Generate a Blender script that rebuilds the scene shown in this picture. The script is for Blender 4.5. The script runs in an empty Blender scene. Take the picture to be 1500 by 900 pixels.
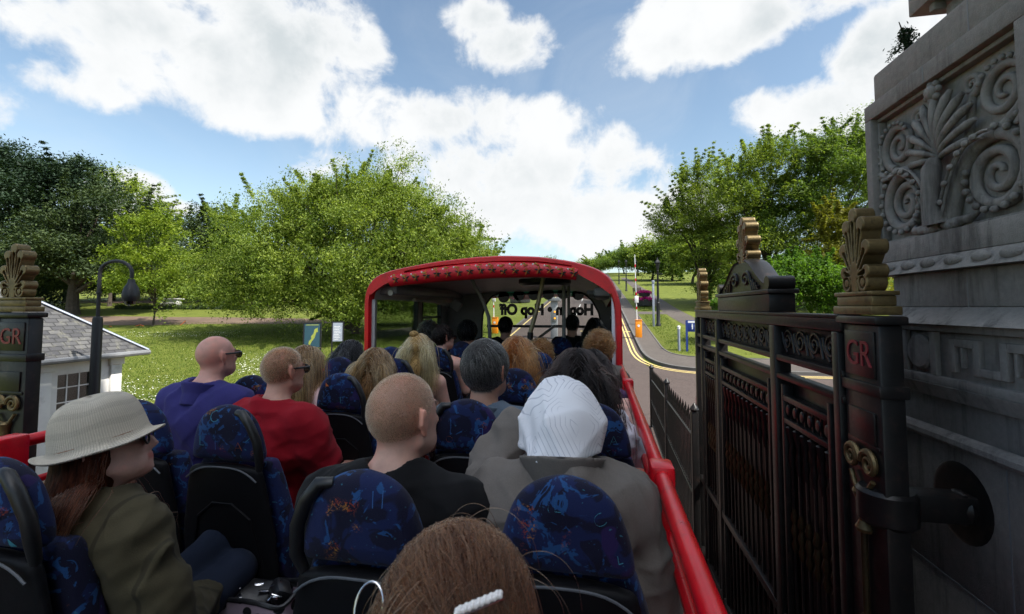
import bpy, bmesh, math, random
import numpy as np
from mathutils import Matrix, Vector, Euler
from mathutils.bvhtree import BVHTree
random.seed(11); RNG = np.random.default_rng(7)
R = math.radians
SC = bpy.context.scene; COL = SC.collection
# ------------------------------------------------------------------ camera
TH = math.atan(127/667); PIT = R(3); F = 667.0; PY0 = 450-F*math.tan(PIT)
_s, _c, _sp, _cp = math.sin(TH), math.cos(TH), math.sin(PIT), math.cos(PIT)
FW = Vector((-_s*_cp, _c*_cp, _sp)); RT = Vector((_c, _s, 0)); UP = Vector((_s*_sp, -_c*_sp, _cp))
EYE = Vector((0, 0, 3.9))
cam = bpy.data.cameras.new('camera'); camo = bpy.data.objects.new('camera', cam); COL.objects.link(camo)
camo.location = EYE; camo.rotation_euler = (R(90)+PIT, 0, TH)
cam.sensor_width = 36; cam.lens = F/1500*36; cam.clip_start = .05; cam.clip_end = 3000
cam.shift_y = -(450-PY0)/1500
SC.camera = camo
cam.dof.use_dof = True; cam.dof.focus_distance = 3.2; cam.dof.aperture_fstop = 8.0
def ray(px, py): return FW+RT*((px-750)/F)+UP*((PY0-py)/F)
def at(px, py, X=None, Y=None, Z=None, t=None):
    """a point of the place seen in a given direction, at a known X, Y, height or distance"""
    d = ray(px, py)
    if X is not None: t = X/d.x
    elif Y is not None: t = Y/d.y
    elif Z is not None: t = (Z-3.9)/d.z
    return EYE+d*t
def G(y):
    if y < 5: return 0.0
    if y < 9: return .1*(y-5)**2/8
    if y < 165: return .1*(y-7)
    if y < 205: return .1*(y-7)-.1*(y-165)**2/80
    return 15.8+2.0
def atG(px, py):
    d = ray(px, py); t = 2.0
    while t < 400:
        p = EYE+d*t
        if p.z < G(p.y): return p
        t += .05
    return EYE+d*60
# ------------------------------------------------------------------ mesh helper
class MB:
    def __init__(s): s.v = []; s.f = []; s.m = []; s.M = None; s.mi = 0
    def add(s, vs, fs):
        b = len(s.v)
        if s.M is not None: vs = [s.M @ Vector(v) for v in vs]
        s.v.extend([tuple(v) for v in vs]); s.f.extend([tuple(i+b for i in f) for f in fs]); s.m.extend([s.mi]*len(fs))
        return s
    def box(s, c, d, b=0.0, rot=None):
        bm = bmesh.new(); bmesh.ops.create_cube(bm, size=1)
        for v in bm.verts: v.co = Vector((v.co.x*d[0], v.co.y*d[1], v.co.z*d[2]))
        if b: bmesh.ops.bevel(bm, geom=list(bm.edges), offset=min(b, min(d)*.45), segments=2, profile=.5, affect='EDGES')
        M = Matrix.Translation(c) @ (rot.to_4x4() if rot else Matrix())
        bm.verts.index_update()
        s.add([M @ v.co for v in bm.verts], [[v.index for v in f.verts] for f in bm.faces]); bm.free(); return s
    def bb(s, x0, x1, y0, y1, z0, z1, b=0.0):
        return s.box(((x0+x1)/2, (y0+y1)/2, (z0+z1)/2), (abs(x1-x0), abs(y1-y0), abs(z1-z0)), b)
    def tube(s, pts, r, n=8, cap=True, closed=False, flat=1.0, up=None):
        pts = [Vector(p) for p in pts]; m = len(pts)
        rs = r if isinstance(r, (list, tuple, np.ndarray)) else [r]*m
        vs = []; fs = []; prev = None
        for i, p in enumerate(pts):
            a = pts[(i-1) % m] if (closed or i > 0) else p
            b = pts[(i+1) % m] if (closed or i < m-1) else p
            t = (b-a).normalized()
            if prev is None:
                ref = Vector(up) if up else (Vector((0, 0, 1)) if abs(t.z) < .9 else Vector((1, 0, 0)))
                nrm = (ref-t*ref.dot(t)).normalized()
            else: nrm = (prev-t*prev.dot(t)).normalized()
            prev = nrm; bn = t.cross(nrm)
            for k in range(n):
                a_ = 2*math.pi*k/n
                vs.append(p+(nrm*math.cos(a_)*flat+bn*math.sin(a_))*rs[i])
        for i in range(m if closed else m-1):
            j = (i+1) % m
            for k in range(n): fs.append((i*n+k, i*n+(k+1) % n, j*n+(k+1) % n, j*n+k))
        if cap and not closed:
            fs.append(tuple(range(n-1, -1, -1))); fs.append(tuple((m-1)*n+k for k in range(n)))
        return s.add(vs, fs)
    def cyl(s, a, b, r, r2=None, n=16): return s.tube([a, b], [r, r if r2 is None else r2], n)
    def lathe(s, prof, c=(0, 0, 0), n=24, cap=True):
        vs = []; fs = []
        for (r, z) in prof:
            for k in range(n):
                a = 2*math.pi*k/n; vs.append((c[0]+r*math.cos(a), c[1]+r*math.sin(a), c[2]+z))
        for i in range(len(prof)-1):
            for k in range(n): fs.append((i*n+k, i*n+(k+1) % n, (i+1)*n+(k+1) % n, (i+1)*n+k))
        if cap:
            if prof[0][0] > 1e-4: fs.append(tuple(range(n-1, -1, -1)))
            if prof[-1][0] > 1e-4: fs.append(tuple((len(prof)-1)*n+k for k in range(n)))
        return s.add(vs, fs)
    def loft(s, rings, cap=True, close=True):
        n = len(rings[0]); vs = [p for r_ in rings for p in r_]; fs = []
        for i in range(len(rings)-1):
            for k in range(n if close else n-1): fs.append((i*n+k, i*n+(k+1) % n, (i+1)*n+(k+1) % n, (i+1)*n+k))
        if cap: fs.append(tuple(range(n-1, -1, -1))); fs.append(tuple((len(rings)-1)*n+k for k in range(n)))
        return s.add(vs, fs)
    def prism(s, poly, fn, a, b):
        """polygon (u,v) extruded from a to b; fn(u,v,w) -> point"""
        n = len(poly); vs = [fn(u, v, a) for u, v in poly]+[fn(u, v, b) for u, v in poly]
        fs = [tuple(range(n-1, -1, -1)), tuple(range(n, 2*n))]+[(k, (k+1) % n, n+(k+1) % n, n+k) for k in range(n)]
        return s.add(vs, fs)
    def sphere(s, c, r, n=16, m=10):
        rr = r if isinstance(r, (tuple, list)) else (r, r, r); prof = []
        vs = []; fs = []
        for i in range(m+1):
            p = math.pi*i/m
            for k in range(n):
                a = 2*math.pi*k/n
                vs.append((c[0]+rr[0]*math.sin(p)*math.cos(a), c[1]+rr[1]*math.sin(p)*math.sin(a), c[2]-rr[2]*math.cos(p)))
        for i in range(m):
            for k in range(n): fs.append((i*n+k, i*n+(k+1) % n, (i+1)*n+(k+1) % n, (i+1)*n+k))
        return s.add(vs, fs)
    def mesh(s, name, smooth=30):
        me = bpy.data.meshes.new(name); me.from_pydata(s.v, [], s.f)
        me.polygons.foreach_set('material_index', s.m)
        bm = bmesh.new(); bm.from_mesh(me); bmesh.ops.remove_doubles(bm, verts=bm.verts, dist=1e-6)
        bmesh.ops.recalc_face_normals(bm, faces=bm.faces); bm.to_mesh(me); bm.free()
        if smooth:
            me.shade_smooth(); me.set_sharp_from_angle(angle=R(smooth))
        return me
    def build(s, name, mats, parent=None, smooth=30, local=None, kind=None):
        return link(name, s.mesh(name, smooth), mats, parent, local, kind)
WM = {}
def link(name, me, mats, parent=None, local=None, kind=None):
    if local is None: local = bool(parent) and parent.get("category") == "person"
    for m in (mats if isinstance(mats, (list, tuple)) else [mats]): me.materials.append(m)
    o = bpy.data.objects.new(name, me); COL.objects.link(o)
    if parent:
        o.parent = parent
        if not local and parent.name in WM: o.matrix_parent_inverse = WM[parent.name].inverted()
    if kind: o['kind'] = kind
    return o
def tag(o, label=None, cat=None, group=None, kind=None):
    if label: o['label'] = label
    if cat: o['category'] = cat
    if group: o['group'] = group
    if kind: o['kind'] = kind
    return o
def thing(name, label, cat, loc=(0, 0, 0), rz=0.0, group=None):
    o = bpy.data.objects.new(name, None); COL.objects.link(o); o.empty_display_size = .2
    o.location = loc; o.rotation_euler = (0, 0, rz)
    WM[o.name] = Matrix.Translation(loc) @ Matrix.Rotation(rz, 4, 'Z')
    return tag(o, label, cat, group)
def copy_tree(o, parent=None):
    c = o.copy(); COL.objects.link(c)
    if parent: c.parent = parent
    for ch in list(o.children): copy_tree(ch, c)
    return c
def np_mesh(name, V, Fq, attrs=None, smooth=False):
    """fast mesh from arrays; attrs {name: per-vertex float or (n,4) colour}"""
    V = np.asarray(V, np.float32); Fq = np.asarray(Fq, np.int32); k = Fq.shape[1]
    me = bpy.data.meshes.new(name); me.vertices.add(len(V)); me.vertices.foreach_set('co', V.ravel())
    me.loops.add(Fq.size); me.loops.foreach_set('vertex_index', Fq.ravel())
    me.polygons.add(len(Fq)); me.polygons.foreach_set('loop_start', np.arange(0, Fq.size, k, dtype=np.int32))
    me.polygons.foreach_set('loop_total', np.full(len(Fq), k, np.int32))
    if smooth: me.polygons.foreach_set('use_smooth', np.ones(len(Fq), bool))
    me.update(calc_edges=True)
    for n, a in (attrs or {}).items():
        a = np.asarray(a, np.float32)
        if a.ndim == 1:
            at_ = me.attributes.new(n, 'FLOAT', 'POINT'); at_.data.foreach_set('value', a)
        else:
            at_ = me.attributes.new(n, 'FLOAT_COLOR', 'POINT'); at_.data.foreach_set('color', a.ravel())
    return me
def text_mesh(txt, size, depth=.004, offset=0.0, flip=False):
    cu = bpy.data.curves.new('lettering', 'FONT'); cu.body = txt; cu.size = size; cu.extrude = depth/2; cu.offset = offset
    cu.align_x = 'CENTER'; cu.align_y = 'CENTER'; cu.resolution_u = 4
    o = bpy.data.objects.new('lettering', cu); COL.objects.link(o)
    dg = bpy.context.evaluated_depsgraph_get(); me = bpy.data.meshes.new_from_object(o.evaluated_get(dg))
    v = [tuple(x.co) for x in me.vertices]; f = [tuple(p.vertices) for p in me.polygons]
    bpy.data.objects.remove(o); bpy.data.meshes.remove(me); bpy.data.curves.remove(cu)
    if flip: v = [(-x, y, z) for x, y, z in v]
    return v, f
# ------------------------------------------------------------------ materials
class NT:
    def __init__(s, m):
        m.use_nodes = True; s.t = m.node_tree; s.t.nodes.clear(); s.n = s.t.nodes
    def new(s, ty, **k):
        n = s.n.new(ty)
        for a, v in k.items(): setattr(n, a, v)
        return n
    def put(s, sock, val):
        if isinstance(val, bpy.types.NodeSocket): s.t.links.new(val, sock)
        else:
            try: sock.default_value = val
            except Exception: sock.default_value = (*val, 1.0)
    def math(s, op, a, b=0.0, c=None, clamp=False):
        n = s.new('ShaderNodeMath', operation=op, use_clamp=clamp); s.put(n.inputs[0], a); s.put(n.inputs[1], b)
        if c is not None: s.put(n.inputs[2], c)
        return n.outputs[0]
    def vmath(s, op, a, b=None, scale=None):
        n = s.new('ShaderNodeVectorMath', operation=op); s.put(n.inputs[0], a)
        if b is not None: s.put(n.inputs[1], b)
        if scale is not None: s.put(n.inputs['Scale'], scale)
        return n.outputs['Value'] if op in ('DOT_PRODUCT', 'LENGTH', 'DISTANCE') else n.outputs[0]
    def noise(s, vec, scale, detail=3, rough=.55, dist=0.0, out='Fac'):
        n = s.new('ShaderNodeTexNoise'); s.put(n.inputs['Vector'], vec); n.inputs['Scale'].default_value = scale
        n.inputs['Detail'].default_value = detail; n.inputs['Roughness'].default_value = rough; n.inputs['Distortion'].default_value = dist
        return n.outputs[out]
    def vor(s, vec, scale, feature='F1', out='Distance', rnd=1.0):
        n = s.new('ShaderNodeTexVoronoi', feature=feature); s.put(n.inputs['Vector'], vec); n.inputs['Scale'].default_value = scale
        n.inputs['Randomness'].default_value = rnd
        return n.outputs[out]
    def ramp(s, fac, stops, interp='LINEAR'):
        n = s.new('ShaderNodeValToRGB'); s.put(n.inputs[0], fac); cr = n.color_ramp; cr.interpolation = interp
        while len(cr.elements) < len(stops): cr.elements.new(.5)
        for e, (p, c) in zip(cr.elements, stops):
            e.position = p; e.color = (*c, 1) if len(c) == 3 else c
        return n.outputs[0]
    def mix(s, fac, a, b, blend='MIX'):
        n = s.new('ShaderNodeMix', data_type='RGBA', blend_type=blend); s.put(n.inputs[0], fac); s.put(n.inputs[6], a if isinstance(a, bpy.types.NodeSocket) else (*a, 1)[:4]); s.put(n.inputs[7], b if isinstance(b, bpy.types.NodeSocket) else (*b, 1)[:4])
        return n.outputs[2]
    def step(s, v, lo, hi):
        n = s.new('ShaderNodeMapRange', interpolation_type='SMOOTHSTEP'); s.put(n.inputs[0], v); n.inputs[1].default_value = lo; n.inputs[2].default_value = hi
        return n.outputs[0]
    def bump(s, h, strength=.3, dist=.01):
        n = s.new('ShaderNodeBump'); s.put(n.inputs['Height'], h); n.inputs['Strength'].default_value = strength; n.inputs['Distance'].default_value = dist
        return n.outputs[0]
    def pr(s, color, rough=.6, metal=0.0, normal=None, spec=.5, **k):
        n = s.new('ShaderNodeBsdfPrincipled'); s.put(n.inputs['Base Color'], color if isinstance(color, bpy.types.NodeSocket) else (*color, 1)[:4])
        s.put(n.inputs['Roughness'], rough); n.inputs['Metallic'].default_value = metal; n.inputs['Specular IOR Level'].default_value = spec
        if normal is not None: s.put(n.inputs['Normal'], normal)
        for a, v in k.items(): s.put(n.inputs[a.replace('_', ' ')], v)
        return n.outputs[0]
    def out(s, sh, vol=None):
        o = s.new('ShaderNodeOutputMaterial'); s.t.links.new(sh, o.inputs[0])
    def obj(s): return s.new('ShaderNodeTexCoord').outputs['Object']
    def geo(s): return s.new('ShaderNodeNewGeometry')
    def attr(s, n, o='Fac'):
        a = s.new('ShaderNodeAttribute'); a.attribute_name = n; return a.outputs[o]
    def orand(s): return s.new('ShaderNodeObjectInfo').outputs['Random']
MATS = {}
def mat(name):
    m = bpy.data.materials.new(name); MATS[name] = m; return m, NT(m)
def simple(name, col, rough=.5, metal=0.0, var=.25, vs=6.0, bump=.0, bs=60.0, spec=.5, coat=0.0, dirt=None, world=False):
    """painted or plain stuff: a base colour with patchy wear, roughness variation and fine bump"""
    m, t = mat(name); v = t.geo().outputs['Position'] if world else t.obj()
    n1 = t.noise(v, vs, 5, .6); n2 = t.noise(v, vs*7.3, 3)
    f = t.math('ADD', t.math('MULTIPLY', n1, .7), t.math('MULTIPLY', n2, .3))
    lo = tuple(c*(1-var) for c in col); hi = tuple(min(1, c*(1+var)) for c in col)
    c = t.ramp(f, [(.3, lo), (.7, hi)])
    if dirt: c = t.mix(t.math('MULTIPLY', t.step(t.noise(v, vs*1.7, 6, .65), .52, .72), .8), c, dirt)
    rg = t.math('ADD', t.math('MULTIPLY', n2, .25), rough-.12)
    nm = t.bump(t.noise(v, bs, 4), bump, .005) if bump else None
    kw = {}
    if coat: kw = dict(Coat_Weight=coat, Coat_Roughness=.08)
    t.out(t.pr(c, rg, metal, nm, spec, **kw)); return m
# ------------------------------------------------------------------ signed-distance bodies
def _rc(P, a, b, r1, r2):
    ba = b-a; l2 = float(ba @ ba)+1e-12; pa = P-a
    h = np.clip(pa @ ba/l2, 0, 1); q = pa-h[:, None]*ba
    return np.sqrt((q*q).sum(1))-(r1+(r2-r1)*h)
def _el(P, c, r, Rm=None):
    q = P-c
    if Rm is not None: q = q @ Rm
    k0 = np.sqrt(((q/r)**2).sum(1)); k1 = np.sqrt(((q/(r*r))**2).sum(1))+1e-9
    return k0*(k0-1)/k1
def smin(a, b, k):
    h = np.clip(.5+.5*(b-a)/k, 0, 1); return b+(a-b)*h-k*h*(1-h)
def prim(P, p):
    if p[0] == 'c': return _rc(P, p[1], p[2], p[3], p[4])
    return _el(P, p[1], p[2], p[3] if len(p) > 3 else None)
def fold(P, prims, k):
    d = None
    for p in prims:
        e = prim(P, p); d = e if d is None else smin(d, e, k)
    return d
def snet(D, o, h):
    S = D < 0; nx, ny, nz = D.shape
    c = np.zeros((nx-1, ny-1, nz-1), np.int8)
    for i in (0, 1):
        for j in (0, 1):
            for k in (0, 1): c += S[i:nx-1+i, j:ny-1+j, k:nz-1+k]
    idx = np.argwhere((c > 0) & (c < 8)); n = len(idx)
    if n == 0: return np.zeros((0, 3)), np.zeros((0, 4), int)
    acc = np.zeros((n, 3)); cnt = np.zeros(n); cs = [(i, j, k) for i in (0, 1) for j in (0, 1) for k in (0, 1)]
    for a in cs:
        for ax in range(3):
            if a[ax] == 0:
                b = list(a); b[ax] = 1
                ia = idx+np.array(a); ib = idx+np.array(b)
                da = D[ia[:, 0], ia[:, 1], ia[:, 2]]; db = D[ib[:, 0], ib[:, 1], ib[:, 2]]
                m = (da < 0) != (db < 0); t = np.where(m, da/np.where(m, da-db, 1), 0)
                p = np.tile(np.array(a, float), (n, 1)); p[:, ax] += t
                acc[m] += p[m]; cnt[m] += 1
    V = o+h*(idx+acc/np.maximum(cnt, 1)[:, None])
    vid = -np.ones(c.shape, np.int64); vid[idx[:, 0], idx[:, 1], idx[:, 2]] = np.arange(n)
    Fs = []
    for ax in range(3):
        sl0 = [slice(None)]*3; sl1 = [slice(None)]*3; sl0[ax] = slice(0, -1); sl1[ax] = slice(1, None)
        e = np.argwhere(S[tuple(sl0)] != S[tuple(sl1)]); u, w = [(1, 2), (2, 0), (0, 1)][ax]
        ok = (e[:, u] > 0) & (e[:, w] > 0) & (e[:, u] < D.shape[u]-1) & (e[:, w] < D.shape[w]-1); e = e[ok]
        ins = S[e[:, 0], e[:, 1], e[:, 2]]; q = []
        for du, dw in ((-1, -1), (0, -1), (0, 0), (-1, 0)):
            g = e.copy(); g[:, u] += du; g[:, w] += dw; q.append(vid[g[:, 0], g[:, 1], g[:, 2]])
        q = np.stack(q, 1); q[~ins] = q[~ins][:, ::-1]; Fs.append(q)
    Fq = np.concatenate(Fs); return V, Fq[(Fq >= 0).all(1)]
def sdf_mesh(fn, lo, hi, h):
    lo = np.array(lo, float)-2*h; hi = np.array(hi, float)+2*h; m = 4
    n = np.ceil((hi-lo)/(h*m)).astype(int)+1
    g = np.stack(np.meshgrid(*[lo[i]+h*m*(np.arange(n[i])+.375) for i in range(3)], indexing='ij'), -1).reshape(-1, 3)
    C = fn(g).reshape(n); D = np.repeat(np.repeat(np.repeat(C, m, 0), m, 1), m, 2)
    ix = np.argwhere(np.abs(D) < h*m*1.6); P = lo+h*ix
    if len(P): D[ix[:, 0], ix[:, 1], ix[:, 2]] = fn(P)
    return snet(D, lo, h)
def folds(P, f, amp, seed=0):
    r = np.random.default_rng(seed+50); d = 0
    for i in range(4):
        w = r.normal(size=3)*A3(.7, .7, 1); w /= np.linalg.norm(w)+1e-9; w2 = r.normal(size=3)
        d = d+(1-np.abs(np.sin(P @ w*f*(.5+.3*i)+1.5*np.sin(P @ w2*f*.35+i)+i)))**2/(1+.35*i)
    return d*amp
def wrinkle(P, f, amp, seed=0):
    r = np.random.default_rng(seed); d = 0
    for i in range(6):
        w = r.normal(size=3); w /= np.linalg.norm(w)+1e-9; w2 = r.normal(size=3)
        s_ = f*(.6+.35*i)
        d = d+np.sin(P @ w*s_+1.7*np.sin(P @ w2*s_*.45+i)+i*2.1)/(1+.5*i)
    return d*amp*.45
def rot_head(yaw, pitch, tilt):
    return np.array(Matrix.Rotation(R(yaw), 3, 'Z') @ Matrix.Rotation(R(pitch), 3, 'X') @ Matrix.Rotation(R(tilt), 3, 'Y'))
A3 = lambda *p: np.array(p, float)
SKULL_C, SKULL_R = A3(0, -.008, .02), A3(.077, .097, .091)
HL = ([-.12, -.04, -.012, .015, .045, .075, .11], [-.088, -.075, -.045, .005, .03, .062, .08])
def hand_prims(w, d, nrm, s, curl=.7, side=1):
    """palm, four unequal bent fingers and a thumb leaving the side of the palm"""
    d = d/np.linalg.norm(d); nrm = nrm-d*(nrm @ d); nrm /= np.linalg.norm(nrm)+1e-9; ac = np.cross(d, nrm)*side
    P = []
    for i, (o, l) in enumerate(((-.030, .068), (-.010, .078), (.011, .072), (.030, .056))):
        k = w+(d*.088+ac*o)*s; P.append(('c', w+(d*.015+ac*o*.5)*s, k, .015*s, .0115*s))
        q = k; a = 0.0
        for sg, fr in enumerate((.45, .32, .23)):
            a += curl*(.55 if sg == 0 else .75); dd = d*math.cos(a)-nrm*math.sin(a)
            e = q+dd*l*fr*s; P.append(('c', q, e, (.0105-.001*sg)*s, (.0098-.001*sg)*s)); q = e
    b = w+(d*.025-ac*.026)*s; td = d*.62-ac*.62-nrm*.35; td /= np.linalg.norm(td)
    m = b+td*.045*s; P.append(('c', b, m, .0155*s, .012*s)); td = td*.8+d*.3-nrm*.35*curl; td /= np.linalg.norm(td)
    P.append(('c', m, m+td*.034*s, .0118*s, .0095*s))
    return P
CROWN = A3(0, -.055, .1)
def hair_curves(name, P, mat_, parent, r0, r1):
    n, k, _ = P.shape; hc = bpy.data.hair_curves.new(name); hc.add_curves([k]*n)
    hc.attributes['position'].data.foreach_set('vector', P.astype(np.float32).ravel())
    at_ = hc.attributes.get('radius') or hc.attributes.new('radius', 'FLOAT', 'POINT')
    at_.data.foreach_set('value', np.tile(np.linspace(r0, r1, k), n).astype(np.float32))
    hc.materials.append(mat_); o = bpy.data.objects.new(name, hc); COL.objects.link(o); o.parent = parent; return o
def person(label, top, yaw=0, head=(0, 0, 0), hs=1.0, wid=1.0, sex='m', skin=(.50, .27, .19), shirt=None, legs='trousers_dark',
           hair=None, arms=None, glasses=None, knees=None, slouch=0.0, res=.012, seat=2.80, standing=False, lean=0.0, seed=1, collar=None, tank=False, extra=None, grip=(0, 0), show_face=True):
    """a seated (or standing) figure whose crown is at the point top"""
    rg = np.random.default_rng(seed)
    H_ = .788+.111*hs+.008-slouch
    base = seat; s = (top[2]-base)/H_
    if standing: s = (top[2]-base)/1.66
    if not standing and s > 1.06: base += (s-1.06)*H_; s = 1.06
    hz = .76 if standing else 0.0
    yr = R(yaw)
    off = A3(0, lean*.45+.0, 0)*s; o2 = Matrix.Rotation(yr, 3, 'Z') @ Vector(off)
    root = thing('person', label, 'person', (top[0]-o2.x, top[1]-o2.y, base if not standing else seat), yr)
    def p(x, y, z):
        zz = z+hz; return A3(x*wid, y+lean*max(0, z)*.7, zz)*s
    f = .93 if sex == 'f' else 1.0; sw = .172*f
    hk = (hair or {}).get('kind')
    T = [('e', p(0, .0, .10), A3(.175*wid, .13, .125)*s), ('e', p(0, .015, .26), A3(.142*wid*f, .108, .16)*s), ('e', p(0, .005, .43), A3(.160*wid*f, .112, .165)*s),
         ('c', p(-sw, -.005, .535), p(sw, -.005, .535), .058*s, .058*s), ('c', p(-.035, -.012, .60), p(-sw*.9, -.008, .548), .05*s, .05*s), ('c', p(.035, -.012, .60), p(sw*.9, -.008, .548), .05*s, .05*s),
         ('e', p(-.075, -.06, .46), A3(.075, .05, .10)*s), ('e', p(.075, -.06, .46), A3(.075, .05, .10)*s)]
    if sex == 'f': T += [('e', p(-.075, .085, .40), A3(.062, .055, .062)*s), ('e', p(.075, .085, .40), A3(.062, .055, .062)*s)]
    neck = [('c', p(0, -.012, .56), p(0, .012, .745), .061*s*f*hs**.5, .055*s*f*hs**.5)]
    Rh = rot_head(*head); neck[0] = ('c', neck[0][1], p(0, .012+slouch*.8, .735-slouch), neck[0][3], neck[0][4]); piv = p(0, slouch*.8, .70-slouch); hc = piv+Rh @ A3(0, .022, .085)*s
    hsS = hs*s
    def h(x, y, z): return hc+Rh @ A3(x, y, z)*hsS
    def he(c, r): return ('e', h(*c), A3(*r)*hsS, Rh)
    Hd = [he(SKULL_C, SKULL_R), he((0, .035, -.03), (.062, .066, .085)), he((0, .055, -.085), (.043, .045, .034)), ('c', h(-.03, .06, -.075), h(-.055, .0, -.06), .022*hsS, .018*hsS), ('c', h(.03, .06, -.075), h(.055, .0, -.06), .022*hsS, .018*hsS)]
    Fc = [('c', h(0, .098, .012), h(0, .116, -.03), .007*hsS, .0125*hsS), ('c', h(-.011, .106, -.035), h(.011, .106, -.035), .008*hsS, .008*hsS), ('c', h(-.045, .083, .022), h(.045, .083, .022), .009*hsS, .009*hsS),
          he((0, .094, -.058), (.022, .012, .006)), he((0, .092, -.069), (.018, .012, .007)), he((0, .086, -.1), (.018, .015, .014)), he((-.036, .08, -.022), (.018, .014, .014)), he((.036, .08, -.022), (.018, .014, .014))]
    Er = []
    for sg in (-1, 1):
        Er += [('c', h(sg*.080, -.018, .012), h(sg*.088, -.024, .026), .008*hsS, .008*hsS), ('c', h(sg*.088, -.026, .024), h(sg*.087, -.030, -.005), .0075*hsS, .007*hsS), ('c', h(sg*.087, -.03, -.005), h(sg*.080, -.012, -.036), .0065*hsS, .008*hsS), ('e', h(sg*.080, -.014, -.005), A3(.008, .016, .026)*hsS, Rh)]
    if arms is None: arms = [((-.225, .07, .28), (-.10, .30, .20)), ((.225, .07, .28), (.10, .30, .20))]
    Up = []; Fo = []; Hn = []
    Wi = (Matrix.Translation(root.location) @ Matrix.Rotation(yr, 4, 'Z')).inverted()
    def pw(v): return np.array(Wi @ v) if isinstance(v, Vector) else p(*v)
    for i, (e, w) in enumerate(arms):
        sg = -1 if i == 0 else 1; sh = p(sg*(sw+.015), 0, .53); ee = pw(e); ww = pw(w)
        Up.append(('c', sh, ee, .054*s, .041*s)); mid = ee+(ww-ee)*.3
        Fo.append([('c', ee, mid, .041*s, .042*s), ('c', mid, ww, .042*s, .026*s)])
        n_ = A3(0, 0, 1) if not grip[i] else A3(*grip[i])
        Hn += hand_prims(ww, (ww-ee), n_, s*1.02, .55 if not grip[i] else 1.05, side=sg)
    if standing:
        kn = [p(sg*.085, .02, -.36) for sg in (-1, 1)]; an = [p(sg*.085, -.01, -.70) for sg in (-1, 1)]
    else:
        kn = [p(sg*.105, .44, .085) for sg in (-1, 1)]; an = [p(sg*.105, .40, -.36) for sg in (-1, 1)]
    if not standing:
        zmin = 2.37-base
        an = [A3(a[0], a[1], max(a[2], zmin+.07)) for a in an]
    if knees: kn = [pw(v) for v in knees]; an = [A3(k_[0]*.95, k_[1]-.06, max(k_[2]-.40, 2.37-base+.07)) for k_ in kn]
    Lg = []; Ft = []
    for i, sg in enumerate((-1, 1)):
        hp = p(sg*.085, .02, .08); Lg += [('c', hp, kn[i], .088*s, .062*s), ('c', kn[i], kn[i]*.6+an[i]*.4+A3(0, -.015, 0), .06*s, .055*s), ('c', kn[i]*.6+an[i]*.4+A3(0, -.015, 0), an[i], .055*s, .036*s)]
        Ft += [('c', an[i]+A3(0, -.02, -.03)*s, an[i]+A3(0, .13, -.045)*s, .036*s, .026*s)]
    def body(P):
        d = fold(P, T+Up, .035*s); d = smin(d, fold(P, neck, .02), .03*s)
        hd = fold(P, Hd, .025*hsS)
        if show_face:
            hd = smin(hd, fold(P, Fc, .008*hsS), .010*hsS)
            for sg in (-1, 1):
                e_ = prim(P, he((sg*.031, .098, .004), (.017, .014, .011))); hd = -smin(-hd, e_, .008*hsS)
                hd = np.minimum(hd, prim(P, he((sg*.031, .083, .004), (.013, .0125, .012))))
        hd = smin(hd, fold(P, Er, .004*hsS), .006*hsS)
        d = smin(d, hd, .022*s)
        for fo in Fo: d = smin(d, fold(P, fo, .02), .02*s)
        d = smin(d, fold(P, Hn, .007*s), .012*s)
        if hk == 'bald':
            q = (P-hc) @ Rh/hsS
            for z0, am in ((-.060, .0030), (-.088, .0034), (-.112, .0026)): d = d+am*hsS*np.exp(-((q[:, 2]-z0-.25*q[:, 1]*.3)/.0042)**2)*np.clip(-q[:, 1]*25, 0, 1)
        return smin(d, fold(P, Lg+Ft, .02*s), .03*s)
    pts = np.array([q for pr_ in T+neck+Hd+Up+sum(Fo, [])+Hn+Lg+Ft for q in (pr_[1], pr_[2] if pr_[0] == 'c' else pr_[1])])
    lo, hi = pts.min(0)-.16*s, pts.max(0)+.16*s
    V, Q = sdf_mesh(body, lo, hi, res*1.05)
    # finer head
    hl = (V-hc) @ Rh/hsS
    colr = np.tile(np.array([*skin, 1.0]), (len(V), 1)); inh = np.linalg.norm(hl*A3(1, .8, .75), axis=1) < .13
    zl = np.interp(hl[:, 1], *HL); scalp = inh & (hl[:, 2] > zl) & (np.abs(hl[:, 0]) < .081)
    lips = inh & (hl[:, 1] > .085) & (np.abs(hl[:, 2]+.063) < .012) & (np.abs(hl[:, 0]) < .024)
    brow = inh & (hl[:, 1] > .07) & (np.abs(hl[:, 2]-.024-.1*np.abs(hl[:, 0])*.3) < .006) & (np.abs(np.abs(hl[:, 0])-.032) < .02)
    eye = inh & (hl[:, 1] > .085) & (np.abs(hl[:, 2]-.004) < .008) & (np.abs(np.abs(hl[:, 0])-.031) < .011)
    hk = (hair or {}).get('kind'); hcol = np.array((hair or {}).get('color', (.1, .06, .03)))
    colr[lips, :3] = np.array(skin)*A3(.85, .5, .5); colr[brow, :3] = hcol*.6; colr[eye, :3] = (.5, .45, .42)
    iris = eye & (np.abs(np.abs(hl[:, 0])-.031) < .005); colr[iris, :3] = (.04, .03, .02)
    if hk == 'shaved':
        edge = np.clip((hl[:, 2]-zl+.01)/.085, 0, 1)[:, None]*.48; m_ = scalp[:, None]
        colr[:, :3] = np.where(m_, colr[:, :3]*(1-edge)+hcol*edge, colr[:, :3])
    elif hk and hk != 'bald': colr[scalp, :3] = hcol*.5
    ears = inh & (np.abs(hl[:, 0]) > .078); colr[ears, :3] = np.array(skin)*A3(1.05, .88, .85)
    bo = link('body', np_mesh('body', V, Q, {'Col': colr}, True), MATS['skin'], root)
    zcut = p(0, 0, .06)[2]
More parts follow.
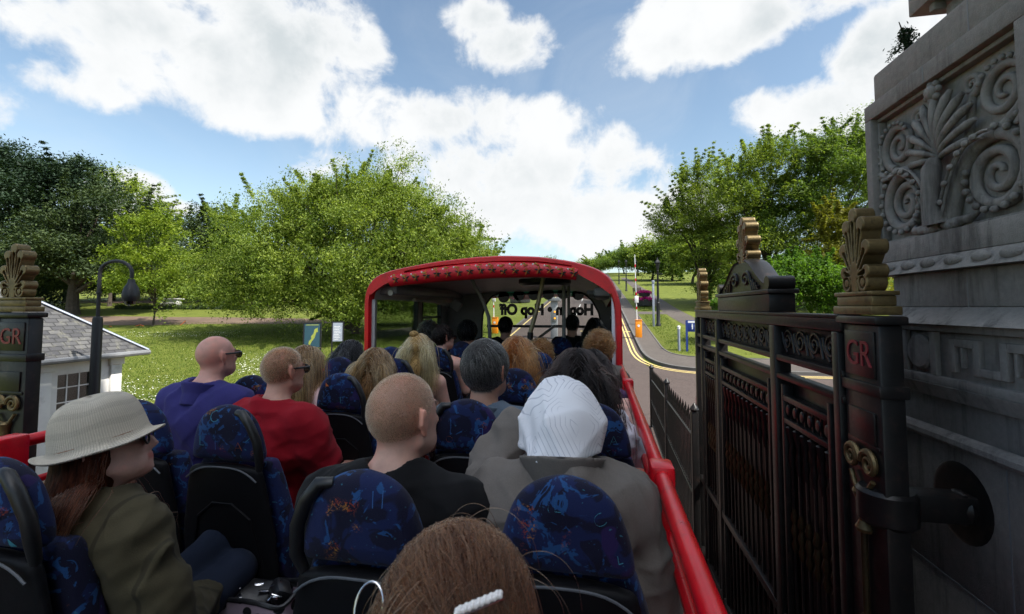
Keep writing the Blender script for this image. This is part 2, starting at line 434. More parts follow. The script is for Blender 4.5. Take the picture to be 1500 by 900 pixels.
    # ---- clothes
    if shirt:
        sl = shirt.get('sleeve', 'short'); off_ = shirt.get('off', .014)*s; amp = shirt.get('wr', .006)*1.9
        cut = {'short': .62, 'long': 1.0}.get(sl, 0)
        def cloth(P):
            d = fold(P, T, .04*s)
            if cut:
                for i in range(2):
                    u = Up[i]; ax = (u[2]-u[1])/np.linalg.norm(u[2]-u[1])
                    if sl == 'long':
                        a_ = smin(prim(P, u), fold(P, Fo[i], .02), .025*s); fx = Fo[i][1]; ax = (fx[2]-fx[1])/np.linalg.norm(fx[2]-fx[1])
                        a_ = a_-.004; cp_ = (P-(fx[1]+(fx[2]-fx[1])*.9)) @ ax
                        a_ = np.maximum(a_, np.where(_rc(P, fx[1], fx[2]+ax*.1, .09*s, .08*s) < 0, cp_, -1))
                    else:
                        a_ = np.maximum(prim(P, u)-.012, (P-(u[1]+(u[2]-u[1])*cut)) @ ax)
                    d = smin(d, a_, .03*s)
            d = d-off_-amp*.55-wrinkle(P, 26/s, amp, seed)-folds(P, 30/s, amp*.5, seed)
            d = np.maximum(d, (zcut-P[:, 2]))
            nk = _rc(P, p(0, -.012, .50), p(0, .012, .80), .0*s, .165*s) if shirt.get('vneck') else _rc(P, p(0, -.012, .585), p(0, .03, .80), (.058 if not collar else .05)*s*f, .12*s)
            d = np.maximum(d, -nk)
            if tank:
                side = np.abs(P[:, 0])-.115*s*wid; hb = P[:, 2]-p(0, 0, .47)[2]
                dn = np.maximum(np.abs(np.abs(P[:, 0])-.088*s*wid)-.017*s, -.5)
                d = np.where(hb < 0, d, np.maximum(d, dn)); d = np.maximum(d, np.where(P[:, 2] > p(0, 0, .40)[2], np.abs(P[:, 0])-.15*s*wid, -1))
            return d
        sp = np.array([q for pr_ in T+(Up if cut else [])+(sum(Fo, []) if sl == 'long' else []) for q in (pr_[1], pr_[2] if pr_[0] == 'c' else pr_[1])])
        l2, h2 = sp.min(0)-.2*s, sp.max(0)+.2*s; l2[2] = zcut-.03
        V2, Q2 = sdf_mesh(cloth, l2, h2, res*.95)
        link(shirt.get('name', 'shirt'), np_mesh('shirt', V2, Q2, None, True), MATS[shirt['mat']], root)
        if collar:
            def cl(P):
                ax0, ax1 = p(0, -.02, .575), p(0, .022, .70); u = (ax1-ax0)/np.linalg.norm(ax1-ax0); q = P-ax0; z_ = q @ u
                rad = np.linalg.norm((q-z_[:, None]*u)*A3(1, .92, 1), axis=1); wall = np.abs(rad-(.075+collar.get('flare', .1)*np.clip(z_, 0, 1))*s*f)-.0065
                fr = collar.get('gap', .035)
                d = np.maximum(np.maximum(wall, z_-collar.get('h', .05)*s), -z_-.055)
                return np.maximum(d, np.where(q[:, 1] > .03, fr-np.abs(q[:, 0]), -1)) if fr else d
            c0 = p(0, 0, .6); V3, Q3 = sdf_mesh(cl, c0-.16, c0+A3(.16, .16, .2), .006)
            link('collar', np_mesh('collar', V3, Q3, None, True), MATS[collar.get('mat', shirt['mat'])], root)
    if legs:
        def trou(P):
            d = fold(P, Lg+T[:1], .03*s)-.012*s-wrinkle(P, 20/s, .006, seed+3)
            d = np.maximum(d, np.where(P[:, 1] < .16*s, P[:, 2]-p(0, 0, .17)[2], -1))
            return d
        lp = np.array([q for pr_ in Lg+T[:1] for q in (pr_[1], pr_[2] if pr_[0] == 'c' else pr_[1])])
        V4, Q4 = sdf_mesh(trou, lp.min(0)-.16, lp.max(0)+.16, max(res, .013))
        link('trousers' if not standing else 'skirt', np_mesh('trousers', V4, Q4, None, True), MATS[legs], root)
        def shoe(P): return fold(P, Ft, .02)-.01
        lp = np.array([q for pr_ in Ft for q in (pr_[1], pr_[2])]); V5, Q5 = sdf_mesh(shoe, lp.min(0)-.07, lp.max(0)+.07, .014)
        link('shoes', np_mesh('shoes', V5, Q5, None, True), MATS['shoe'], root)
    # ---- hair
    if hair and hk != 'bald': make_hair(root, hair, hc, Rh, hsS, s, T, Up, p, rg, seed, res)
    if glasses:
        g = MB(); gm = MB()
        for sg in (-1, 1):
            g.tube([h(sg*.082, -.022, .016), h(sg*.0815, .03, .014), h(sg*.074, .088, .012), h(sg*.066, .1, .012)], [.0035*hsS, .0045*hsS, .006*hsS, .006*hsS], 6)
            ring = [h(sg*(.034+.028*math.cos(a)), .108-.02*abs(.034+.028*math.cos(a)), .0+.021*math.sin(a)) for a in np.linspace(0, 2*math.pi, 14, endpoint=False)]
            g.tube(ring, .003*hsS, 6, closed=True); gm.add(ring, [tuple(range(14))])
        g.tube([h(-.01, .115, .008), h(.01, .115, .008)], .003*hsS, 6)
        fr = g.build('glasses', MATS['black_plastic'], root, local=True); gm.build('lens', MATS['dark_glass'], fr, smooth=0, local=True)
    if extra: extra(root, h, p, hsS, s, Rh, hc)
    return root
def make_hair(root, hair, hc, Rh, hsS, s, T, Up, p, rg, seed, res):
    kind = hair['kind']; N = hair.get('n', 2500); L = hair.get('len', .3)*s; M_ = MATS[hair['mat']]
    th = {'shaved': .0005, 'short': .014, 'long': .016, 'curly': .028}.get(kind, .012)*hair.get('vol', 1.0)
    def tl(P): return (P-hc) @ Rh/hsS
    # roots
    U = rg.normal(size=(N*4, 3)); U /= np.linalg.norm(U, axis=1)[:, None]; Q = SKULL_C+U*SKULL_R
    zl = np.interp(Q[:, 1], *HL)+np.abs(rg.normal(size=len(Q)))*(.006 if kind != 'shaved' else .030); ok = (Q[:, 2] > zl) & (Q[:, 2] < hair.get('zmax', 1)); Q = Q[ok][:N]; U = U[ok][:N]; n = len(Q)
    nr = Q-SKULL_C; nr = nr/SKULL_R**2; nr /= np.linalg.norm(nr, axis=1)[:, None]
    def proj_t(v, nn): return v-nn*(v*nn).sum(1)[:, None]
    if kind == 'shaved':
        k = 3; d = nr*.8+proj_t(np.tile(A3(0, -.1, -.6), (n, 1)), nr)+rg.normal(size=(n, 3))*.25
        d /= np.linalg.norm(d, axis=1)[:, None]; l = hair.get('len', .005)*(.7+.6*rg.random(n))[:, None]
        P = np.stack([Q+d*l*i/(k-1) for i in range(k)], 1)
        P = hc+(P.reshape(-1, 3)*hsS) @ Rh.T
        hair_curves('hair', P.reshape(n, k, 3), M_, root, hair.get('r', .0005), .0002); return
    # cap under the strands
    skc, skr = SKULL_C, SKULL_R+th*.75
    def cap(P):
        q = tl(P); d = _el(q, skc+A3(0, -.004, th*.25), skr); zl = np.interp(q[:, 1], *HL)
        d = np.maximum(d, (zl-.004-q[:, 2])*.8)*hsS
        d = d-wrinkle(q, 60, .002*hsS if kind != 'curly' else .008*hsS, seed)
        if kind == 'long':
            b = hair.get('bulk', .06)*s; LL = L*.82; a = hc+Rh @ A3(0, -.045, -.02)*hsS
            bk = np.minimum(a[1]-.02*s, -.085*s); e1 = A3(a[0], bk-.01, a[2]-.45*LL); e2 = A3(a[0], bk-.045, hc[2]+.09-LL)
            g_ = smin(_rc(P*A3(1, 1.35, 1), a*A3(1, 1.35, 1), e1*A3(1, 1.35, 1), b*1.25, b*1.1), _rc(P*A3(1, 1.35, 1), e1*A3(1, 1.35, 1), e2*A3(1, 1.35, 1), b*1.1, b*.55), .03)
            d = smin(d, g_-wrinkle(P*A3(1, 1, .15), 70, .006, seed+1), .03)
        return d
    lo, hi = hc-.2*hsS, hc+.2*hsS
    if kind == 'long': lo = lo-A3(0, .06, L)
    V, Qd = sdf_mesh(cap, lo, hi, min(res, .009)); hm = link('hair', np_mesh('hair', V, Qd, None, True), MATS[hair['mat']+'_cap'], root)
    cl = rg.integers(0, max(8, n//18), n); cn = rg.normal(size=(n//18+9, 3)); cv = cn[cl]
    if kind in ('short', 'curly'):
        k = 7 if kind == 'short' else 12; step = L/(k-1)/hsS; x = Q+nr*.002; out = [x]
        v = proj_t(np.where((Q[:, 2] > .07)[:, None] & (Q[:, 1] > -.04)[:, None], A3(hair.get('sweep', .5), .75, .0), (Q-CROWN)*A3(1, .6, 1)), nr); v += cv*.12*np.linalg.norm(v, axis=1)[:, None]
        v = v/(np.linalg.norm(v, axis=1)[:, None]+1e-9)*.93+nr*.35; lay = th*(.3+.8*rg.random(n))
        ph = rg.random(n)*6.28; e1 = np.cross(nr, v)
        for i in range(1, k):
            if kind == 'curly':
                a = ph+i*1.15; dv = nr*np.sin(a)[:, None]*.9+e1*np.cos(a)[:, None]*.9+v*.5
            else: dv = v+A3(0, 0, -.12)*i
            dv = dv/np.linalg.norm(dv, axis=1)[:, None]; x = x+dv*step
            g = (x-SKULL_C)/(SKULL_R+lay[:, None]); r_ = np.linalg.norm(g, axis=1)
            fx = (1/r_) if kind == 'short' else np.where(r_ < 1, 1/r_, 1.0)
            x = SKULL_C+(x-SKULL_C)*fx[:, None]; out.append(x)
        P = np.stack(out, 1); P = (hc+(P.reshape(-1, 3)*hsS) @ Rh.T).reshape(n, k, 3)
    else:
        k = hair.get('k', 18); step = L/(k-1); part = hair.get('part', .0)
        x = hc+((Q+nr*.002)*hsS) @ Rh.T; out = [x]
        v0 = np.stack([np.sign(Q[:, 0]-part+rg.normal(size=n)*hair.get('pj', .012))*(.75-.9*np.clip(.05-np.abs(Q[:, 0]), 0, 1)), np.full(n, hair.get('backf', -.55)), np.full(n, .15)], 1)
        v = proj_t(v0, nr)+nr*.25*(0 if hair.get('zmax') else 1); v = (v+cv*.1) @ Rh.T+A3(0, 0, -1.2 if hair.get('zmax') else 0); v /= np.linalg.norm(v, axis=1)[:, None]
        lay = th*(.25+1.0*rg.random(n)**.8); wob = hair.get('wave', .12); ph = cl*1.3; gr = hair.get('grav', .28); len_k = (.75+.3*rg.random(n)+.1*cv[:, 2])[:, None]
        TT = T[1:6]+Up; gt = None
        if hair.get('gather') is not None:
            gt = hc+(A3(*hair.get('gpt', (.026, -.098, .052)))*hsS) @ Rh.T; loose = rg.random(n) < hair.get('loose', .12); dg = np.linalg.norm(gt-x, axis=1); len_k = np.where(loose, len_k[:, 0]*.8, dg*1.35/L+.10)[:, None]; done = np.zeros(n, bool); gtj = gt+rg.normal(size=(n, 3))*.010
            v1 = (gt-x); v1 /= np.linalg.norm(v1, axis=1)[:, None]; nw = nr @ Rh.T; v1 = v1-nw*(v1*nw).sum(1)[:, None]+nw*.25; v1 = v1+cv*.18; v = np.where(loose[:, None], v, v1/np.linalg.norm(v1, axis=1)[:, None])
        for i in range(1, k):
            w = np.stack([np.sin(ph+i*.55), np.cos(ph*1.7+i*.5), np.zeros(n)], 1)*wob*min(1, i/5)
            v = v*(1-gr)+A3(0, -.05, -1)*gr+w*.5+rg.normal(size=(n, 3))*hair.get('fray', .03); v /= np.linalg.norm(v, axis=1)[:, None]
            if gt is not None:
                dd = gtj-x; dl = np.linalg.norm(dd, axis=1)[:, None]; near_ = dl[:, 0] < .028
                vg = v*.55+dd/np.maximum(dl, 1e-3)*.6+cv*.06+rg.normal(size=(n, 3))*hair.get('mess', .03); done = done | near_; vg = np.where(done[:, None], v*.8+cv*.10+A3(.02, -.10, -.32), vg); vg /= np.linalg.norm(vg, axis=1)[:, None]; v = np.where(loose[:, None], v, vg)
            x = x+v*step*len_k
            q = tl(x); g = (q-SKULL_C)/(SKULL_R+lay[:, None]); r_ = np.linalg.norm(g, axis=1); q = np.where((r_ < 1)[:, None], SKULL_C+(q-SKULL_C)/r_[:, None], q)
            # stay off the face
            fc, fr = A3(0, .10, -.05), A3(.074, .12, .115); g = (q-fc)/fr; r_ = np.linalg.norm(g, axis=1); ins = r_ < 1
            q[ins] = fc+(q[ins]-fc)*A3(1.0, .0, .0)/np.maximum(np.abs(q[ins, :1]-fc[0]), .003)*.074*np.sqrt(np.clip(1-(g[ins, 1:2]**2+g[ins, 2:3]**2), 0, 1))+(q[ins]-fc)*A3(0, 1, 1)
            x = hc+(q*hsS) @ Rh.T
            if i > 3:
                d = fold(x, TT, .04*s)-(hair.get('clear', .026)+.02*(lay/th))*s; ins = d < 0
                if ins.any():
                    xi = x[ins]; e = .004
                    gd = np.stack([fold(xi+A3(e, 0, 0), TT, .04*s)-fold(xi-A3(e, 0, 0), TT, .04*s), fold(xi+A3(0, e, 0), TT, .04*s)-fold(xi-A3(0, e, 0), TT, .04*s), fold(xi+A3(0, 0, e), TT, .04*s)-fold(xi-A3(0, 0, e), TT, .04*s)], 1)
                    gd /= np.linalg.norm(gd, axis=1)[:, None]+1e-9; x[ins] = xi-gd*d[ins][:, None]
            out.append(x)
        P = np.stack(out, 1)
    hair_curves('hair_strands', P, M_, hm, hair.get('r', .0012), hair.get('r', .0012)*.35)
# ------------------------------------------------------------------ the materials of the place
simple('red_paint', (.62, .0035, .012), .32, var=.16, vs=5, bump=.05, bs=25, coat=.12, spec=.35, dirt=(.36, .01, .014))
simple('red_dull', (.54, .008, .020), .45, var=.2, vs=4, bump=.05)
simple('black_paint', (.009, .0085, .0085), .38, var=.4, vs=5, bump=.15, bs=30, spec=.35, dirt=(.035, .022, .018))
simple('black_post', (.005, .0055, .007), .5, var=.3, vs=5, bump=.1, bs=30)
simple('black_plastic', (.012, .012, .013), .42, var=.3)
simple('seat_shell', (.0055, .0055, .007), .55, var=.3, vs=4, bump=.12, bs=220, spec=.18)
simple('seat_piping', (.10, .11, .125), .5)
simple('gold', (.150, .108, .046), .44, .6, var=.45, vs=9, bump=.15, bs=40, dirt=(.05, .035, .018))
simple('grey_trim', (.28, .285, .29), .5, var=.15)
simple('grey_dark', (.17, .174, .18), .5, var=.2)
simple('ceiling_grey', (.62, .62, .61), .6, var=.15, vs=2)
simple('pale_tube', (.45, .44, .40), .4)
simple('pole_yellow', (.32, .28, .17), .35, .2)
simple('steel', (.45, .46, .48), .3, .9, var=.15)
simple('white_panel', (.62, .65, .70), .4, var=.08)
simple('deck_grey', (.035, .035, .037), .75, var=.3, vs=10, bump=.2, bs=160)
simple('white_paint', (.72, .71, .68), .5, var=.08, vs=2, bump=.04, dirt=(.5, .49, .45))
simple('cream_paint', (.60, .58, .54), .5, var=.1)
simple('lead_grey', (.24, .27, .33), .45, var=.2)
simple('orange_paint', (.80, .25, .008), .4, var=.1)
simple('sign_blue', (.01, .035, .20), .4, var=.05)
simple('sign_teal', (.022, .060, .085), .4, var=.1)
simple('sign_map', (.24, .27, .05), .5, var=.25, vs=20)
simple('sign_white', (.7, .7, .7), .5, var=.03)
simple('planter_black', (.02, .02, .02), .6)
simple('magenta_petals', (.50, .008, .22), .6, var=.4, vs=14, bump=.6, bs=30)
simple('letter_red', (.17, .010, .018), .4, var=.2)
simple('letter_cyan', (.05, .28, .38), .8, var=.3); simple('letter_blue', (.03, .13, .36), .8, var=.3); simple('letter_orange', (.40, .10, .015), .8, var=.3); simple('letter_pale', (.30, .40, .52), .8, var=.3)

simple('tyre', (.012, .012, .012), .8, bump=.2); simple('car_red', (.38, .008, .022), .3, var=.05, coat=.6); simple('tail_red', (.55, .005, .02), .15)
simple('wood', (.10, .065, .04), .7, var=.35, vs=8)
simple('slab_pale', (.45, .44, .42), .7)
simple('orange_tape', (.75, .13, .02), .5)
simple('bag_lilac', (.30, .22, .28), .55, var=.25, vs=12, bump=.2, bs=40); simple('bag_black', (.012, .012, .014), .35); simple('pearl', (.78, .74, .72), .22, var=.05, coat=.6); simple('silver', (.7, .7, .72), .2, 1.0)
simple('gold_dark', (.045, .032, .014), .5, .5, var=.5, vs=9, bump=.2, bs=40); simple('lime', (.25, .48, .01), .5)
simple('window_dark', (.02, .022, .025), .2)
simple('shoe', (.02, .018, .017), .5)
# cloth
def cloth_mat(name, col, var=.18, weave=900, bump=.25, rough=.85, stripe=None):
    m, t = mat(name); v = t.obj(); n = t.noise(v, 7, 4); n2 = t.noise(v, weave*.3, 2)
    c = t.ramp(t.math('ADD', t.math('MULTIPLY', n, .6), t.math('MULTIPLY', n2, .4)), [(.3, tuple(x*(1-var) for x in col)), (.7, tuple(min(1, x*(1+var)) for x in col))])
    if stripe:
        w = t.new('ShaderNodeTexWave', wave_type='BANDS'); t.put(w.inputs['Vector'], v); w.inputs['Scale'].default_value = stripe[0]; w.inputs['Distortion'].default_value = .6
        c = t.mix(t.math('MULTIPLY', t.step(w.outputs['Fac'], .93, .99), .7), c, stripe[1])
    t.out(t.pr(c, rough, 0, t.bump(n2, bump, .002), .15, Sheen_Weight=.04)); return m
cloth_mat('cloth_blue', (.036, .033, .150)); cloth_mat('cloth_red', (.27, .007, .016)); cloth_mat('cloth_black', (.0075, .0075, .0085)); cloth_mat('cloth_olive', (.068, .058, .034), stripe=(3.2, (.025, .022, .014)), weave=1200, bump=.5)
cloth_mat('cloth_bluegrey', (.115, .150, .195)); cloth_mat('cloth_pink', (.66, .47, .50)); cloth_mat('cloth_white', (.66, .67, .76)); cloth_mat('cloth_grey', (.150, .132, .118)); cloth_mat('cloth_purple', (.090, .050, .120)); cloth_mat('trousers_dark', (.02, .02, .025)); cloth_mat('jeans', (.018, .026, .050), weave=1500, bump=.4); cloth_mat('cloth_navy', (.012, .014, .03)); cloth_mat('cloth_brown', (.05, .035, .025))
def patterned(name, base, dots, sc=40, th=.34):
    m, t = mat(name); v = t.obj(); d = t.vor(v, sc); k = t.step(d, th, th-.06); t.out(t.pr(t.mix(k, base, dots), .85, 0, t.bump(t.noise(v, 200, 2), .2, .002), .2))
patterned('cloth_redprint', (.38, .010, .014), (.75, .70, .66)); patterned('bag_print', (.34, .26, .32), (.012, .012, .014), 26, .46); patterned('cloth_floral', (.62, .60, .60), (.10, .03, .14), 55, .42)
def skin_mat():
    m, t = mat('skin'); v = t.obj(); c = t.attr('Col', 'Color'); n = t.noise(v, 22, 4); n2 = t.noise(v, 260, 3)
    c = t.mix(1.0, c, t.ramp(n, [(.3, (.86, .80, .78)), (.7, (1.12, 1.05, 1.03))]), 'MULTIPLY')
    c = t.mix(t.math('MULTIPLY', t.step(t.noise(v, 11, 4), .45, .7), .65), c, t.mix(1.0, c, (1.08, .78, .74), 'MULTIPLY'))
    t.out(t.pr(c, t.math('ADD', t.math('MULTIPLY', n2, .2), .38), 0, t.bump(n2, .22, .0015), .4, Subsurface_Weight=.12, Subsurface_Radius=(.9, .35, .2), Subsurface_Scale=.006))
skin_mat()
def hair_mat(name, dark, mid, light, rough=.38):
    m, t = mat(name); r_ = t.new('ShaderNodeHairInfo').outputs['Random']; v = t.obj(); n = t.noise(v, 14, 3)
    f = t.math('ADD', t.math('MULTIPLY', r_, .6), t.math('MULTIPLY', n, .4)); c = t.ramp(f, [(.2, dark), (.55, mid), (.9, light)])
    h = t.new('ShaderNodeBsdfHairPrincipled'); h.model = 'CHIANG'; h.parametrization = 'COLOR'; t.put(h.inputs['Color'], c)
    h.inputs['IOR'].default_value = 1.38; h.inputs['Roughness'].default_value = rough; h.inputs['Radial Roughness'].default_value = .5; h.inputs['Random Roughness'].default_value = .1
    t.out(h.outputs[0])
    m, t = mat(name+'_cap'); v = t.obj(); mp = t.new('ShaderNodeMapping'); t.put(mp.inputs[0], v); mp.inputs['Scale'].default_value = (1, 1, .12)
    n = t.noise(mp.outputs[0], 140, 3); t.out(t.pr(t.ramp(n, [(.3, tuple(x*.5 for x in dark)), (.7, mid)]), .6, 0, t.bump(n, .6, .004), .1))
hair_mat('hair_auburn', (.040, .011, .006), (.12, .036, .018), (.30, .115, .055)); hair_mat('hair_brown', (.030, .013, .008), (.068, .030, .017), (.15, .075, .042)); hair_mat('hair_dark', (.003, .002, .002), (.007, .004, .0035), (.018, .010, .008)); hair_mat('hair_black', (.004, .004, .005), (.008, .008, .009), (.02, .02, .022))
hair_mat('hair_blonde', (.22, .12, .04), (.46, .30, .12), (.74, .58, .32)); hair_mat('hair_darkblonde', (.07, .034, .013), (.19, .10, .04), (.46, .30, .14)); hair_mat('hair_grey', (.022, .021, .020), (.07, .067, .065), (.24, .235, .23)); hair_mat('hair_ginger', (.12, .034, .008), (.25, .08, .02), (.45, .19, .06)); hair_mat('hair_curly', (.08, .034, .012), (.19, .085, .03), (.40, .22, .09)); hair_mat('stubble', (.12, .07, .04), (.22, .14, .08), (.36, .25, .16), .5)
hair_mat('hair_near', (.022, .008, .004), (.085, .034, .016), (.24, .115, .058))
# seat fabric: navy moquette with royal blue blotches and speckled orange patches
def moquette():
    m, t = mat('moquette'); tc = t.obj(); r_ = t.orand(); cx = t.new('ShaderNodeCombineXYZ')
    t.put(cx.inputs[0], t.math('MULTIPLY', r_, 37.0)); t.put(cx.inputs[1], t.math('MULTIPLY', r_, 11.0)); t.put(cx.inputs[2], t.math('MULTIPLY', r_, 23.0))
    v = t.vmath('ADD', tc, cx.outputs[0]); a = t.noise(v, 11, 3, .5, .8); b = t.noise(t.vmath('ADD', v, (5, 3, 1)), 17, 4, .6, 1.2); fine = t.noise(v, 420, 2)
    c = t.mix(t.step(a, .50, .535), (.0045, .0055, .026), (.007, .016, .080)); c = t.mix(t.step(b, .58, .60), c, (.014, .075, .23))
    c = t.mix(t.step(t.noise(t.vmath('ADD', v, (9, 2, 7)), 8, 2), .62, .64), c, (.022, .012, .085))
    pat = t.step(t.noise(t.vmath('ADD', v, (1, 8, 4)), 10, 2), .635, .69); sp = t.step(t.noise(t.vmath('ADD', v, (3, 3, 3)), 120, 2, .6, 2.0), .54, .58)
    oc = t.ramp(t.noise(v, 26, 1), [(.42, (.30, .045, .02)), (.55, (.42, .19, .03))]); c = t.mix(t.math('MULTIPLY', pat, sp), c, oc)
    cy = t.step(t.noise(t.vmath('ADD', v, (7, 1, 2)), 30, 2, .5, 3.0), .70, .73); c = t.mix(t.math('MULTIPLY', cy, .7), c, (.04, .20, .30))
    c = t.mix(t.math('MULTIPLY', fine, .35), c, (.004, .005, .015)); t.out(t.pr(c, .8, 0, t.bump(fine, .45, .002), .25, Sheen_Weight=.05))
moquette()
def glass_mat(name, tint, refl=.12):
    m, t = mat(name); tr = t.new('ShaderNodeBsdfTransparent'); tr.inputs[0].default_value = (*tint, 1); gl = t.new('ShaderNodeBsdfGlossy'); gl.inputs['Roughness'].default_value = .02
    lw = t.new('ShaderNodeLayerWeight'); lw.inputs[0].default_value = .25; mx = t.new('ShaderNodeMixShader'); t.put(mx.inputs[0], t.math('ADD', t.math('MULTIPLY', lw.outputs['Fresnel'], .55), refl*.5)); t.t.links.new(tr.outputs[0], mx.inputs[1]); t.t.links.new(gl.outputs[0], mx.inputs[2]); t.out(mx.outputs[0])
glass_mat('sticker', (.15, .14, .15), .0); glass_mat('sticker_edge', (.035, .033, .036), .0)
glass_mat('glass_clear', (.74, .77, .77), .04); glass_mat('glass_tint', (.58, .64, .60), .10); glass_mat('glass_green', (.05, .62, .36), .05); glass_mat('dark_glass', (.06, .06, .06), .3); glass_mat('glass_house', (.55, .6, .58), .2)
# stone of the pylon: dark sooty ashlar
def stone(name, lo, hi, soot, joints=True):
    m, t = mat(name); v = t.geo().outputs['Position']; n = t.noise(v, 1.6, 6, .65); f = t.noise(v, 26, 5, .65); c = t.ramp(t.math('ADD', t.math('MULTIPLY', n, .6), t.math('MULTIPLY', f, .4)), [(.32, lo), (.68, hi)])
    mp = t.new('ShaderNodeMapping'); t.put(mp.inputs[0], v); mp.inputs['Scale'].default_value = (2.2, 2.2, .25); st = t.noise(mp.outputs[0], 2.4, 5, .7)
    c = t.mix(t.math('MULTIPLY', t.step(st, .50, .70), .78), c, soot); c = t.mix(t.math('MULTIPLY', t.step(t.noise(v, 5, 6, .7), .56, .7), .45), c, hi)
    h = t.math('ADD', t.math('MULTIPLY', f, .5), t.math('MULTIPLY', t.noise(v, 130, 4, .7), .5)); t.out(t.pr(c, .88, 0, t.bump(h, .8, .014), .2))
stone('stone', (.172, .163, .155), (.30, .285, .265), (.065, .061, .058))
stone('stone_base', (.175, .163, .15), (.29, .268, .24), (.08, .07, .055))
stone('stone_pale', (.30, .29, .27), (.45, .44, .41), (.16, .15, .13))
def slates():
    m, t = mat('slate'); uv = t.attr('UVW', 'Color'); br = t.new('ShaderNodeTexBrick'); t.put(br.inputs['Vector'], uv)
    br.inputs['Color1'].default_value = (.045, .045, .05, 1); br.inputs['Color2'].default_value = (.11, .108, .105, 1); br.inputs['Mortar'].default_value = (.03, .03, .03, 1); br.inputs['Scale'].default_value = 1; br.inputs['Brick Width'].default_value = .21; br.inputs['Row Height'].default_value = .115; br.inputs['Mortar Size'].default_value = .012; br.inputs['Bias'].default_value = -.1
    v = t.geo().outputs['Position']; n = t.noise(v, 7, 5, .65); c = t.mix(t.math('MULTIPLY', t.step(n, .5, .72), .6), br.outputs[0], (.17, .165, .13)); hb = t.math('SUBTRACT', t.math('MULTIPLY', t.noise(v, 40, 3), .4), br.outputs['Fac']); t.out(t.pr(c, .7, 0, t.bump(hb, .6, .02), .4))
slates()
def asphalt(name, lo, hi, tone2):
    m, t = mat(name); v = t.geo().outputs['Position']; g = t.vor(v, 55, out='Color'); bw = t.new('ShaderNodeRGBToBW'); t.put(bw.inputs[0], g); a = t.noise(v, .35, 5, .6); f = t.noise(v, 8, 5, .7)
    c = t.ramp(t.math('ADD', t.math('MULTIPLY', bw.outputs[0], .45), t.math('MULTIPLY', f, .55)), [(.3, lo), (.7, hi)]); c = t.mix(t.math('MULTIPLY', t.step(a, .42, .62), .55), c, tone2)
    cr = t.step(t.vor(t.vmath('ADD', v, t.vmath('SCALE', t.noise(v, 1.5, 4, out='Color'), scale=.7)), .22, 'DISTANCE_TO_EDGE'), .006, .0); c = t.mix(t.math('MULTIPLY', cr, .5), c, (.03, .027, .025))
    t.out(t.pr(c, .85, 0, t.bump(bw.outputs[0], .25, .006), .3))
asphalt('asphalt_red', (0.0468, 0.0341, 0.0303), (0.0935, 0.0704, 0.0616), (0.0770, 0.0594, 0.0528)); asphalt('asphalt_grey', (0.0385, 0.0341, 0.0308), (0.0825, 0.0743, 0.0671), (0.0660, 0.0578, 0.0523)); asphalt('path_grey', (0.0630, 0.0525, 0.0462), (0.1120, 0.0966, 0.0854), (0.0700, 0.0595, 0.0525))
simple('kerb', (.10, .094, .088), .85, var=.3, vs=3, bump=.2, world=True); simple('yellow_line', (.52, .40, .15), .75, var=.25, vs=9, world=True); simple('white_line', (.48, .47, .45), .75, var=.2, world=True)
def lawn():
    m, t = mat('lawn'); v = t.geo().outputs['Position']; big = t.noise(v, .09, 4, .6); md = t.noise(v, .8, 5, .65); fi = t.noise(v, 9, 5, .75)
    mp = t.new('ShaderNodeMapping'); t.put(mp.inputs[0], v); mp.inputs['Scale'].default_value = (6, 1.6, 1); bl = t.noise(mp.outputs[0], 6, 4, .7)
    f = t.math('ADD', t.math('MULTIPLY', md, .45), t.math('MULTIPLY', t.math('ADD', fi, bl), .275)); c = t.ramp(f, [(.30, (.052, .070, .011)), (.5, (.105, .128, .021)), (.7, (.175, .180, .036))]); c = t.mix(t.math('MULTIPLY', t.step(big, .45, .65), .5), c, (.125, .150, .026))
    t.out(t.pr(c, .9, 0, t.bump(t.math('ADD', fi, bl), .8, .05), .15))
lawn()
simple('soil', (.115, .075, .05), .95, var=.35, vs=1.2, bump=.8, bs=6, world=True)
def leaf_mat(name, dark, mid, light, trans=.42):
    m, t = mat(name); a = t.attr('tint'); c = t.ramp(a, [(.1, dark), (.5, mid), (.9, light)])
    d = t.pr(c, .6, 0, None, .2); tl = t.new('ShaderNodeBsdfTranslucent'); t.put(tl.inputs[0], t.mix(1.0, c, (1.3, 1.35, .55), 'MULTIPLY')); mx = t.new('ShaderNodeMixShader'); mx.inputs[0].default_value = trans; t.t.links.new(d, mx.inputs[1]); t.t.links.new(tl.outputs[0], mx.inputs[2]); t.out(mx.outputs[0])
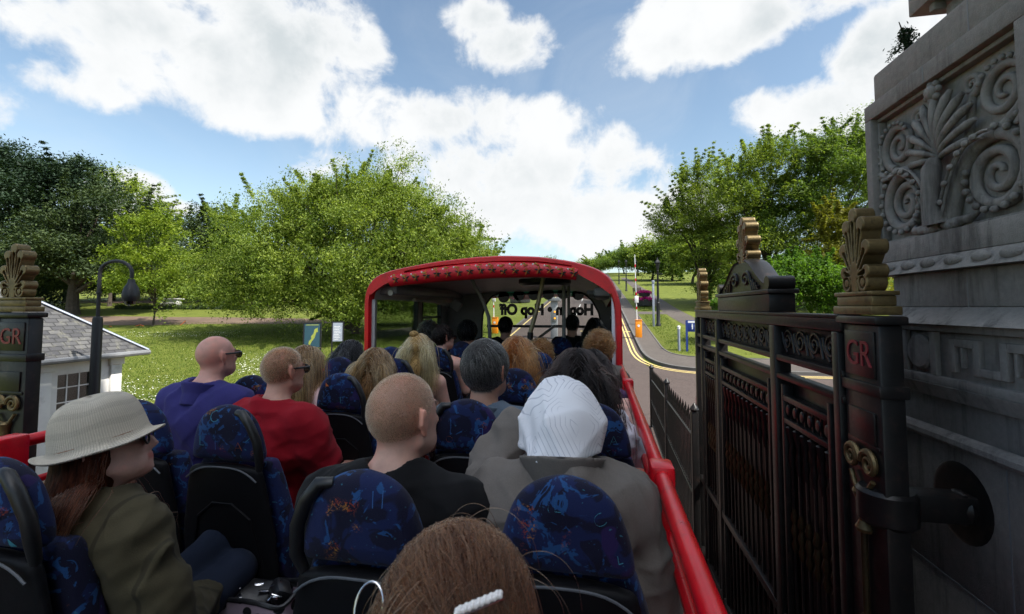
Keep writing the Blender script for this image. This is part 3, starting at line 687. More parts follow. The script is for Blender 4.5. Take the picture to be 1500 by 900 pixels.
leaf_mat('leaf_fresh', (0.080, 0.127, 0.020), (0.152, 0.211, 0.036), (0.268, 0.328, 0.061)); leaf_mat('leaf_mid', (0.054, 0.097, 0.020), (0.103, 0.166, 0.032), (0.188, 0.253, 0.052)); leaf_mat('leaf_cedar', (0.013, 0.027, 0.015), (0.022, 0.043, 0.022), (0.040, 0.068, 0.033), .15); leaf_mat('leaf_bright', (0.088, 0.138, 0.016), (0.168, 0.236, 0.029), (0.271, 0.333, 0.049), .45); leaf_mat('leaf_shrub', (0.041, 0.099, 0.011), (0.082, 0.168, 0.020), (0.133, 0.239, 0.030)); leaf_mat('leaf_dark', (0.022, 0.040, 0.018), (0.042, 0.065, 0.024), (0.075, 0.105, 0.039), .25); leaf_mat('leaf_gold', (.10, .10, .012), (.16, .16, .02), (.22, .22, .035)); leaf_mat('leaf_hedge', (.035, .06, .010), (.06, .095, .015), (.09, .13, .022)); leaf_mat('petal_pink', (.45, .20, .20), (.60, .34, .34), (.7, .5, .45)); leaf_mat('petal_white', (.62, .62, .56), (.74, .74, .68), (.82, .82, .78), .2); leaf_mat('grass_leaf', (.045, .080, .010), (.085, .135, .017), (.135, .185, .026)); leaf_mat('petal_magenta', (.32, .004, .16), (.50, .008, .26), (.65, .05, .38))
simple('bark', (.055, .042, .032), .9, var=.45, vs=5, bump=.9, bs=22); simple('bark_pale', (.20, .18, .15), .85, var=.35, vs=5, bump=.5, bs=22)
def knit():
    m, t = mat('hat_knit'); v = t.attr('UVW', 'Color'); sx = t.new('ShaderNodeSeparateXYZ'); t.put(sx.inputs[0], v); u_, w_ = sx.outputs[0], sx.outputs[1]
    a = t.math('SINE', t.math('MULTIPLY', u_, 6.283*120)); b = t.math('SINE', t.math('ADD', t.math('MULTIPLY', w_, 6.283*150), t.math('MULTIPLY', a, .9))); st = t.math('MULTIPLY', t.math('ADD', a, b), .5)
    hole = t.math('MULTIPLY', t.step(t.math('MULTIPLY', a, b), .45, .75), t.step(t.math('SINE', t.math('MULTIPLY', w_, 6.283*9.0)), .2, .6)); c = t.mix(t.math('MULTIPLY', hole, .75), t.ramp(st, [(0, (.56, .50, .41)), (1, (.80, .74, .63))]), (.10, .085, .065))
    t.out(t.pr(c, .9, 0, t.bump(t.math('SUBTRACT', st, hole), .5, .004), .15))
knit(); simple('hat_cord', (.30, .14, .08), .7)
def hood_cloth():
    m, t = mat('hood_white'); v = t.obj(); d = t.vor(v, 7.5, out='Distance', rnd=.9); n = t.vor(v, 7.5, feature='DISTANCE_TO_EDGE', out='Distance', rnd=.9); fr = t.math('FRACT', t.math('MULTIPLY', n, 10.5)); ln = t.math('MULTIPLY', t.step(t.math('ABSOLUTE', t.math('SUBTRACT', fr, .5)), .10, .05), t.step(t.noise(v, 9, 2), .40, .54))
    t.out(t.pr(t.mix(t.math('MULTIPLY', ln, .75), (.78, .78, .82), (.42, .43, .50)), .85, 0, t.bump(t.noise(v, 240, 3), .2, .002), .2, Sheen_Weight=.1))
hood_cloth()
def emit(name, col, st):
    m, t = mat(name); e = t.new('ShaderNodeEmission'); e.inputs[0].default_value = (*col, 1); e.inputs[1].default_value = st; t.out(e.outputs[0])
emit('amber_lamp', (1, .35, .02), 1.2)
# ------------------------------------------------------------------ daylight
SUN_EL, SUN_AZ = 52.0, 111.0      # azimuth clockwise from the road's direction: the sun stands to the right
sd = Vector((math.sin(R(SUN_AZ))*math.cos(R(SUN_EL)), math.cos(R(SUN_AZ))*math.cos(R(SUN_EL)), math.sin(R(SUN_EL))))
sl = bpy.data.lights.new('sun', 'SUN'); sl.energy = 3.5; sl.angle = R(.55); sl.color = (1, .955, .88)
so = bpy.data.objects.new('sun', sl); COL.objects.link(so); so.rotation_euler = sd.to_track_quat('Z', 'Y').to_euler(); so.location = (40, -5, 60)
w = bpy.data.worlds.new('World'); SC.world = w; w.use_nodes = True; w.node_tree.nodes.clear()
class WT(NT):
    def __init__(s, m): s.t = m.node_tree; s.n = s.t.nodes
t = WT(w); D = t.new('ShaderNodeTexCoord').outputs['Generated']
sky = t.new('ShaderNodeTexSky', sky_type='NISHITA'); sky.sun_disc = False; sky.sun_elevation = R(SUN_EL); sky.sun_rotation = R(SUN_AZ); sky.air_density = 1.0; sky.dust_density = .6; sky.ozone_density = 1.6
fb = t.noise(D, 5.0, 9, .60, .25); fb2 = t.noise(t.vmath('ADD', D, (3, 1, 2)), 14.0, 8, .62, .35)
clouds = [(150, 40, 230, 75, 1), (300, 105, 250, 75, 1), (430, 60, 110, 110, .9), (105, 120, 95, 42, .9), (515, 60, 45, 60, .75), (700, 25, 50, 45, .85), (740, 72, 68, 42, .9),
          (590, 185, 150, 52, 1), (745, 180, 105, 52, 1), (720, 250, 230, 62, 1), (880, 245, 82, 52, .95), (820, 315, 200, 60, 1), (1000, 310, 90, 42, .85), (1060, 18, 130, 62, 1), (1220, -12, 120, 36, .9), (1290, 75, 70, 75, .95), (1190, 160, 90, 45, 1), (1280, 190, 80, 60, .9), (175, 285, 70, 42, .85), (255, 305, 45, 16, .7), (-250, 60, 200, 100, 1), (1800, 150, 300, 120, 1), (600, -350, 500, 130, 1), (1200, -500, 400, 120, .9)]
bias = None
for (px, py, rx, ry, wt) in clouds:
    d = ray(px, py); l = d.length; c = d/l; u = (RT-c*RT.dot(c)).normalized(); v = (UP-c*UP.dot(c)).normalized()
    q = t.vmath('SUBTRACT', D, tuple(c)); a = t.vmath('DOT_PRODUCT', q, tuple(u*(F*l/rx*.9))); b = t.vmath('DOT_PRODUCT', q, tuple(v*(F*l/ry*.95)))
    e = t.math('SUBTRACT', wt, t.math('MULTIPLY_ADD', a, a, t.math('MULTIPLY', b, b))); bias = e if bias is None else t.math('SMOOTH_MAX', bias, e, .25)
bias = t.math('MAXIMUM', bias, -1.1)
behind = t.step(t.vmath('DOT_PRODUCT', D, tuple((Vector((0, 0, 1))*.93-FW*.32+RT*.05).normalized())), .62, .90); bias = t.math('ADD', bias, t.math('MULTIPLY', behind, 1.25))  # added bright cloud overhead, out of view, to lift the ambient light
den = t.math('ADD', t.math('MULTIPLY', bias, .50), t.math('ADD', t.math('MULTIPLY', t.math('SUBTRACT', fb, .5), 1.7), t.math('MULTIPLY', t.math('SUBTRACT', fb2, .5), .85)))
mask = t.step(den, -.05, .33); thick = t.step(den, .1, .8)
sx = t.new('ShaderNodeSeparateXYZ'); t.put(sx.inputs[0], D)
sh = t.noise(t.vmath('ADD', D, (.02, .0, .09)), 4.0, 5, .55); grey = t.math('MULTIPLY', t.math('MULTIPLY', thick, t.step(sh, .40, .64)), t.step(sx.outputs[2], .02, .5))
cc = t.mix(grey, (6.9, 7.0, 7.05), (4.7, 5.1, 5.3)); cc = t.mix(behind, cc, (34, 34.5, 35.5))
wisp = t.math('MULTIPLY', t.step(t.noise(D, 3.2, 7, .6, .6), .42, .8), .22)
base = t.mix(1.0, sky.outputs[0], (1.62, 1.55, 1.36), 'MULTIPLY'); base = t.mix(wisp, base, (6, 6.4, 6.7))
low = t.math('MULTIPLY', t.step(sx.outputs[2], .34, .0), .5); base = t.mix(low, base, (4.4, 5.5, 6.5))
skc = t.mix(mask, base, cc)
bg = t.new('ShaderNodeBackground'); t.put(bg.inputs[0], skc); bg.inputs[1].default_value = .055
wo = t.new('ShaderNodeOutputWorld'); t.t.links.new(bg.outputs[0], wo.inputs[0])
vs = SC.view_settings; vs.view_transform = 'Standard'; vs.look = 'None'; vs.exposure = 1.38; vs.gamma = 1; vs.use_curve_mapping = False
SC.cycles.max_bounces = 7; SC.cycles.transparent_max_bounces = 12; SC.cycles.use_denoising = True; SC.cycles.sample_clamp_indirect = 6; SC.cycles.caustics_reflective = False; SC.cycles.caustics_refractive = False
SC.cycles.use_adaptive_sampling = True; SC.cycles.adaptive_threshold = .015
# ------------------------------------------------------------------ ground, roads, kerbs
def grassy(x, y): return (x > 3.12 and y > 22.0) or (x < -6.05 and y > 12.9) or (x < -9.2)
xs = sorted(set([-400, -250, -150, -110] + list(np.linspace(-90, -10, 41)) + [-9.3, -9.1, -6.2, -5.95, -5.7, -3, 0, 2, 3.05, 3.2, 5.5, 7.1] + list(np.linspace(9, 60, 18)) + [80, 120, 200, 400]))
ys = sorted(set([-150, -60, -30, -10, 0] + list(np.linspace(5, 9, 9)) + [11, 12.8, 13.0, 15, 17, 19, 20, 21.9, 22.1] + list(np.linspace(24, 120, 49)) + [130, 140, 150, 165, 175, 185, 195, 205, 260, 400, 700]))
V = [(x, y, G(y)+(.10 if grassy(x, y) else 0)) for y in ys for x in xs]; nx = len(xs)
Q = [(j*nx+i, j*nx+i+1, (j+1)*nx+i+1, (j+1)*nx+i) for j in range(len(ys)-1) for i in range(nx-1)]
ground = link('ground', np_mesh('ground', V, Q, None, True), MATS['lawn'], kind='structure')
def strip(name, left, right, dz, m, kind='structure', parent=None):
    """sheet between two edge lines following the slope"""
    def dens(pl):
        o = []
        for a, b in zip(pl[:-1], pl[1:]):
            n = max(1, int(max(abs(b[1]-a[1]), abs(b[0]-a[0]))/.5) if abs(b[1]-a[1]) < 30 else 60)
            n = min(n, 120); o += [(a[0]+(b[0]-a[0])*i/n, a[1]+(b[1]-a[1])*i/n) for i in range(n)]
        return o+[pl[-1]]
    def resample(pl, n):
        L = [0]
        for a, b in zip(pl[:-1], pl[1:]): L.append(L[-1]+math.hypot(b[0]-a[0], b[1]-a[1]))
        q = np.linspace(0, L[-1], n); return list(zip(np.interp(q, L, [p[0] for p in pl]), np.interp(q, L, [p[1] for p in pl])))
    n = 260; l, r_ = resample(left, n), resample(right, n)
    V = [(x, y, G(y)+dz) for x, y in l]+[(x, y, G(y)+dz) for x, y in r_]; Qs = [(i, i+1, n+i+1, n+i) for i in range(n-1)]
    me = np_mesh(name, V, Qs, None, True); bm = bmesh.new(); bm.from_mesh(me); bmesh.ops.recalc_face_normals(bm, faces=bm.faces); bm.to_mesh(me); bm.free()
    return link(name, me, m, parent, kind=kind)
strip('road', [(-5.7, 20.4), (-5.7, 165)], [(2.0, 20.4), (2.0, 165)], .03, MATS['asphalt_red'])
strip('forecourt', [(-40, -60), (-9.1, -60), (-9.1, -30), (-9.1, 5), (-9.1, 9), (-9.1, 12.9), (-5.7, 13.2), (-5.7, 20.4)] if False else [(-9.1, -60), (-9.1, 12.9)], [(45, -60), (45, 12.9)], .024, MATS['asphalt_red'])
strip('forecourt', [(-5.7, 12.9), (-5.7, 20.4)], [(45, 12.9), (45, 20.4)], .026, MATS['asphalt_red'])
K = [(2.0, 160), (2.0, 60), (2.0, 24.5), (2.02, 23.2), (2.12, 22.0), (2.35, 21.1), (2.75, 20.4), (3.3, 19.95), (4.2, 19.65), (6, 19.5), (45, 19.3)]
B = [(3.1, 160), (3.1, 60), (3.1, 24.8), (3.13, 23.9), (3.22, 23.2), (3.4, 22.7), (3.7, 22.35), (4.1, 22.1), (4.7, 21.95), (6.3, 21.85), (45, 21.7)]
def smooth_pl(pl, it=3):
    for _ in range(it):
        o = [pl[0]]
        for a, b in zip(pl[:-1], pl[1:]): o += [(a[0]*.75+b[0]*.25, a[1]*.75+b[1]*.25), (a[0]*.25+b[0]*.75, a[1]*.25+b[1]*.75)]
        pl = o+[pl[-1]]
    return pl
def dense(pl, st=.6):
    o = []
    for a, b in zip(pl[:-1], pl[1:]):
        n = max(1, int(math.hypot(b[0]-a[0], b[1]-a[1])/st)); o += [(a[0]+(b[0]-a[0])*i/n, a[1]+(b[1]-a[1])*i/n) for i in range(n)]
    return o+[pl[-1]]
def offs(pl, d):
    o = []
    for i, p in enumerate(pl):
        a = pl[max(0, i-1)]; b = pl[min(len(pl)-1, i+1)]; tx, ty = b[0]-a[0], b[1]-a[1]; l = math.hypot(tx, ty)+1e-9; o.append((p[0]+ty/l*d, p[1]-tx/l*d))
    return o
def ribbon(name, pl, d0, d1, z0, z1, m, kind='structure'):
    """a kerb or painted line swept along a plan line: from offset d0 to d1, heights z0..z1 above the slope"""
    a, b = offs(pl, d0), offs(pl, d1); n = len(pl); V = []; Fq = []
    for (x, y), (x2, y2) in zip(a, b): V += [(x, y, G(y)+z0), (x, y, G(y)+z1), (x2, y2, G(y2)+z1), (x2, y2, G(y2)+z0)]
    for i in range(n-1):
        for k in range(3): Fq.append((4*i+k, 4*i+k+1, 4*i+4+k+1, 4*i+4+k))
    me = np_mesh(name, V, Fq); bm = bmesh.new(); bm.from_mesh(me); bmesh.ops.recalc_face_normals(bm, faces=bm.faces); bm.to_mesh(me); bm.free(); me.shade_smooth(); me.set_sharp_from_angle(angle=R(40))
    return link(name, me, m, kind=kind)
Ks, Bs = dense(smooth_pl(K)), dense(smooth_pl(B))
strip('pavement', offs(Ks, -.12), Bs, .125, MATS['path_grey'])
ribbon('kerb', Ks, 0, -.13, 0, .14, MATS['kerb']); ribbon('pavement_edging', Bs, -.05, .02, .05, .15, MATS['kerb'])
KL = dense([(-5.7, 12.9), (-5.7, 160)]); ribbon('kerb', KL, -.13, 0, 0, .14, MATS['kerb'])
for k, d in enumerate((.22, .42)):
    ribbon('yellow_line', Ks, d, d+.085, .034+.001*k, .037+.001*k, MATS['yellow_line'])
ribbon('yellow_line', KL, .25, .35, .034, .037, MATS['yellow_line'])
for k in range(14):
    y = 24+k*7.0; ribbon('road_marking', [(-1.9, y), (-1.9, y+1.5), (-1.9, y+3.6)], -.05, .05, .034, .038, MATS['white_line'])
for k in range(4): ribbon('road_marking', [(-1.2+k*.9, 30.0), (-.6+k*.9, 30.0)], -.09, .09, .034, .038, MATS['yellow_line'])
# the footpath over the lawn on the right with the link to the pavement
strip('footpath', smooth_pl([(5.5, 120), (5.5, 60), (5.35, 42), (5.6, 33), (6.6, 27), (12, 24)]), smooth_pl([(7.0, 120), (7.0, 60), (6.9, 44), (7.2, 35), (8.2, 30), (13, 27)]), .112, MATS['path_grey'])
strip('footpath', [(3.1, 39.0), (5.45, 39.0)], [(3.1, 41.0), (5.45, 41.0)], .110, MATS['path_grey'])
# soil beds on the left lawn
def patch(name, cx, cy, rx, ry, dz, m, seed, n=48, parent=None):
    r = random.Random(seed); V = [(cx, cy, G(cy)+dz)]; ph = [r.random()*6 for _ in range(4)]
    for k in range(n):
        a = 2*math.pi*k/n; q = 1+.10*math.sin(3*a+ph[0])+.07*math.sin(5*a+ph[1])+.04*math.sin(9*a+ph[2]); x, y = cx+rx*q*math.cos(a), cy+ry*q*math.sin(a); V.append((x, y, G(y)+dz))
    me = bpy.data.meshes.new(name); me.from_pydata(V, [], [(0, 1+k, 1+(k+1) % n) for k in range(n)]); return link(name, me, m, kind='structure')
patch('soil_bed', -38, 33.2, 17, 2.7, .115, MATS['soil'], 3); patch('soil_bed', -52, 52, 18, 2.5, .116, MATS['soil'], 5)
# ------------------------------------------------------------------ trees
def leaves(name, C, S, n_each, size, rng, droop=0.0, up=.5):
    """clumps C (n,3) with spreads S (n,3): many small folded leaves"""
    n = len(C)*n_each; ci = np.repeat(np.arange(len(C)), n_each)
    P = C[ci]+rng.normal(size=(n, 3))*S[ci]
    N = rng.normal(size=(n, 3)); N[:, 2] = np.abs(N[:, 2])+up; N /= np.linalg.norm(N, axis=1)[:, None]
    A = np.cross(N, rng.normal(size=(n, 3))); A[:, 2] -= droop; A /= np.linalg.norm(A, axis=1)[:, None]; Bv = np.cross(N, A)
    sz = size*(.6+.8*rng.random(n))[:, None]
    V = np.stack([P-A*sz, P+Bv*sz*.42+N*sz*.12, P+A*sz, P-Bv*sz*.42+N*sz*.12], 1).reshape(-1, 3)
    tint = np.clip(.5+.22*rng.normal(size=len(C))[ci]+.16*rng.normal(size=n), 0, 1)
    return np_mesh(name, V, np.arange(n*4).reshape(-1, 4), {'tint': np.repeat(tint, 4)})
def crown_clumps(blobs, n, rng, shell=.55, spray=.08):
    B_ = np.array([b[:6] for b in blobs], float); wt = (B_[:, 3]*B_[:, 4]*B_[:, 5])**.7; wt /= wt.sum(); k = rng.choice(len(B_), n, p=wt)
    U = rng.normal(size=(n, 3)); U /= np.linalg.norm(U, axis=1)[:, None]; U[:, 2] = np.where(U[:, 2] < -.3, -U[:, 2]*.6, U[:, 2])
    r = shell+(1-shell)*rng.random(n)**.6+np.where(rng.random(n) < spray, .12+.22*rng.random(n), 0)
    return B_[k, :3]+U*r[:, None]*B_[k, 3:6]
def make_tree(name, label, base, blobs, n_cl, n_each, size, sig, m, tr=.3, th=None, group=None, seed=1, droop=.0, limbs=14, bark='bark', shell=.55, spray=.08, fork=None, cat='tree', kids=True, shoots=60, bough=1.5):
    rng = np.random.default_rng(seed); b = Vector(base); t = thing(name, label, cat, b, 0, group)
    bl = [(x, y, z, rx, ry, rz) for (x, y, z, rx, ry, rz) in blobs]; nb = max(6, n_cl//13); B0 = crown_clumps(bl, nb, rng, shell, spray); k = rng.integers(0, nb, n_cl); C = B0[k]+rng.normal(size=(n_cl, 3))*np.array([sig[0], sig[1], sig[2]*.75])*bough
    C = np.concatenate([C, crown_clumps(bl, n_cl//4, rng, .25, 0)])
    S0 = np.tile(np.array(sig, float), (len(C), 1))*(.55+.6*rng.random((len(C), 1)))
    if shoots:
        a = crown_clumps(bl, shoots, rng, .92, 0); cen = np.array([x[:3] for x in bl]).mean(0); dr = a-cen; dr /= np.linalg.norm(dr, axis=1)[:, None]; dr = dr*.7+rng.normal(size=(shoots, 3))*.4+np.array([0, 0, .22]); dr /= np.linalg.norm(dr, axis=1)[:, None]; ln = sig[0]*(2.0+3.2*rng.random(shoots))[:, None]
        for q in np.linspace(.1, 1, 6): C = np.concatenate([C, a+dr*ln*q]); S0 = np.concatenate([S0, np.tile(np.array(sig)*(.34-.2*q), (shoots, 1))])
    S = S0; n_each = int(n_each*.8)
    link('crown', leaves('crown', C, S, n_each, size, rng, droop), m, t, local=True)
    if kids:
        top = Vector(np.array([x[:3] for x in bl]).mean(0)); th = th or top.z*.8; mb = MB(); pts = []; rs = []
        lean = Vector((rng.normal()*.04*th, rng.normal()*.04*th, 0))
        for i in range(9):
            u = i/8; pts.append(Vector((0, 0, -.3))+Vector((top.x*.5*u*u, top.y*.5*u*u, th*u+.3*u))+lean*math.sin(u*3)); rs.append(tr*(1.35 if i == 0 else 1)*(1-.72*u))
        mb.tube(pts, rs, 10)
        for k in range(limbs):
            c = Vector(C[rng.integers(len(C))]); u = rng.uniform(fork or .3, .95); i = min(7, int(u*8)); p0 = pts[i].lerp(pts[i+1], u*8-i); r0 = tr*(1-.72*u)*.6
            mid = p0.lerp(c, .5)+Vector((0, 0, (c-p0).length*.08)); q = [p0, p0.lerp(mid, .5)+Vector(rng.normal(size=3))*.12, mid, mid.lerp(c, .6)+Vector(rng.normal(size=3))*.15, c]; mb.tube(q, [r0, r0*.75, r0*.5, r0*.3, r0*.1], 6)
        mb.build('trunk', MATS[bark], t, local=True)
    return t
def gp(px, py, t_=None):
    p = atG(px, py); return p
# the wide drooping tree left of the road
b = Vector((-15.6, 27.6, G(27.6)))
make_tree('weeping_tree', 'wide fresh green tree with drooping branches left of the bus roof', b,
    [(0, 0, 6.6, 5.6, 5, 3.9), (-4.2, .5, 5.2, 3.6, 3.6, 3.2), (4.6, .5, 4.6, 3.9, 3.8, 2.9), (-6.2, 1, 3.4, 2.9, 3, 2.5), (6.4, 0, 3.4, 2.6, 3, 2.2), (0, -2.5, 3.8, 6.0, 3.2, 2.8), (1.6, 0, 8.2, 3.4, 3.2, 2.2), (-2.4, 0, 8.0, 3.0, 3, 2.2), (-3.5, -2, 2.6, 3.4, 2.5, 1.9), (3.4, -2, 2.2, 3.8, 2.4, 1.9), (0, -3.2, 1.9, 4.6, 1.8, 1.5), (5.6, -1, 2.2, 2.8, 2.4, 1.6), (-6.2, -.5, 2.4, 2.6, 2.4, 1.7), (-8.3, -1.2, 4.0, 2.8, 2.8, 2.5), (-8.4, -1.8, 2.3, 2.6, 2.4, 1.7), (-5.8, -1, 6.8, 3.2, 3, 2.4), (5.0, .3, 6.2, 3.2, 3, 2.3), (0.3, 0, 8.5, 3.8, 3.2, 1.9)],
    3300, 84, .078, (.36, .36, .30), MATS['leaf_fresh'], .34, seed=21, droop=.5, limbs=70, fork=.12, spray=.14, shoots=200, bough=2.3)
# left of the lodge: cedar, broad tree, birch, young tree and the trees behind
def on(px, t_):
    d = ray(px, 450); x, y = d.x*t_, d.y*t_; return Vector((x, y, G(y)))
def hz(px, py, t_): return (EYE+ray(px, py)*t_)
def tree_px(name, label, px, t_, blobs_px, *a, **k):
    """blobs given as (px, py, half width px, half height px, depth) at distance t_"""
    b = on(px, t_); out = []
    for (x, y, rx, ry, dz) in blobs_px:
        c = hz(x, y, t_+dz)-b; sc = (t_+dz)/F; out.append((c.x, c.y, c.z, rx*sc, (rx*.9)*sc, ry*sc))
    return make_tree(name, label, b, out, *a, **k)
tree_px('cedar_tree', 'tall dark cedar at the far left edge with a dense rounded top', 35, 50, [(20, 270, 85, 60, 0), (85, 290, 55, 55, 0), (-40, 300, 80, 80, 0), (40, 350, 95, 50, 0), (0, 400, 80, 50, 2), (75, 335, 60, 60, -1), (20, 430, 60, 26, 0), (100, 265, 36, 40, 0)], 1500, 66, .16, (.75, .75, .38), MATS['leaf_cedar'], .55, shoots=12, seed=31, limbs=30, spray=.12)
tree_px('broad_tree', 'broad green tree with a forked bare trunk standing on the lawn behind the lodge', 107, 46, [(150, 330, 75, 55, 0), (105, 375, 70, 50, -1), (200, 365, 60, 55, 1), (60, 385, 55, 40, 0), (150, 400, 80, 30, 0), (200, 405, 40, 24, 0), (55, 415, 36, 18, 0)], 900, 64, .14, (.6, .6, .36), MATS['leaf_dark'], .62, th=7.5, seed=32, limbs=24, spray=.12)
tree_px('birch_tree', 'thin open birch with sparse leaves against the sky behind the broad tree', 160, 56, [(150, 290, 45, 40, 0), (190, 300, 42, 42, 0), (170, 260, 26, 24, 0), (215, 320, 40, 30, 0), (120, 280, 30, 34, 0)], 170, 26, .16, (.5, .5, .36), MATS['leaf_fresh'], .22, seed=33, limbs=40, bark='bark', shell=.2, spray=.35)
tree_px('young_tree', 'slim young tree with a bright open crown and thin bare stem on the left lawn', 224, 36, [(225, 350, 42, 34, 0), (205, 385, 40, 34, 0), (245, 392, 40, 38, 0), (225, 420, 46, 26, 0), (262, 425, 24, 18, 0), (190, 420, 26, 20, 0), (222, 335, 26, 20, 0)], 460, 52, .085, (.34, .34, .24), MATS['leaf_bright'], .085, seed=34, limbs=22, spray=.2)
bgs = [('dark_tree', 'dark low tree closing the view behind the broad forked tree', 95, 64, [(90, 415, 60, 30, 0), (60, 390, 50, 40, 0), (130, 395, 50, 36, 0)], 'leaf_dark', .4, 420),
       ('dark_tree', 'dark low tree behind the slim young tree and the pale block', 245, 68, [(235, 415, 46, 28, 0), (265, 405, 40, 34, 0), (210, 395, 40, 36, 0)], 'leaf_dark', .4, 420),
       ('pine_tree', 'dark pine with a pointed top between the young tree and the wide drooping tree', 300, 62, [(305, 350, 34, 40, 0), (285, 390, 46, 40, 0), (325, 385, 36, 40, 0), (300, 330, 18, 20, 0), (270, 350, 20, 28, 0)], 'leaf_dark', .34, 420),
       ('evergreen_tree', 'dark blue green evergreen low behind the lamp arch', 165, 66, [(165, 410, 60, 32, 0), (220, 425, 50, 26, 0), (110, 425, 50, 25, 0), (190, 380, 50, 40, 2)], 'leaf_cedar', .3, 420),
       ('leafy_tree', 'mid green tree behind the lawn hedge left of the wide drooping tree', 330, 60, [(330, 390, 44, 40, 0), (355, 350, 44, 40, 0), (300, 420, 40, 26, 0), (380, 400, 60, 46, 4)], 'leaf_mid', .3, 460),
       ('dark_tree', 'dark tree filling the left edge behind the gold palmette of the left gate', -30, 58, [(-40, 380, 80, 70, 0), (20, 420, 60, 40, 0), (-90, 330, 90, 80, 0)], 'leaf_dark', .4, 420),
       ('distant_tree', 'green tree in the far background right behind the wide drooping tree', 660, 75, [(660, 380, 70, 40, 0), (600, 390, 60, 36, 0), (540, 395, 70, 34, 0), (700, 392, 40, 28, 0)], 'leaf_mid', .3, 380)]
for nm, lb, px, t_, bl, m, tr, nc in bgs: tree_px(nm, lb, px, t_, bl, nc, 56, .17, (.75, .75, .42), MATS[m], tr, seed=int(px)+400, limbs=14, shoots=24, group='trees at the back of the left lawn')
# right side
rt = [('tall_tree', 'tall fresh green tree left of the right-hand group with sky through its thin top', 1040, 46, [(1035, 300, 48, 52, 0), (1010, 345, 46, 40, 0), (1060, 350, 50, 45, 0), (1035, 265, 30, 30, 0), (990, 320, 30, 30, 0), (1045, 390, 60, 30, 0), (1060, 420, 44, 22, 0)], 'leaf_fresh', .3, 620),
      ('tall_tree', 'broad tall tree in the middle of the right-hand group above the gate pediment', 1120, 40, [(1120, 270, 58, 52, 0), (1090, 310, 52, 50, 0), (1150, 320, 60, 55, 0), (1110, 370, 66, 45, 0), (1130, 235, 40, 28, 0), (1110, 415, 60, 28, 0), (1160, 400, 50, 36, 0)], 'leaf_fresh', .34, 820),
      ('tall_tree', 'tall tree of the right-hand group touching the edge of the stone pylon', 1215, 38, [(1210, 270, 62, 60, 0), (1250, 240, 55, 55, 0), (1180, 320, 50, 50, 0), (1230, 350, 60, 50, 0), (1215, 225, 40, 28, 0), (1200, 400, 60, 40, 0), (1240, 420, 50, 36, 0)], 'leaf_mid', .34, 820),
      ('tall_tree', 'wide hidden tree of the right-hand group rising behind the stone pylon', 1320, 40, [(1300, 280, 60, 80, 0), (1350, 300, 80, 80, 0)], 'leaf_mid', .34, 300)]
for i, (nm, lb, px, t_, bl, m, tr, nc) in enumerate(rt): tree_px(nm, lb, px, t_, bl, nc, 74, .092, (.5, .5, .34), MATS[m], tr, seed=70+i, limbs=34, shoots=160, group='tall trees behind the right gate', spray=.14, fork=.2)
tree_px('gold_conifer', 'yellow green conifer beside the stone pylon behind the near gold palmette', 1225, 27, [(1225, 340, 26, 34, 0), (1225, 390, 36, 40, 0), (1240, 430, 42, 34, 0)], 260, 46, .10, (.26, .26, .2), MATS['leaf_gold'], .12, seed=80, limbs=8)
for i, (px, bl, lb) in enumerate([(1150, [(1150, 418, 42, 26, 0), (1110, 438, 40, 20, 0), (1168, 400, 30, 22, 0), (1075, 446, 26, 12, 0)], 'bright green shrub behind the gate pediment, left of two'), (1205, [(1200, 425, 44, 30, 0), (1225, 448, 44, 20, 0), (1185, 405, 26, 20, 0)], 'bright green shrub beside the near gold palmette, right of two')]):
    tree_px('shrub', lb, px, 24, bl, 420, 50, .075, (.22, .22, .18), MATS['leaf_shrub'], .06, seed=90+i, limbs=8, group='shrubs behind the right gate', cat='shrub')
ft = [(955, 100, [(955, 378, 24, 18, 0), (948, 368, 15, 12, 0), (965, 392, 20, 14, 0)], 'round tree on the right lawn far up the avenue beside the lamp posts'), (915, 150, [(912, 382, 24, 14, 0), (895, 388, 18, 9, 0)], 'far tree at the top of the avenue over its right verge'), (880, 170, [(880, 388, 18, 8, 0), (865, 390, 14, 6, 0)], 'low far tree just above the red bus roof'), (985, 95, [(985, 375, 26, 26, 0), (975, 395, 24, 14, 0), (1002, 362, 20, 20, 0)], 'tree on the right lawn with its trunk and shadow in view'), (1015, 80, [(1020, 380, 40, 24, 0), (1050, 385, 40, 24, 0)], 'dense tree behind the small far palmette of the right gate'), (935, 130, [(935, 384, 16, 14, 0), (925, 376, 14, 10, 0)], 'small dense tree left of the round tree on the avenue'),
      (800, 160, [(800, 392, 40, 10, 0), (750, 394, 40, 10, 0), (700, 396, 40, 10, 0)], 'low far tree hidden behind the bus roof')]
for i, (px, t_, bl, lb) in enumerate(ft): tree_px('avenue_tree', lb, px, t_, bl, 320, 50, .26, (.8, .8, .6), MATS['leaf_mid' if i % 2 else 'leaf_fresh'], .3, seed=110+i, limbs=8, shoots=12, group='trees along the avenue')
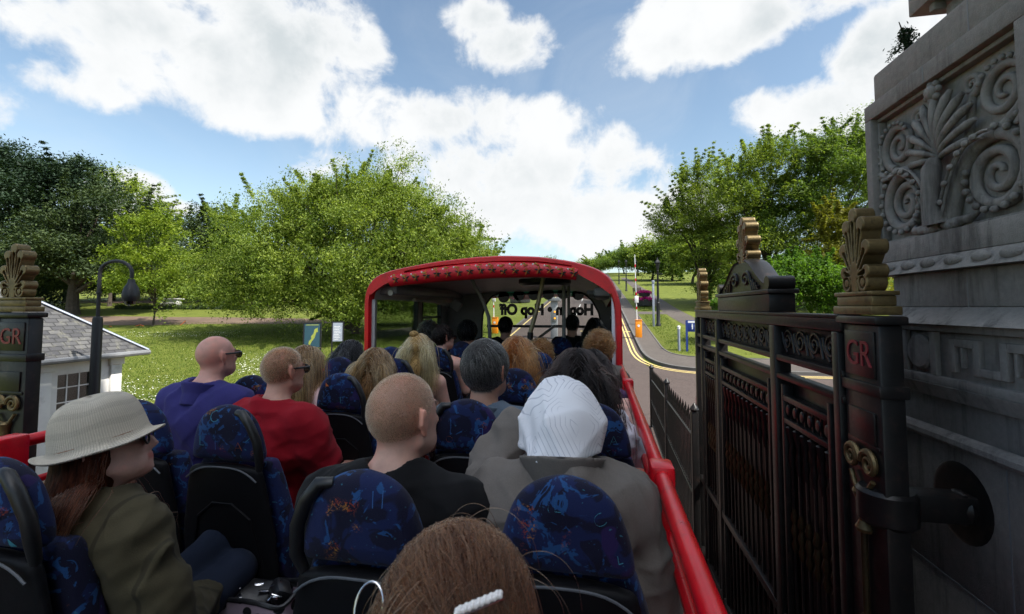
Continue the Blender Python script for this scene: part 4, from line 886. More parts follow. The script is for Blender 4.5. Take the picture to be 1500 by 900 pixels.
# hedges, bench, pale block, daisies
def hedge(label, x0, x1, y0, y1, h, n, seed):
    rng = np.random.default_rng(seed); cx, cy = (x0+x1)/2, (y0+y1)/2; b = Vector((cx, cy, G(cy))); t = thing('hedge', label, 'hedge', b, 0, 'clipped hedges on the left lawn')
    C = np.stack([rng.uniform(x0, x1, n)-cx, rng.uniform(y0, y1, n)-cy, rng.uniform(.15, h, n)], 1); link('leaves', leaves('leaves', C, np.full((n, 3), .09), 26, .07, rng), MATS['leaf_hedge'], t, local=True)
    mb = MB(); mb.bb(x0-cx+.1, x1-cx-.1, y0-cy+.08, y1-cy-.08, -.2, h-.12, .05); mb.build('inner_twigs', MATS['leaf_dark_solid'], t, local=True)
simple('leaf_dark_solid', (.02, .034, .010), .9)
hedge('long low clipped hedge in front of the pale block on the left lawn', -54, -37.5, 42.2, 43.0, .62, 420, 5); hedge('short low hedge left of the park bench', -38.0, -35.6, 41.5, 42.3, .7, 90, 6)
p = Vector((-48.5, 44.2, G(44.2)+.1)); t = thing('stone_block', 'pale stone block behind the long low hedge on the left lawn', 'block', p); mb = MB(); mb.bb(-1.3, 1.3, -.4, .4, -.1, .95, .05); mb.build('plinth', MATS['slab_pale'], t, local=True); mb = MB(); mb.bb(-1.45, 1.45, -.5, .5, .952, 1.06, .02); mb.build('coping', MATS['slab_pale'], t, local=True)
def bench(loc, rz, label, grp):
    t = thing('park_bench', label, 'bench', loc, rz, grp); mb = MB()
    for k in range(4): mb.bb(-.9, .9, -.25+k*.12, -.16+k*.12, .42, .455, .008)
    mb.build('seat', MATS['wood'], t, local=True); mb = MB()
    for k in range(4): mb.bb(-.9, .9, .24+k*.012, .27+k*.012, .52+k*.11, .60+k*.11, .008)
    mb.build('backrest', MATS['wood'], t, local=True)
    for sx in (-.8, .8):
        mb = MB(); mb.bb(sx-.03, sx+.03, -.25, -.19, -.05, .42); mb.bb(sx-.03, sx+.03, .22, .28, -.05, .95); mb.bb(sx-.035, sx+.035, -.28, .24, .60, .64); mb.bb(sx-.03, sx+.03, -.25, -.19, .42, .6); mb.build('leg', MATS['black_post'], t, local=True)
    return t
bench((-34.0, 41.0, G(41)+.1), R(200), 'dark park bench beside the short hedge under the wide drooping tree', 'park benches'); bench((5.0, 60, G(60)+.1), R(120), 'dark bench beside the footpath beyond the magenta planter', 'park benches')
rng = np.random.default_rng(17)
for nm, lb, px, t_, bl, m, in [('rhododendron', 'shrub with pale pink blossom beside the park bench', 350, 52, [(345, 440, 16, 10, 0), (365, 436, 12, 9, 0)], 'petal_pink')]:
    tt = tree_px(nm, lb, px, t_, bl, 60, 30, .12, (.2, .2, .16), MATS['leaf_dark'], .06, seed=7, limbs=4, cat='shrub')
    C = np.array([tuple(hz(x, y, t_)-on(px, t_)) for x, y in zip(rng.uniform(335, 375, 22), rng.uniform(430, 446, 22))]); link('blossom', leaves('blossom', C, np.full((22, 3), .13), 12, .09, rng), MATS['petal_pink'], tt, local=True)
def daisies(px0, px1, py0, py1, n, seed, size=.045, spread=None):
    rng = np.random.default_rng(seed); P = []
    k = rng.uniform(size=(n, 2)); cl = rng.uniform(size=(26, 2)); j = rng.integers(0, 26, n); use = rng.random(n) < .6; k = np.where(use[:, None], cl[j]+rng.normal(size=(n, 2))*.07, k)
    for a, b_ in k:
        p = atG(px0+(px1-px0)*a, py0+(py1-py0)*min(max(b_, 0), 1)); P.append((p.x, p.y, G(p.y)+.14))
    P = np.array(P); return leaves('daisies', P, np.full((len(P), 3), .01), 1, size, rng, 0, 2.5)
for (a, b_, c, d, n, s_, lb) in [(90, 345, 500, 548, 110, 1, 0), (175, 300, 556, 600, 520, 2, 0), (335, 420, 520, 556, 520, 3, 0), (180, 345, 488, 497, 600, 4, 0)]:
    o = link('daisies', daisies(a, b_, c, d, n, s_, .034), MATS['petal_white']); tag(o, 'white daisies scattered in the grass of the left lawn', 'daisies', kind='stuff')
# short grass giving the near lawns a pile
def grass(name, poly_fn, n, h, seed):
    rng = np.random.default_rng(seed); xy = poly_fn(rng, n); n = len(xy); z = np.array([G(y) for y in xy[:, 1]])+.095
    a = rng.uniform(0, 6.283, n); w_ = .018*(.7+.6*rng.random(n)); hh = h*(.5+.9*rng.random(n)); dx, dy = np.cos(a)*w_, np.sin(a)*w_; lx, ly = rng.normal(size=n)*hh*.45, rng.normal(size=n)*hh*.45
    P0 = np.stack([xy[:, 0]-dx, xy[:, 1]-dy, z], 1); P1 = np.stack([xy[:, 0]+dx, xy[:, 1]+dy, z], 1); P2 = np.stack([xy[:, 0]+lx, xy[:, 1]+ly, z+hh], 1)
    V = np.stack([P0, P1, P2], 1).reshape(-1, 3); o = link(name, np_mesh(name, V, np.arange(3*n).reshape(-1, 3), {'tint': np.repeat(np.clip(.5+.25*rng.normal(size=n), 0, 1), 3)}), MATS['grass_leaf']); return tag(o, 'short mown grass of the lawns beside the road', 'grass', kind='stuff')
def left_xy(rng, n):
    y = 13.2+19*rng.random(n)**1.4; x = -6.2-28*rng.random(n); k = np.abs(((x+12.25)/3.2)) + 0*y; keep = ~((x < -9.4) & (x > -15.2) & (y < 9)); return np.stack([x, y], 1)[keep]
def right_xy(rng, n):
    y = 22.9+22*rng.random(n); x = 3.4+12*rng.random(n); keep = ~(((x > 5.2) & (x < 8.4) & (y > 26)) | ((y > 38.8) & (y < 41.2) & (x < 6)) | ((x > 5.5) & (y > 23) & (y < 31))); return np.stack([x, y], 1)[keep]
grass('grass', left_xy, 90000, .055, 3); grass('grass', right_xy, 30000, .06, 4)
# ------------------------------------------------------------------ orange tape on stakes round the soil bed
t = thing('barrier_tape', 'sagging orange tape on thin stakes at the soil bed', 'tape', (-36, 31, G(31))); mb = MB(); st = [at(x, y, t=36) for x, y in ((160, 478), (205, 476), (248, 480), (272, 470))]
for i in range(3):
    a, b_ = st[i], st[i+1]; mb.tube([a.lerp(b_, k/6)-Vector((0, 0, .22*math.sin(math.pi*k/6))) for k in range(7)], .022, 6)
mb.build('tape', MATS['orange_tape'], t)
for a in st: mb = MB(); mb.cyl((a.x, a.y, G(a.y)), (a.x, a.y, a.z+.05), .02, .02, 6); mb.build('stake', MATS['wood'], t)
# ------------------------------------------------------------------ lodge
t = thing('gate_lodge', 'small white lodge with a hipped slate roof and paned windows', 'lodge', (-12.25, 6.1, .1)); X0, X1, Y0, Y1, ZE = -14.35, -10.15, 4.05, 8.15, 2.86
mb = MB(); th_ = .18
def wall_x(mb, X, wins):      # wall facing the road with window openings (y0,y1,z0,z1)
    cuts = sorted(wins); y = Y0
    for (a, b_, z0, z1) in cuts:
        mb.bb(X-th_, X, y, a, .1, ZE); mb.bb(X-th_, X, a, b_, .1, z0); mb.bb(X-th_, X, a, b_, z1, ZE); y = b_
    mb.bb(X-th_, X, y, Y1, .1, ZE)
wins = [(4.6, 5.35, 1.25, 2.55), (6.05, 6.55, .95, 2.6), (6.98, 7.62, 1.2, 2.62)]
wall_x(mb, X1, wins); mb.bb(X0, X0+th_, Y0, Y1, .1, ZE); mb.bb(X0+th_, X1-th_, Y0, Y0+th_, .1, ZE); mb.bb(X0+th_, X1-th_, Y1-th_, Y1, .1, ZE); mb.build('wall', MATS['white_paint'], t)
for y in (Y0+.12, 5.7, 6.75, Y1-.12): mb = MB(); mb.bb(X1+.002, X1+.06, y-.11, y+.11, .1, ZE, .01); mb.bb(X1+.004, X1+.085, y-.14, y+.14, ZE-.18, ZE-.03, .01); mb.build('pilaster', MATS['white_paint'], t)
for (a, b_, z0, z1) in wins:
    mb = MB()
    for yy in (a, b_): mb.bb(X1-.12, X1-.02, yy-.025, yy+.025, z0, z1)
    for zz in (z0, z1): mb.bb(X1-.121, X1-.019, a, b_, zz-.025, zz+.025)
    nb = 3 if b_-a > .6 else 2
    for k in range(1, nb): y = a+(b_-a)*k/nb; mb.bb(X1-.09, X1-.06, y-.011, y+.011, z0, z1)
    for k in range(1, 5): z = z0+(z1-z0)*k/5; mb.bb(X1-.088, X1-.062, a, b_, z-.011, z+.011)
    w_ = mb.build('window', MATS['white_paint'], t); mb = MB(); mb.bb(X1-.078, X1-.074, a, b_, z0, z1); mb.build('pane', MATS['glass_house'], w_)
mb = MB(); EX0, EX1, EY0, EY1 = X0-.32, X1+.30, Y0-.32, Y1+.36; mb.bb(EX0+.05, EX1-.05, EY0+.05, EY1-.05, ZE+.002, ZE+.05, .01); mb.build('soffit', MATS['white_paint'], t)
mb = MB(); ap = Vector(((EX0+EX1)/2, (EY0+EY1)/2, 4.95)); cs = [Vector((EX1, EY0, 2.93)), Vector((EX1, EY1, 2.93)), Vector((EX0, EY1, 2.93)), Vector((EX0, EY0, 2.93))]; V = []; Fs = []; UVs = []
for i in range(4):
    a, b_ = cs[i], cs[(i+1) % 4]; n = len(V); V += [a, b_, ap]; Fs.append((n, n+1, n+2)); L = (b_-a).length; hgt = (ap-(a+b_)/2).length; UVs += [(0, 0, 0, 1), (L, 0, 0, 1), (L/2, hgt, 0, 1)]
me = np_mesh('roof', [tuple(v) for v in V], Fs, {'UVW': np.array(UVs)}); link('roof', me, MATS['slate'], t)
for i in range(4): mb = MB(); mb.tube([cs[i]+Vector((0, 0, .02)), cs[i].lerp(ap, .5)+Vector((0, 0, .03)), ap+Vector((0, 0, .03))], .05, 8, flat=.5); mb.build('hip_flashing', MATS['lead_grey'], t)
for i in range(4):
    a, b_ = cs[i], cs[(i+1) % 4]; mb = MB(); mb.tube([a-Vector((0, 0, .03)), b_-Vector((0, 0, .03))], .055, 8); mb.build('gutter', MATS['grey_dark'], t)
# ------------------------------------------------------------------ the swan-neck lamp by the lodge
q = at(143, 470, t=8.2); lx, ly = q.x, q.y; t = thing('swan_neck_lamp', 'black lamp post with swan neck arm and hanging pear shaped lantern', 'street lamp', (lx, ly, 0)); mb = MB()
zs = at(143, 465, t=8.2).z; zt = at(143, 400, t=8.2).z; mb.lathe([(.12, 0), (.12, .5), (.085, .55), (.076, zs-.04), (.066, zs), (.04, zs+.01)], (lx, ly, 0), 16); mb.build('post', MATS['black_post'], t)
mb = MB(); dr = (at(192, 430, t=8.2)-q); dr.z = 0; rad = dr.length/2; dr.normalize(); pts = [Vector((lx, ly, zs)), Vector((lx, ly, zt-.02))]+[Vector((lx, ly, zt))+dr*(rad-rad*math.cos(a))+Vector((0, 0, rad*.72*math.sin(a))) for a in np.linspace(.15, math.pi, 14)]; e = pts[-1]; pts.append(e-Vector((0, 0, .10))); mb.tube(pts, .031, 10); mb.lathe([(.04, 0), (.045, .02), (.04, .04)], (lx, ly, zs+.42), 12); mb.build('arm', MATS['black_post'], t)
mb = MB(); zb = at(192, 440, t=8.2).z; mb.lathe([(.05, .40), (.06, .33), (.11, .24), (.135, .12), (.132, .05), (.11, .0)], (e.x, e.y, zb-.02), 18); la = mb.build('lantern', MATS['black_post'], t); mb = MB(); mb.lathe([(.10, .0), (.085, -.05), (.04, -.08), (.001, -.085)], (e.x, e.y, zb-.021), 16); mb.build('lamp_glass', MATS['dark_glass'], la)
# ------------------------------------------------------------------ map boards by the wide tree
def board(loc, rz, w_, h, label, face, art):
    t = thing('map_board', label, 'sign', loc, rz, 'map boards on the left lawn'); mb = MB(); z0 = 1.0
    for sx in (-1, 1): mb.bb(sx*(w_/2+.03)-.03, sx*(w_/2+.03)+.03, -.03, .03, -.2, z0+h+.06)
    mb.bb(-w_/2, w_/2, -.025, .025, z0+h, z0+h+.05); mb.build('frame', MATS['black_post'], t, local=True); mb = MB(); mb.bb(-w_/2, w_/2, -.018, .018, z0, z0+h); f = mb.build('panel', MATS[face], t, local=True)
    art(f, z0, w_, h); return t
def art1(f, z0, w_, h):
    mb = MB(); pl = [(-.18, .15), (-.1, .12), (.0, .3), (.12, .45), (.2, .7), (.28, .72), (.26, .92), (.12, .86), (.06, .65), (-.06, .52), (-.04, .4), (-.16, .3)]; mb.prism([(u*w_*1.3, z0+v*h*.9) for u, v in pl], lambda u, v, w: (u, w, v), -.0215, -.0185); mb.build('map_shape', MATS['sign_map'], f, local=True); mb = MB(); mb.bb(-w_*.4, w_*.4, -.022, -.0185, z0+h*.93, z0+h*.96); mb.build('heading', MATS['sign_map'], f, local=True)
def art2(f, z0, w_, h):
    mb = MB()
    for k in range(9): mb.bb(-w_*.38, w_*(.1+.25*((k*37) % 10)/10), -.022, -.0185, z0+h*(.1+.085*k), z0+h*(.12+.085*k))
    mb.build('text_lines', MATS['sign_white'], f, local=True)
p1 = at(457, 512, t=19.5); p2 = at(494.5, 497, t=21)
board((p1.x, p1.y, G(p1.y)+.1), R(24), .62, 1.02, 'tall board with a yellow green map, left of two boards on the lawn', 'sign_teal', art1); board((p2.x, p2.y, G(p2.y)+.1), R(30), .42, .86, 'narrower pale blue text board, right of two boards on the lawn', 'lead_grey', art2)
# ------------------------------------------------------------------ street furniture on the avenue
def lamp_post(x, y, label):
    z = G(y)+.1; t = thing('lamp_post', label, 'street lamp', (x, y, z), 0, 'black lamp posts along the avenue'); mb = MB()
    mb.lathe([(.17, -.1), (.17, .12), (.125, .2), (.115, 1.5), (.125, 1.55), (.085, 1.6), (.06, 3.7), (.075, 3.75), (.04, 3.8)], (0, 0, 0), 12); mb.build('post', MATS['black_post'], t, local=True)
    mb = MB(); mb.bb(-.35, .35, -.02, .02, 3.5, 3.54, .008); mb.build('ladder_bar', MATS['black_post'], t, local=True)
    mb = MB(); mb.lathe([(.08, 3.8), (.16, 4.25), (.2, 4.27), (.2, 4.3), (.13, 4.42), (.05, 4.5), (.03, 4.6), (.001, 4.66)], (0, 0, 0), 6); mb.build('lantern', MATS['black_post'], t, local=True); return t
proto_lbl = ['black lamp post nearest to the gate beside the footpath', 'black lamp post behind the barrier arm', 'black lamp post further up the avenue behind the barrier', 'last small black lamp post at the top of the avenue']
lp = [(3.95, 32.2), (3.9, 50), (3.95, 68), (3.8, 88)]
t0 = lamp_post(*lp[0], proto_lbl[0])
for (x, y), lb in zip(lp[1:], proto_lbl[1:]):
    o = copy_tree(t0); o.location = (x, y, G(y)+.1); o['label'] = lb
def lift_barrier(x, y, label, arm=3.7, dx=.0):
    z = G(y)+.1; t = thing('lift_barrier', label, 'barrier', (x, y, z), 0, 'raised barriers at the avenue'); mb = MB(); mb.bb(-.18, .18, -.15, .15, -.05, .98, .015); mb.bb(-.20, .20, -.17, .17, .981, 1.02, .01); bx = mb.build('cabinet', MATS['orange_paint'], t, local=True)
    mb = MB(); mb.M = Matrix.Translation((0, -.152, .68)) @ Matrix.Rotation(R(90), 4, 'X'); mb.lathe([(.075, 0), (.075, .006)], n=16); mb.build('badge', MATS['sign_white'], bx, local=True)
    mb = MB(); a0 = Vector((-.08, 0, .72)); a1 = Vector((-.16-dx, 0, .72+arm+.4)); mb.tube([a0, a1], [.055, .04], 8, flat=.55); ar = mb.build('arm', MATS['sign_white'], t, local=True)
    for k in range(4):
        mb = MB(); p = a0.lerp(a1, .22+.2*k); q = a0.lerp(a1, .26+.2*k); mb.tube([p, q], .06, 8, flat=.6); mb.build('red_band', MATS['tail_red'], ar, local=True)
    mb = MB(); mb.bb(-.2, .02, -.06, .06, 2.0, 2.4, .02); mb.build('clamp', MATS['sign_white'], ar, local=True); return t
lift_barrier(2.25, 27.4, 'orange barrier cabinet with a raised white arm at the right pavement')
lift_barrier(-6.5, 28.4, 'orange barrier cabinet with a raised arm seen through the bus windscreen')
def tier_planter(x, y, label, s=1.0):
    z = G(y)+.1; t = thing('flower_planter', label, 'planter', (x, y, z), 0, 'tiered planters of magenta flowers'); mb = MB(); mb.lathe([(.78*s, 0), (.86*s, .05), (.9*s, .62), (.86*s, .66)], n=20); mb.build('tub', MATS['planter_black'], t, local=True); mb = MB(); mb.lathe([(.1, .6), (.1, .9), (.5*s, .95), (.56*s, 1.25), (.52*s, 1.28)], n=18); mb.build('upper_tub', MATS['planter_black'], t, local=True)
    rng = np.random.default_rng(5); a = rng.uniform(0, 6.28, 150); r_ = .95*s*rng.random(150)**.5; C = np.stack([np.cos(a)*r_, np.sin(a)*r_, .72+.12*rng.random(150)-.12*(r_/.9)**3], 1); a2 = rng.uniform(0, 6.28, 110); r2 = .66*s*rng.random(110)**.5; C2 = np.stack([np.cos(a2)*r2, np.sin(a2)*r2, 1.36+.14*rng.random(110)-.12*(r2/.6)**3], 1)
    link('flowers', leaves('flowers', np.concatenate([C, C2]), np.full((260, 3), .06), 14, .055, rng), MATS['petal_magenta'], t, local=True); return t
tier_planter(4.35, 45.8, 'two tier black planter of magenta flowers on the right grass verge'); tier_planter(-8.6, 50, 'tiered planter of magenta flowers seen through the bus windscreen', 1.3)
# white topped bollard, blue sign, slim grey post
x, y = 3.85, 23.6; t = thing('bollard', 'slim grey bollard with white cap on the grass corner', 'bollard', (x, y, G(y)+.1)); mb = MB(); mb.lathe([(.065, -.05), (.065, 1.05)], n=12); mb.build('post', MATS['lead_grey'], t, local=True); mb = MB(); mb.lathe([(.078, 1.052), (.078, 1.19), (.04, 1.22), (.001, 1.225)], n=12); mb.build('cap', MATS['sign_white'], t, local=True)
x, y = 4.2, 23.5; t = thing('information_sign', 'blue sign with white toilet figures on a dark post', 'sign', (x, y, G(y)+.1)); mb = MB(); mb.bb(-.045, .045, -.04, .04, -.05, 1.5); mb.build('post', MATS['sign_blue'], t, local=True); mb = MB(); mb.bb(.046, .86, -.02, .02, .95, 1.5, .006); pn = mb.build('panel', MATS['sign_blue'], t, local=True)
mb = MB(); mb.bb(.06, .85, -.024, -.0205, 1.38, 1.47); mb.build('white_band', MATS['sign_white'], pn, local=True)
for sx in (.26, .40):
    mb = MB(); mb.sphere((sx, -.022, 1.31), (.028, .004, .03), 10, 6); mb.bb(sx-.032, sx+.032, -.026, -.0205, 1.17, 1.275); mb.bb(sx-.02, sx+.02, -.0262, -.0203, 1.07, 1.171); mb.build('figure_symbol', MATS['sign_white'], pn, local=True)
x, y = 3.62, 32.0; t = thing('service_post', 'slim pale grey service post beside the nearest lamp post', 'post', (x, y, G(y)+.1)); mb = MB(); mb.bb(-.07, .07, -.06, .06, -.05, 2.9, .015); mb.build('post', MATS['lead_grey'], t, local=True); mb = MB(); mb.bb(-.09, .09, -.075, .075, 2.901, 3.1, .02); mb.build('cap', MATS['lead_grey'], t, local=True)
q = at(812, 476, t=27); x, y = q.x, q.y; t = thing('ticket_post', 'grey barrier control post with amber light seen through the windscreen', 'control post', (x, y, G(y)+.03)); mb = MB(); mb.bb(-.2, .2, -.16, .16, 0, 2.2, .03); mb.build('column', MATS['grey_trim'], t, local=True); mb = MB(); mb.bb(-.36, .36, -.3, .26, 2.2, 2.42, .03); mb.build('hood', MATS['grey_dark'], t, local=True); mb = MB(); mb.bb(-.15, .15, -.2, -.161, 1.0, 1.75, .01); pc = mb.build('control_panel', MATS['grey_dark'], t, local=True)
for z in (1.2, 1.58): mb = MB(); mb.sphere((.05, -.205, z), (.055, .03, .055), 12, 8); mb.build('amber_light', MATS['amber_lamp'], pc, local=True)
# ------------------------------------------------------------------ parked red car behind the right gate
def car(loc, rz, label):
    t = thing('parked_car', label, 'car', loc, rz); W = .86
    prof = [(-2.1, .35), (-2.13, .62), (-2.05, .92), (-1.9, 1.0), (-1.55, 1.42), (-1.1, 1.50), (.1, 1.48), (.55, 1.36), (1.05, .98), (1.9, .86), (2.1, .66), (2.12, .35), (1.7, .26), (-1.7, .26)]
    def ring(f, sh): return [Vector((f*(W*(1-.20*max(0, z-.95)/.55)), y*sh, z)) for y, z in prof]
    mb = MB(); mb.loft([ring(-1, .96), ring(-.96, 1), ring(-.5, 1.01), ring(.5, 1.01), ring(.96, 1), ring(1, .96)]); mb.build('body', MATS['car_red'], t, 45, local=True)
    for sx in (-1, 1):
        mb = MB()
        for a in ([(-1.45, 1.03), (-1.25, 1.36), (-.55, 1.41), (-.55, 1.0)], [(-.48, 1.0), (-.48, 1.41), (.1, 1.40), (.45, 1.3), (.85, .98)]): mb.prism(a, lambda u, v, w: (w*(1-.20*max(0, v-.95)/.55), u, v), sx*(W+.004), sx*(W+.010))
        mb.build('side_window', MATS['window_dark'], t, local=True)
        mb = MB(); mb.sphere((sx*(W+.12), .75, 1.02), (.1, .06, .075), 12, 8); mb.build('mirror', MATS['car_red'], t, local=True)
        mb = MB(); mb.sphere((sx*.66, -2.0, .86), (.14, .09, .12), 14, 10); mb.build('tail_light', MATS['tail_red'], t, local=True)
        mb = MB(); mb.sphere((sx*.62, 2.0, .70), (.16, .1, .08), 14, 10); mb.build('headlight', MATS['glass_house'], t, local=True)
        for y in (-1.3, 1.3):
            mb = MB(); mb.M = Matrix.Translation((sx*(W-.08), y, .31)) @ Matrix.Rotation(R(90), 4, 'Y'); mb.lathe([(.19, -.11), (.29, -.11), (.31, -.07), (.31, .07), (.29, .11), (.19, .11)], n=20); wh = mb.build('wheel', MATS['tyre'], t, local=True); mb = MB(); mb.M = Matrix.Translation((sx*(W-.08), y, .31)) @ Matrix.Rotation(R(90), 4, 'Y'); mb.lathe([(.001, .09*sx), (.06, .11*sx), (.19, .1*sx), (.19, 0)], n=20); mb.build('rim', MATS['steel'], wh, local=True)
    mb = MB(); mb.prism([(-.6, 1.02), (.6, 1.02), (.52, 1.38), (-.52, 1.38)], lambda u, v, w: (u, -1.9+(v-1.0)*.83+w, v), -.03, -.012); mb.build('rear_window', MATS['window_dark'], t, local=True)
    mb = MB(); mb.prism([(-.62, 1.0), (.62, 1.0), (.55, 1.34), (-.55, 1.34)], lambda u, v, w: (u, 1.05-(v-.98)*1.32+w, v), .012, .03); mb.build('windscreen', MATS['window_dark'], t, local=True)
    mb = MB(); mb.bb(-.8, .8, -2.19, -2.1, .34, .56, .03); mb.build('bumper', MATS['black_plastic'], t, local=True); return t
c_ = car((3.5, 11.7, G(11.7)+.03), 0, 'red car parked behind the far end of the right gate'); c_.rotation_euler = (math.atan(.1), 0, 0)
# ------------------------------------------------------------------ low spiked railing beyond the gate
def fence():
    X, ya, yb = 1.40, 7.35, 13.1; t = thing('spiked_railing', 'black spiked iron railing gate between bus and far end of main gate', 'railing', (X, ya, 0)); zt = lambda y: 2.23-.035*(y-ya)*.6; zb = lambda y: G(y)+.12
    mb = MB()
    for f in (.0, .42, .86): mb.tube([(X, ya, zb(ya)+f*(zt(ya)-zb(ya))), (X, yb, zb(yb)+f*(zt(yb)-zb(yb)))], .024, 4)
    mb.build('rail', MATS['black_paint'], t); n = 46; br = MB()
    for k in range(n):
        y = ya+.1+(yb-ya-.2)*k/(n-1); z1 = zt(y)+(.09 if k % 2 else .0); br.tube([(X, y, zb(y)-.05), (X, y, z1-.1)], .011, 6); br.tube([(X, y, z1-.1), (X, y, z1-.06), (X, y, z1+.03)], [.011, .02, .002], 6)
    br.build('bars', MATS['black_paint'], t)
    for y in (ya, 10.2, yb): mb = MB(); mb.bb(X-.05, X+.05, y-.05, y+.05, G(y)-.05, zt(y)+.1, .01); mb.lathe([(.055, 0), (.07, .03), (.05, .07), (.001, .13)], (X, y, zt(y)+.1), 10); mb.build('post', MATS['black_paint'], t)
    dn = MB()
    for k in range(52):
        y = ya+.15+(yb-ya-.3)*k/51
        for f in (.10, .47): dn.sphere((X-.03, y, zb(y)+f*(zt(y)-zb(y))), .017, 6, 4)
    dn.build('stud_row', MATS['black_paint'], t)
fence()
# ------------------------------------------------------------------ the great iron gates
def palmette_mesh(depth=.125):
    def fn(P):
        q = P.copy(); x, d_, z = q[:, 0], q[:, 1], q[:, 2]; d = None; x2 = np.stack([x, np.zeros_like(x), z], 1); g = None
        for a, l, r in ((0, .46, .046), (23, .42, .043), (-23, .42, .043), (49, .335, .042), (-49, .335, .042), (78, .25, .037), (-78, .25, .037)):
            a = R(a); b0 = A3(.02*np.sign(a), 0, .10); tip = A3(math.sin(a)*l*.60, 0, .08+math.cos(a)*l*.9); e = np.minimum(_rc(x2, b0, tip, .012, r*.60), np.linalg.norm(x2-tip, axis=1)-r); d = e if d is None else smin(d, e, .003)
            gr = _rc(x2, b0+(tip-b0)*.25, b0+(tip-b0)*.86, .006, r*.45); g = gr if g is None else np.minimum(g, gr)
        for sx in (-1, 1): d = np.minimum(d, np.linalg.norm(x2-A3(sx*.105, 0, .058), axis=1)-.056)
        d = smin(d, _rc(x2, A3(0, 0, 0), A3(0, 0, .14), .035, .028), .01); d = np.maximum(d, -z)
        vol = np.abs(d_)-depth/2; o = np.minimum(np.maximum(d, vol), 0)+np.sqrt(np.maximum(d, 0)**2+np.maximum(vol, 0)**2)-.006
        o = np.maximum(o, -np.maximum(g, depth/2-.035-np.abs(d_)))          # the hollow of each leaf, front and back
        for sx in (-1, 1):
            rr = np.linalg.norm(x2-A3(sx*.105, 0, .058), axis=1); o = np.maximum(o, -np.maximum(np.abs(rr-.034)-.008, depth/2-.016-np.abs(d_)))
        return o
    V, Q = sdf_mesh(fn, (-.3, -.12, -.01), (.3, .12, .53), .0065); return np_mesh('palmette', V, Q, None, True)
PALM = palmette_mesh()
def scroll_run(mb, x0, x1, zc, h, y, n, r=.011):
    w = (x1-x0)/n
    for k in range(n):
        c = Vector((x0+w*(k+.5), y, zc)); pts = []
        for i in range(22):
            a = i/21*math.pi*3.4; rad = h*.46*(1-i/21*.82); pts.append(c+Vector((-math.cos(a)*rad*min(1, w/h), 0, math.sin(a)*rad)))
        mb.tube([c+Vector((-w*.5, 0, -h*.46))]+pts, r, 6)
        mb.tube([c+Vector((w*.1, 0, -h*.5)), c+Vector((w*.42, 0, -h*.1)), c+Vector((w*.5, 0, h*.3))], r*.8, 6)
class MirrorMB(MB):
    def __init__(s): MB.__init__(s); s.M = Matrix.Scale(-1, 4, (1, 0, 0))
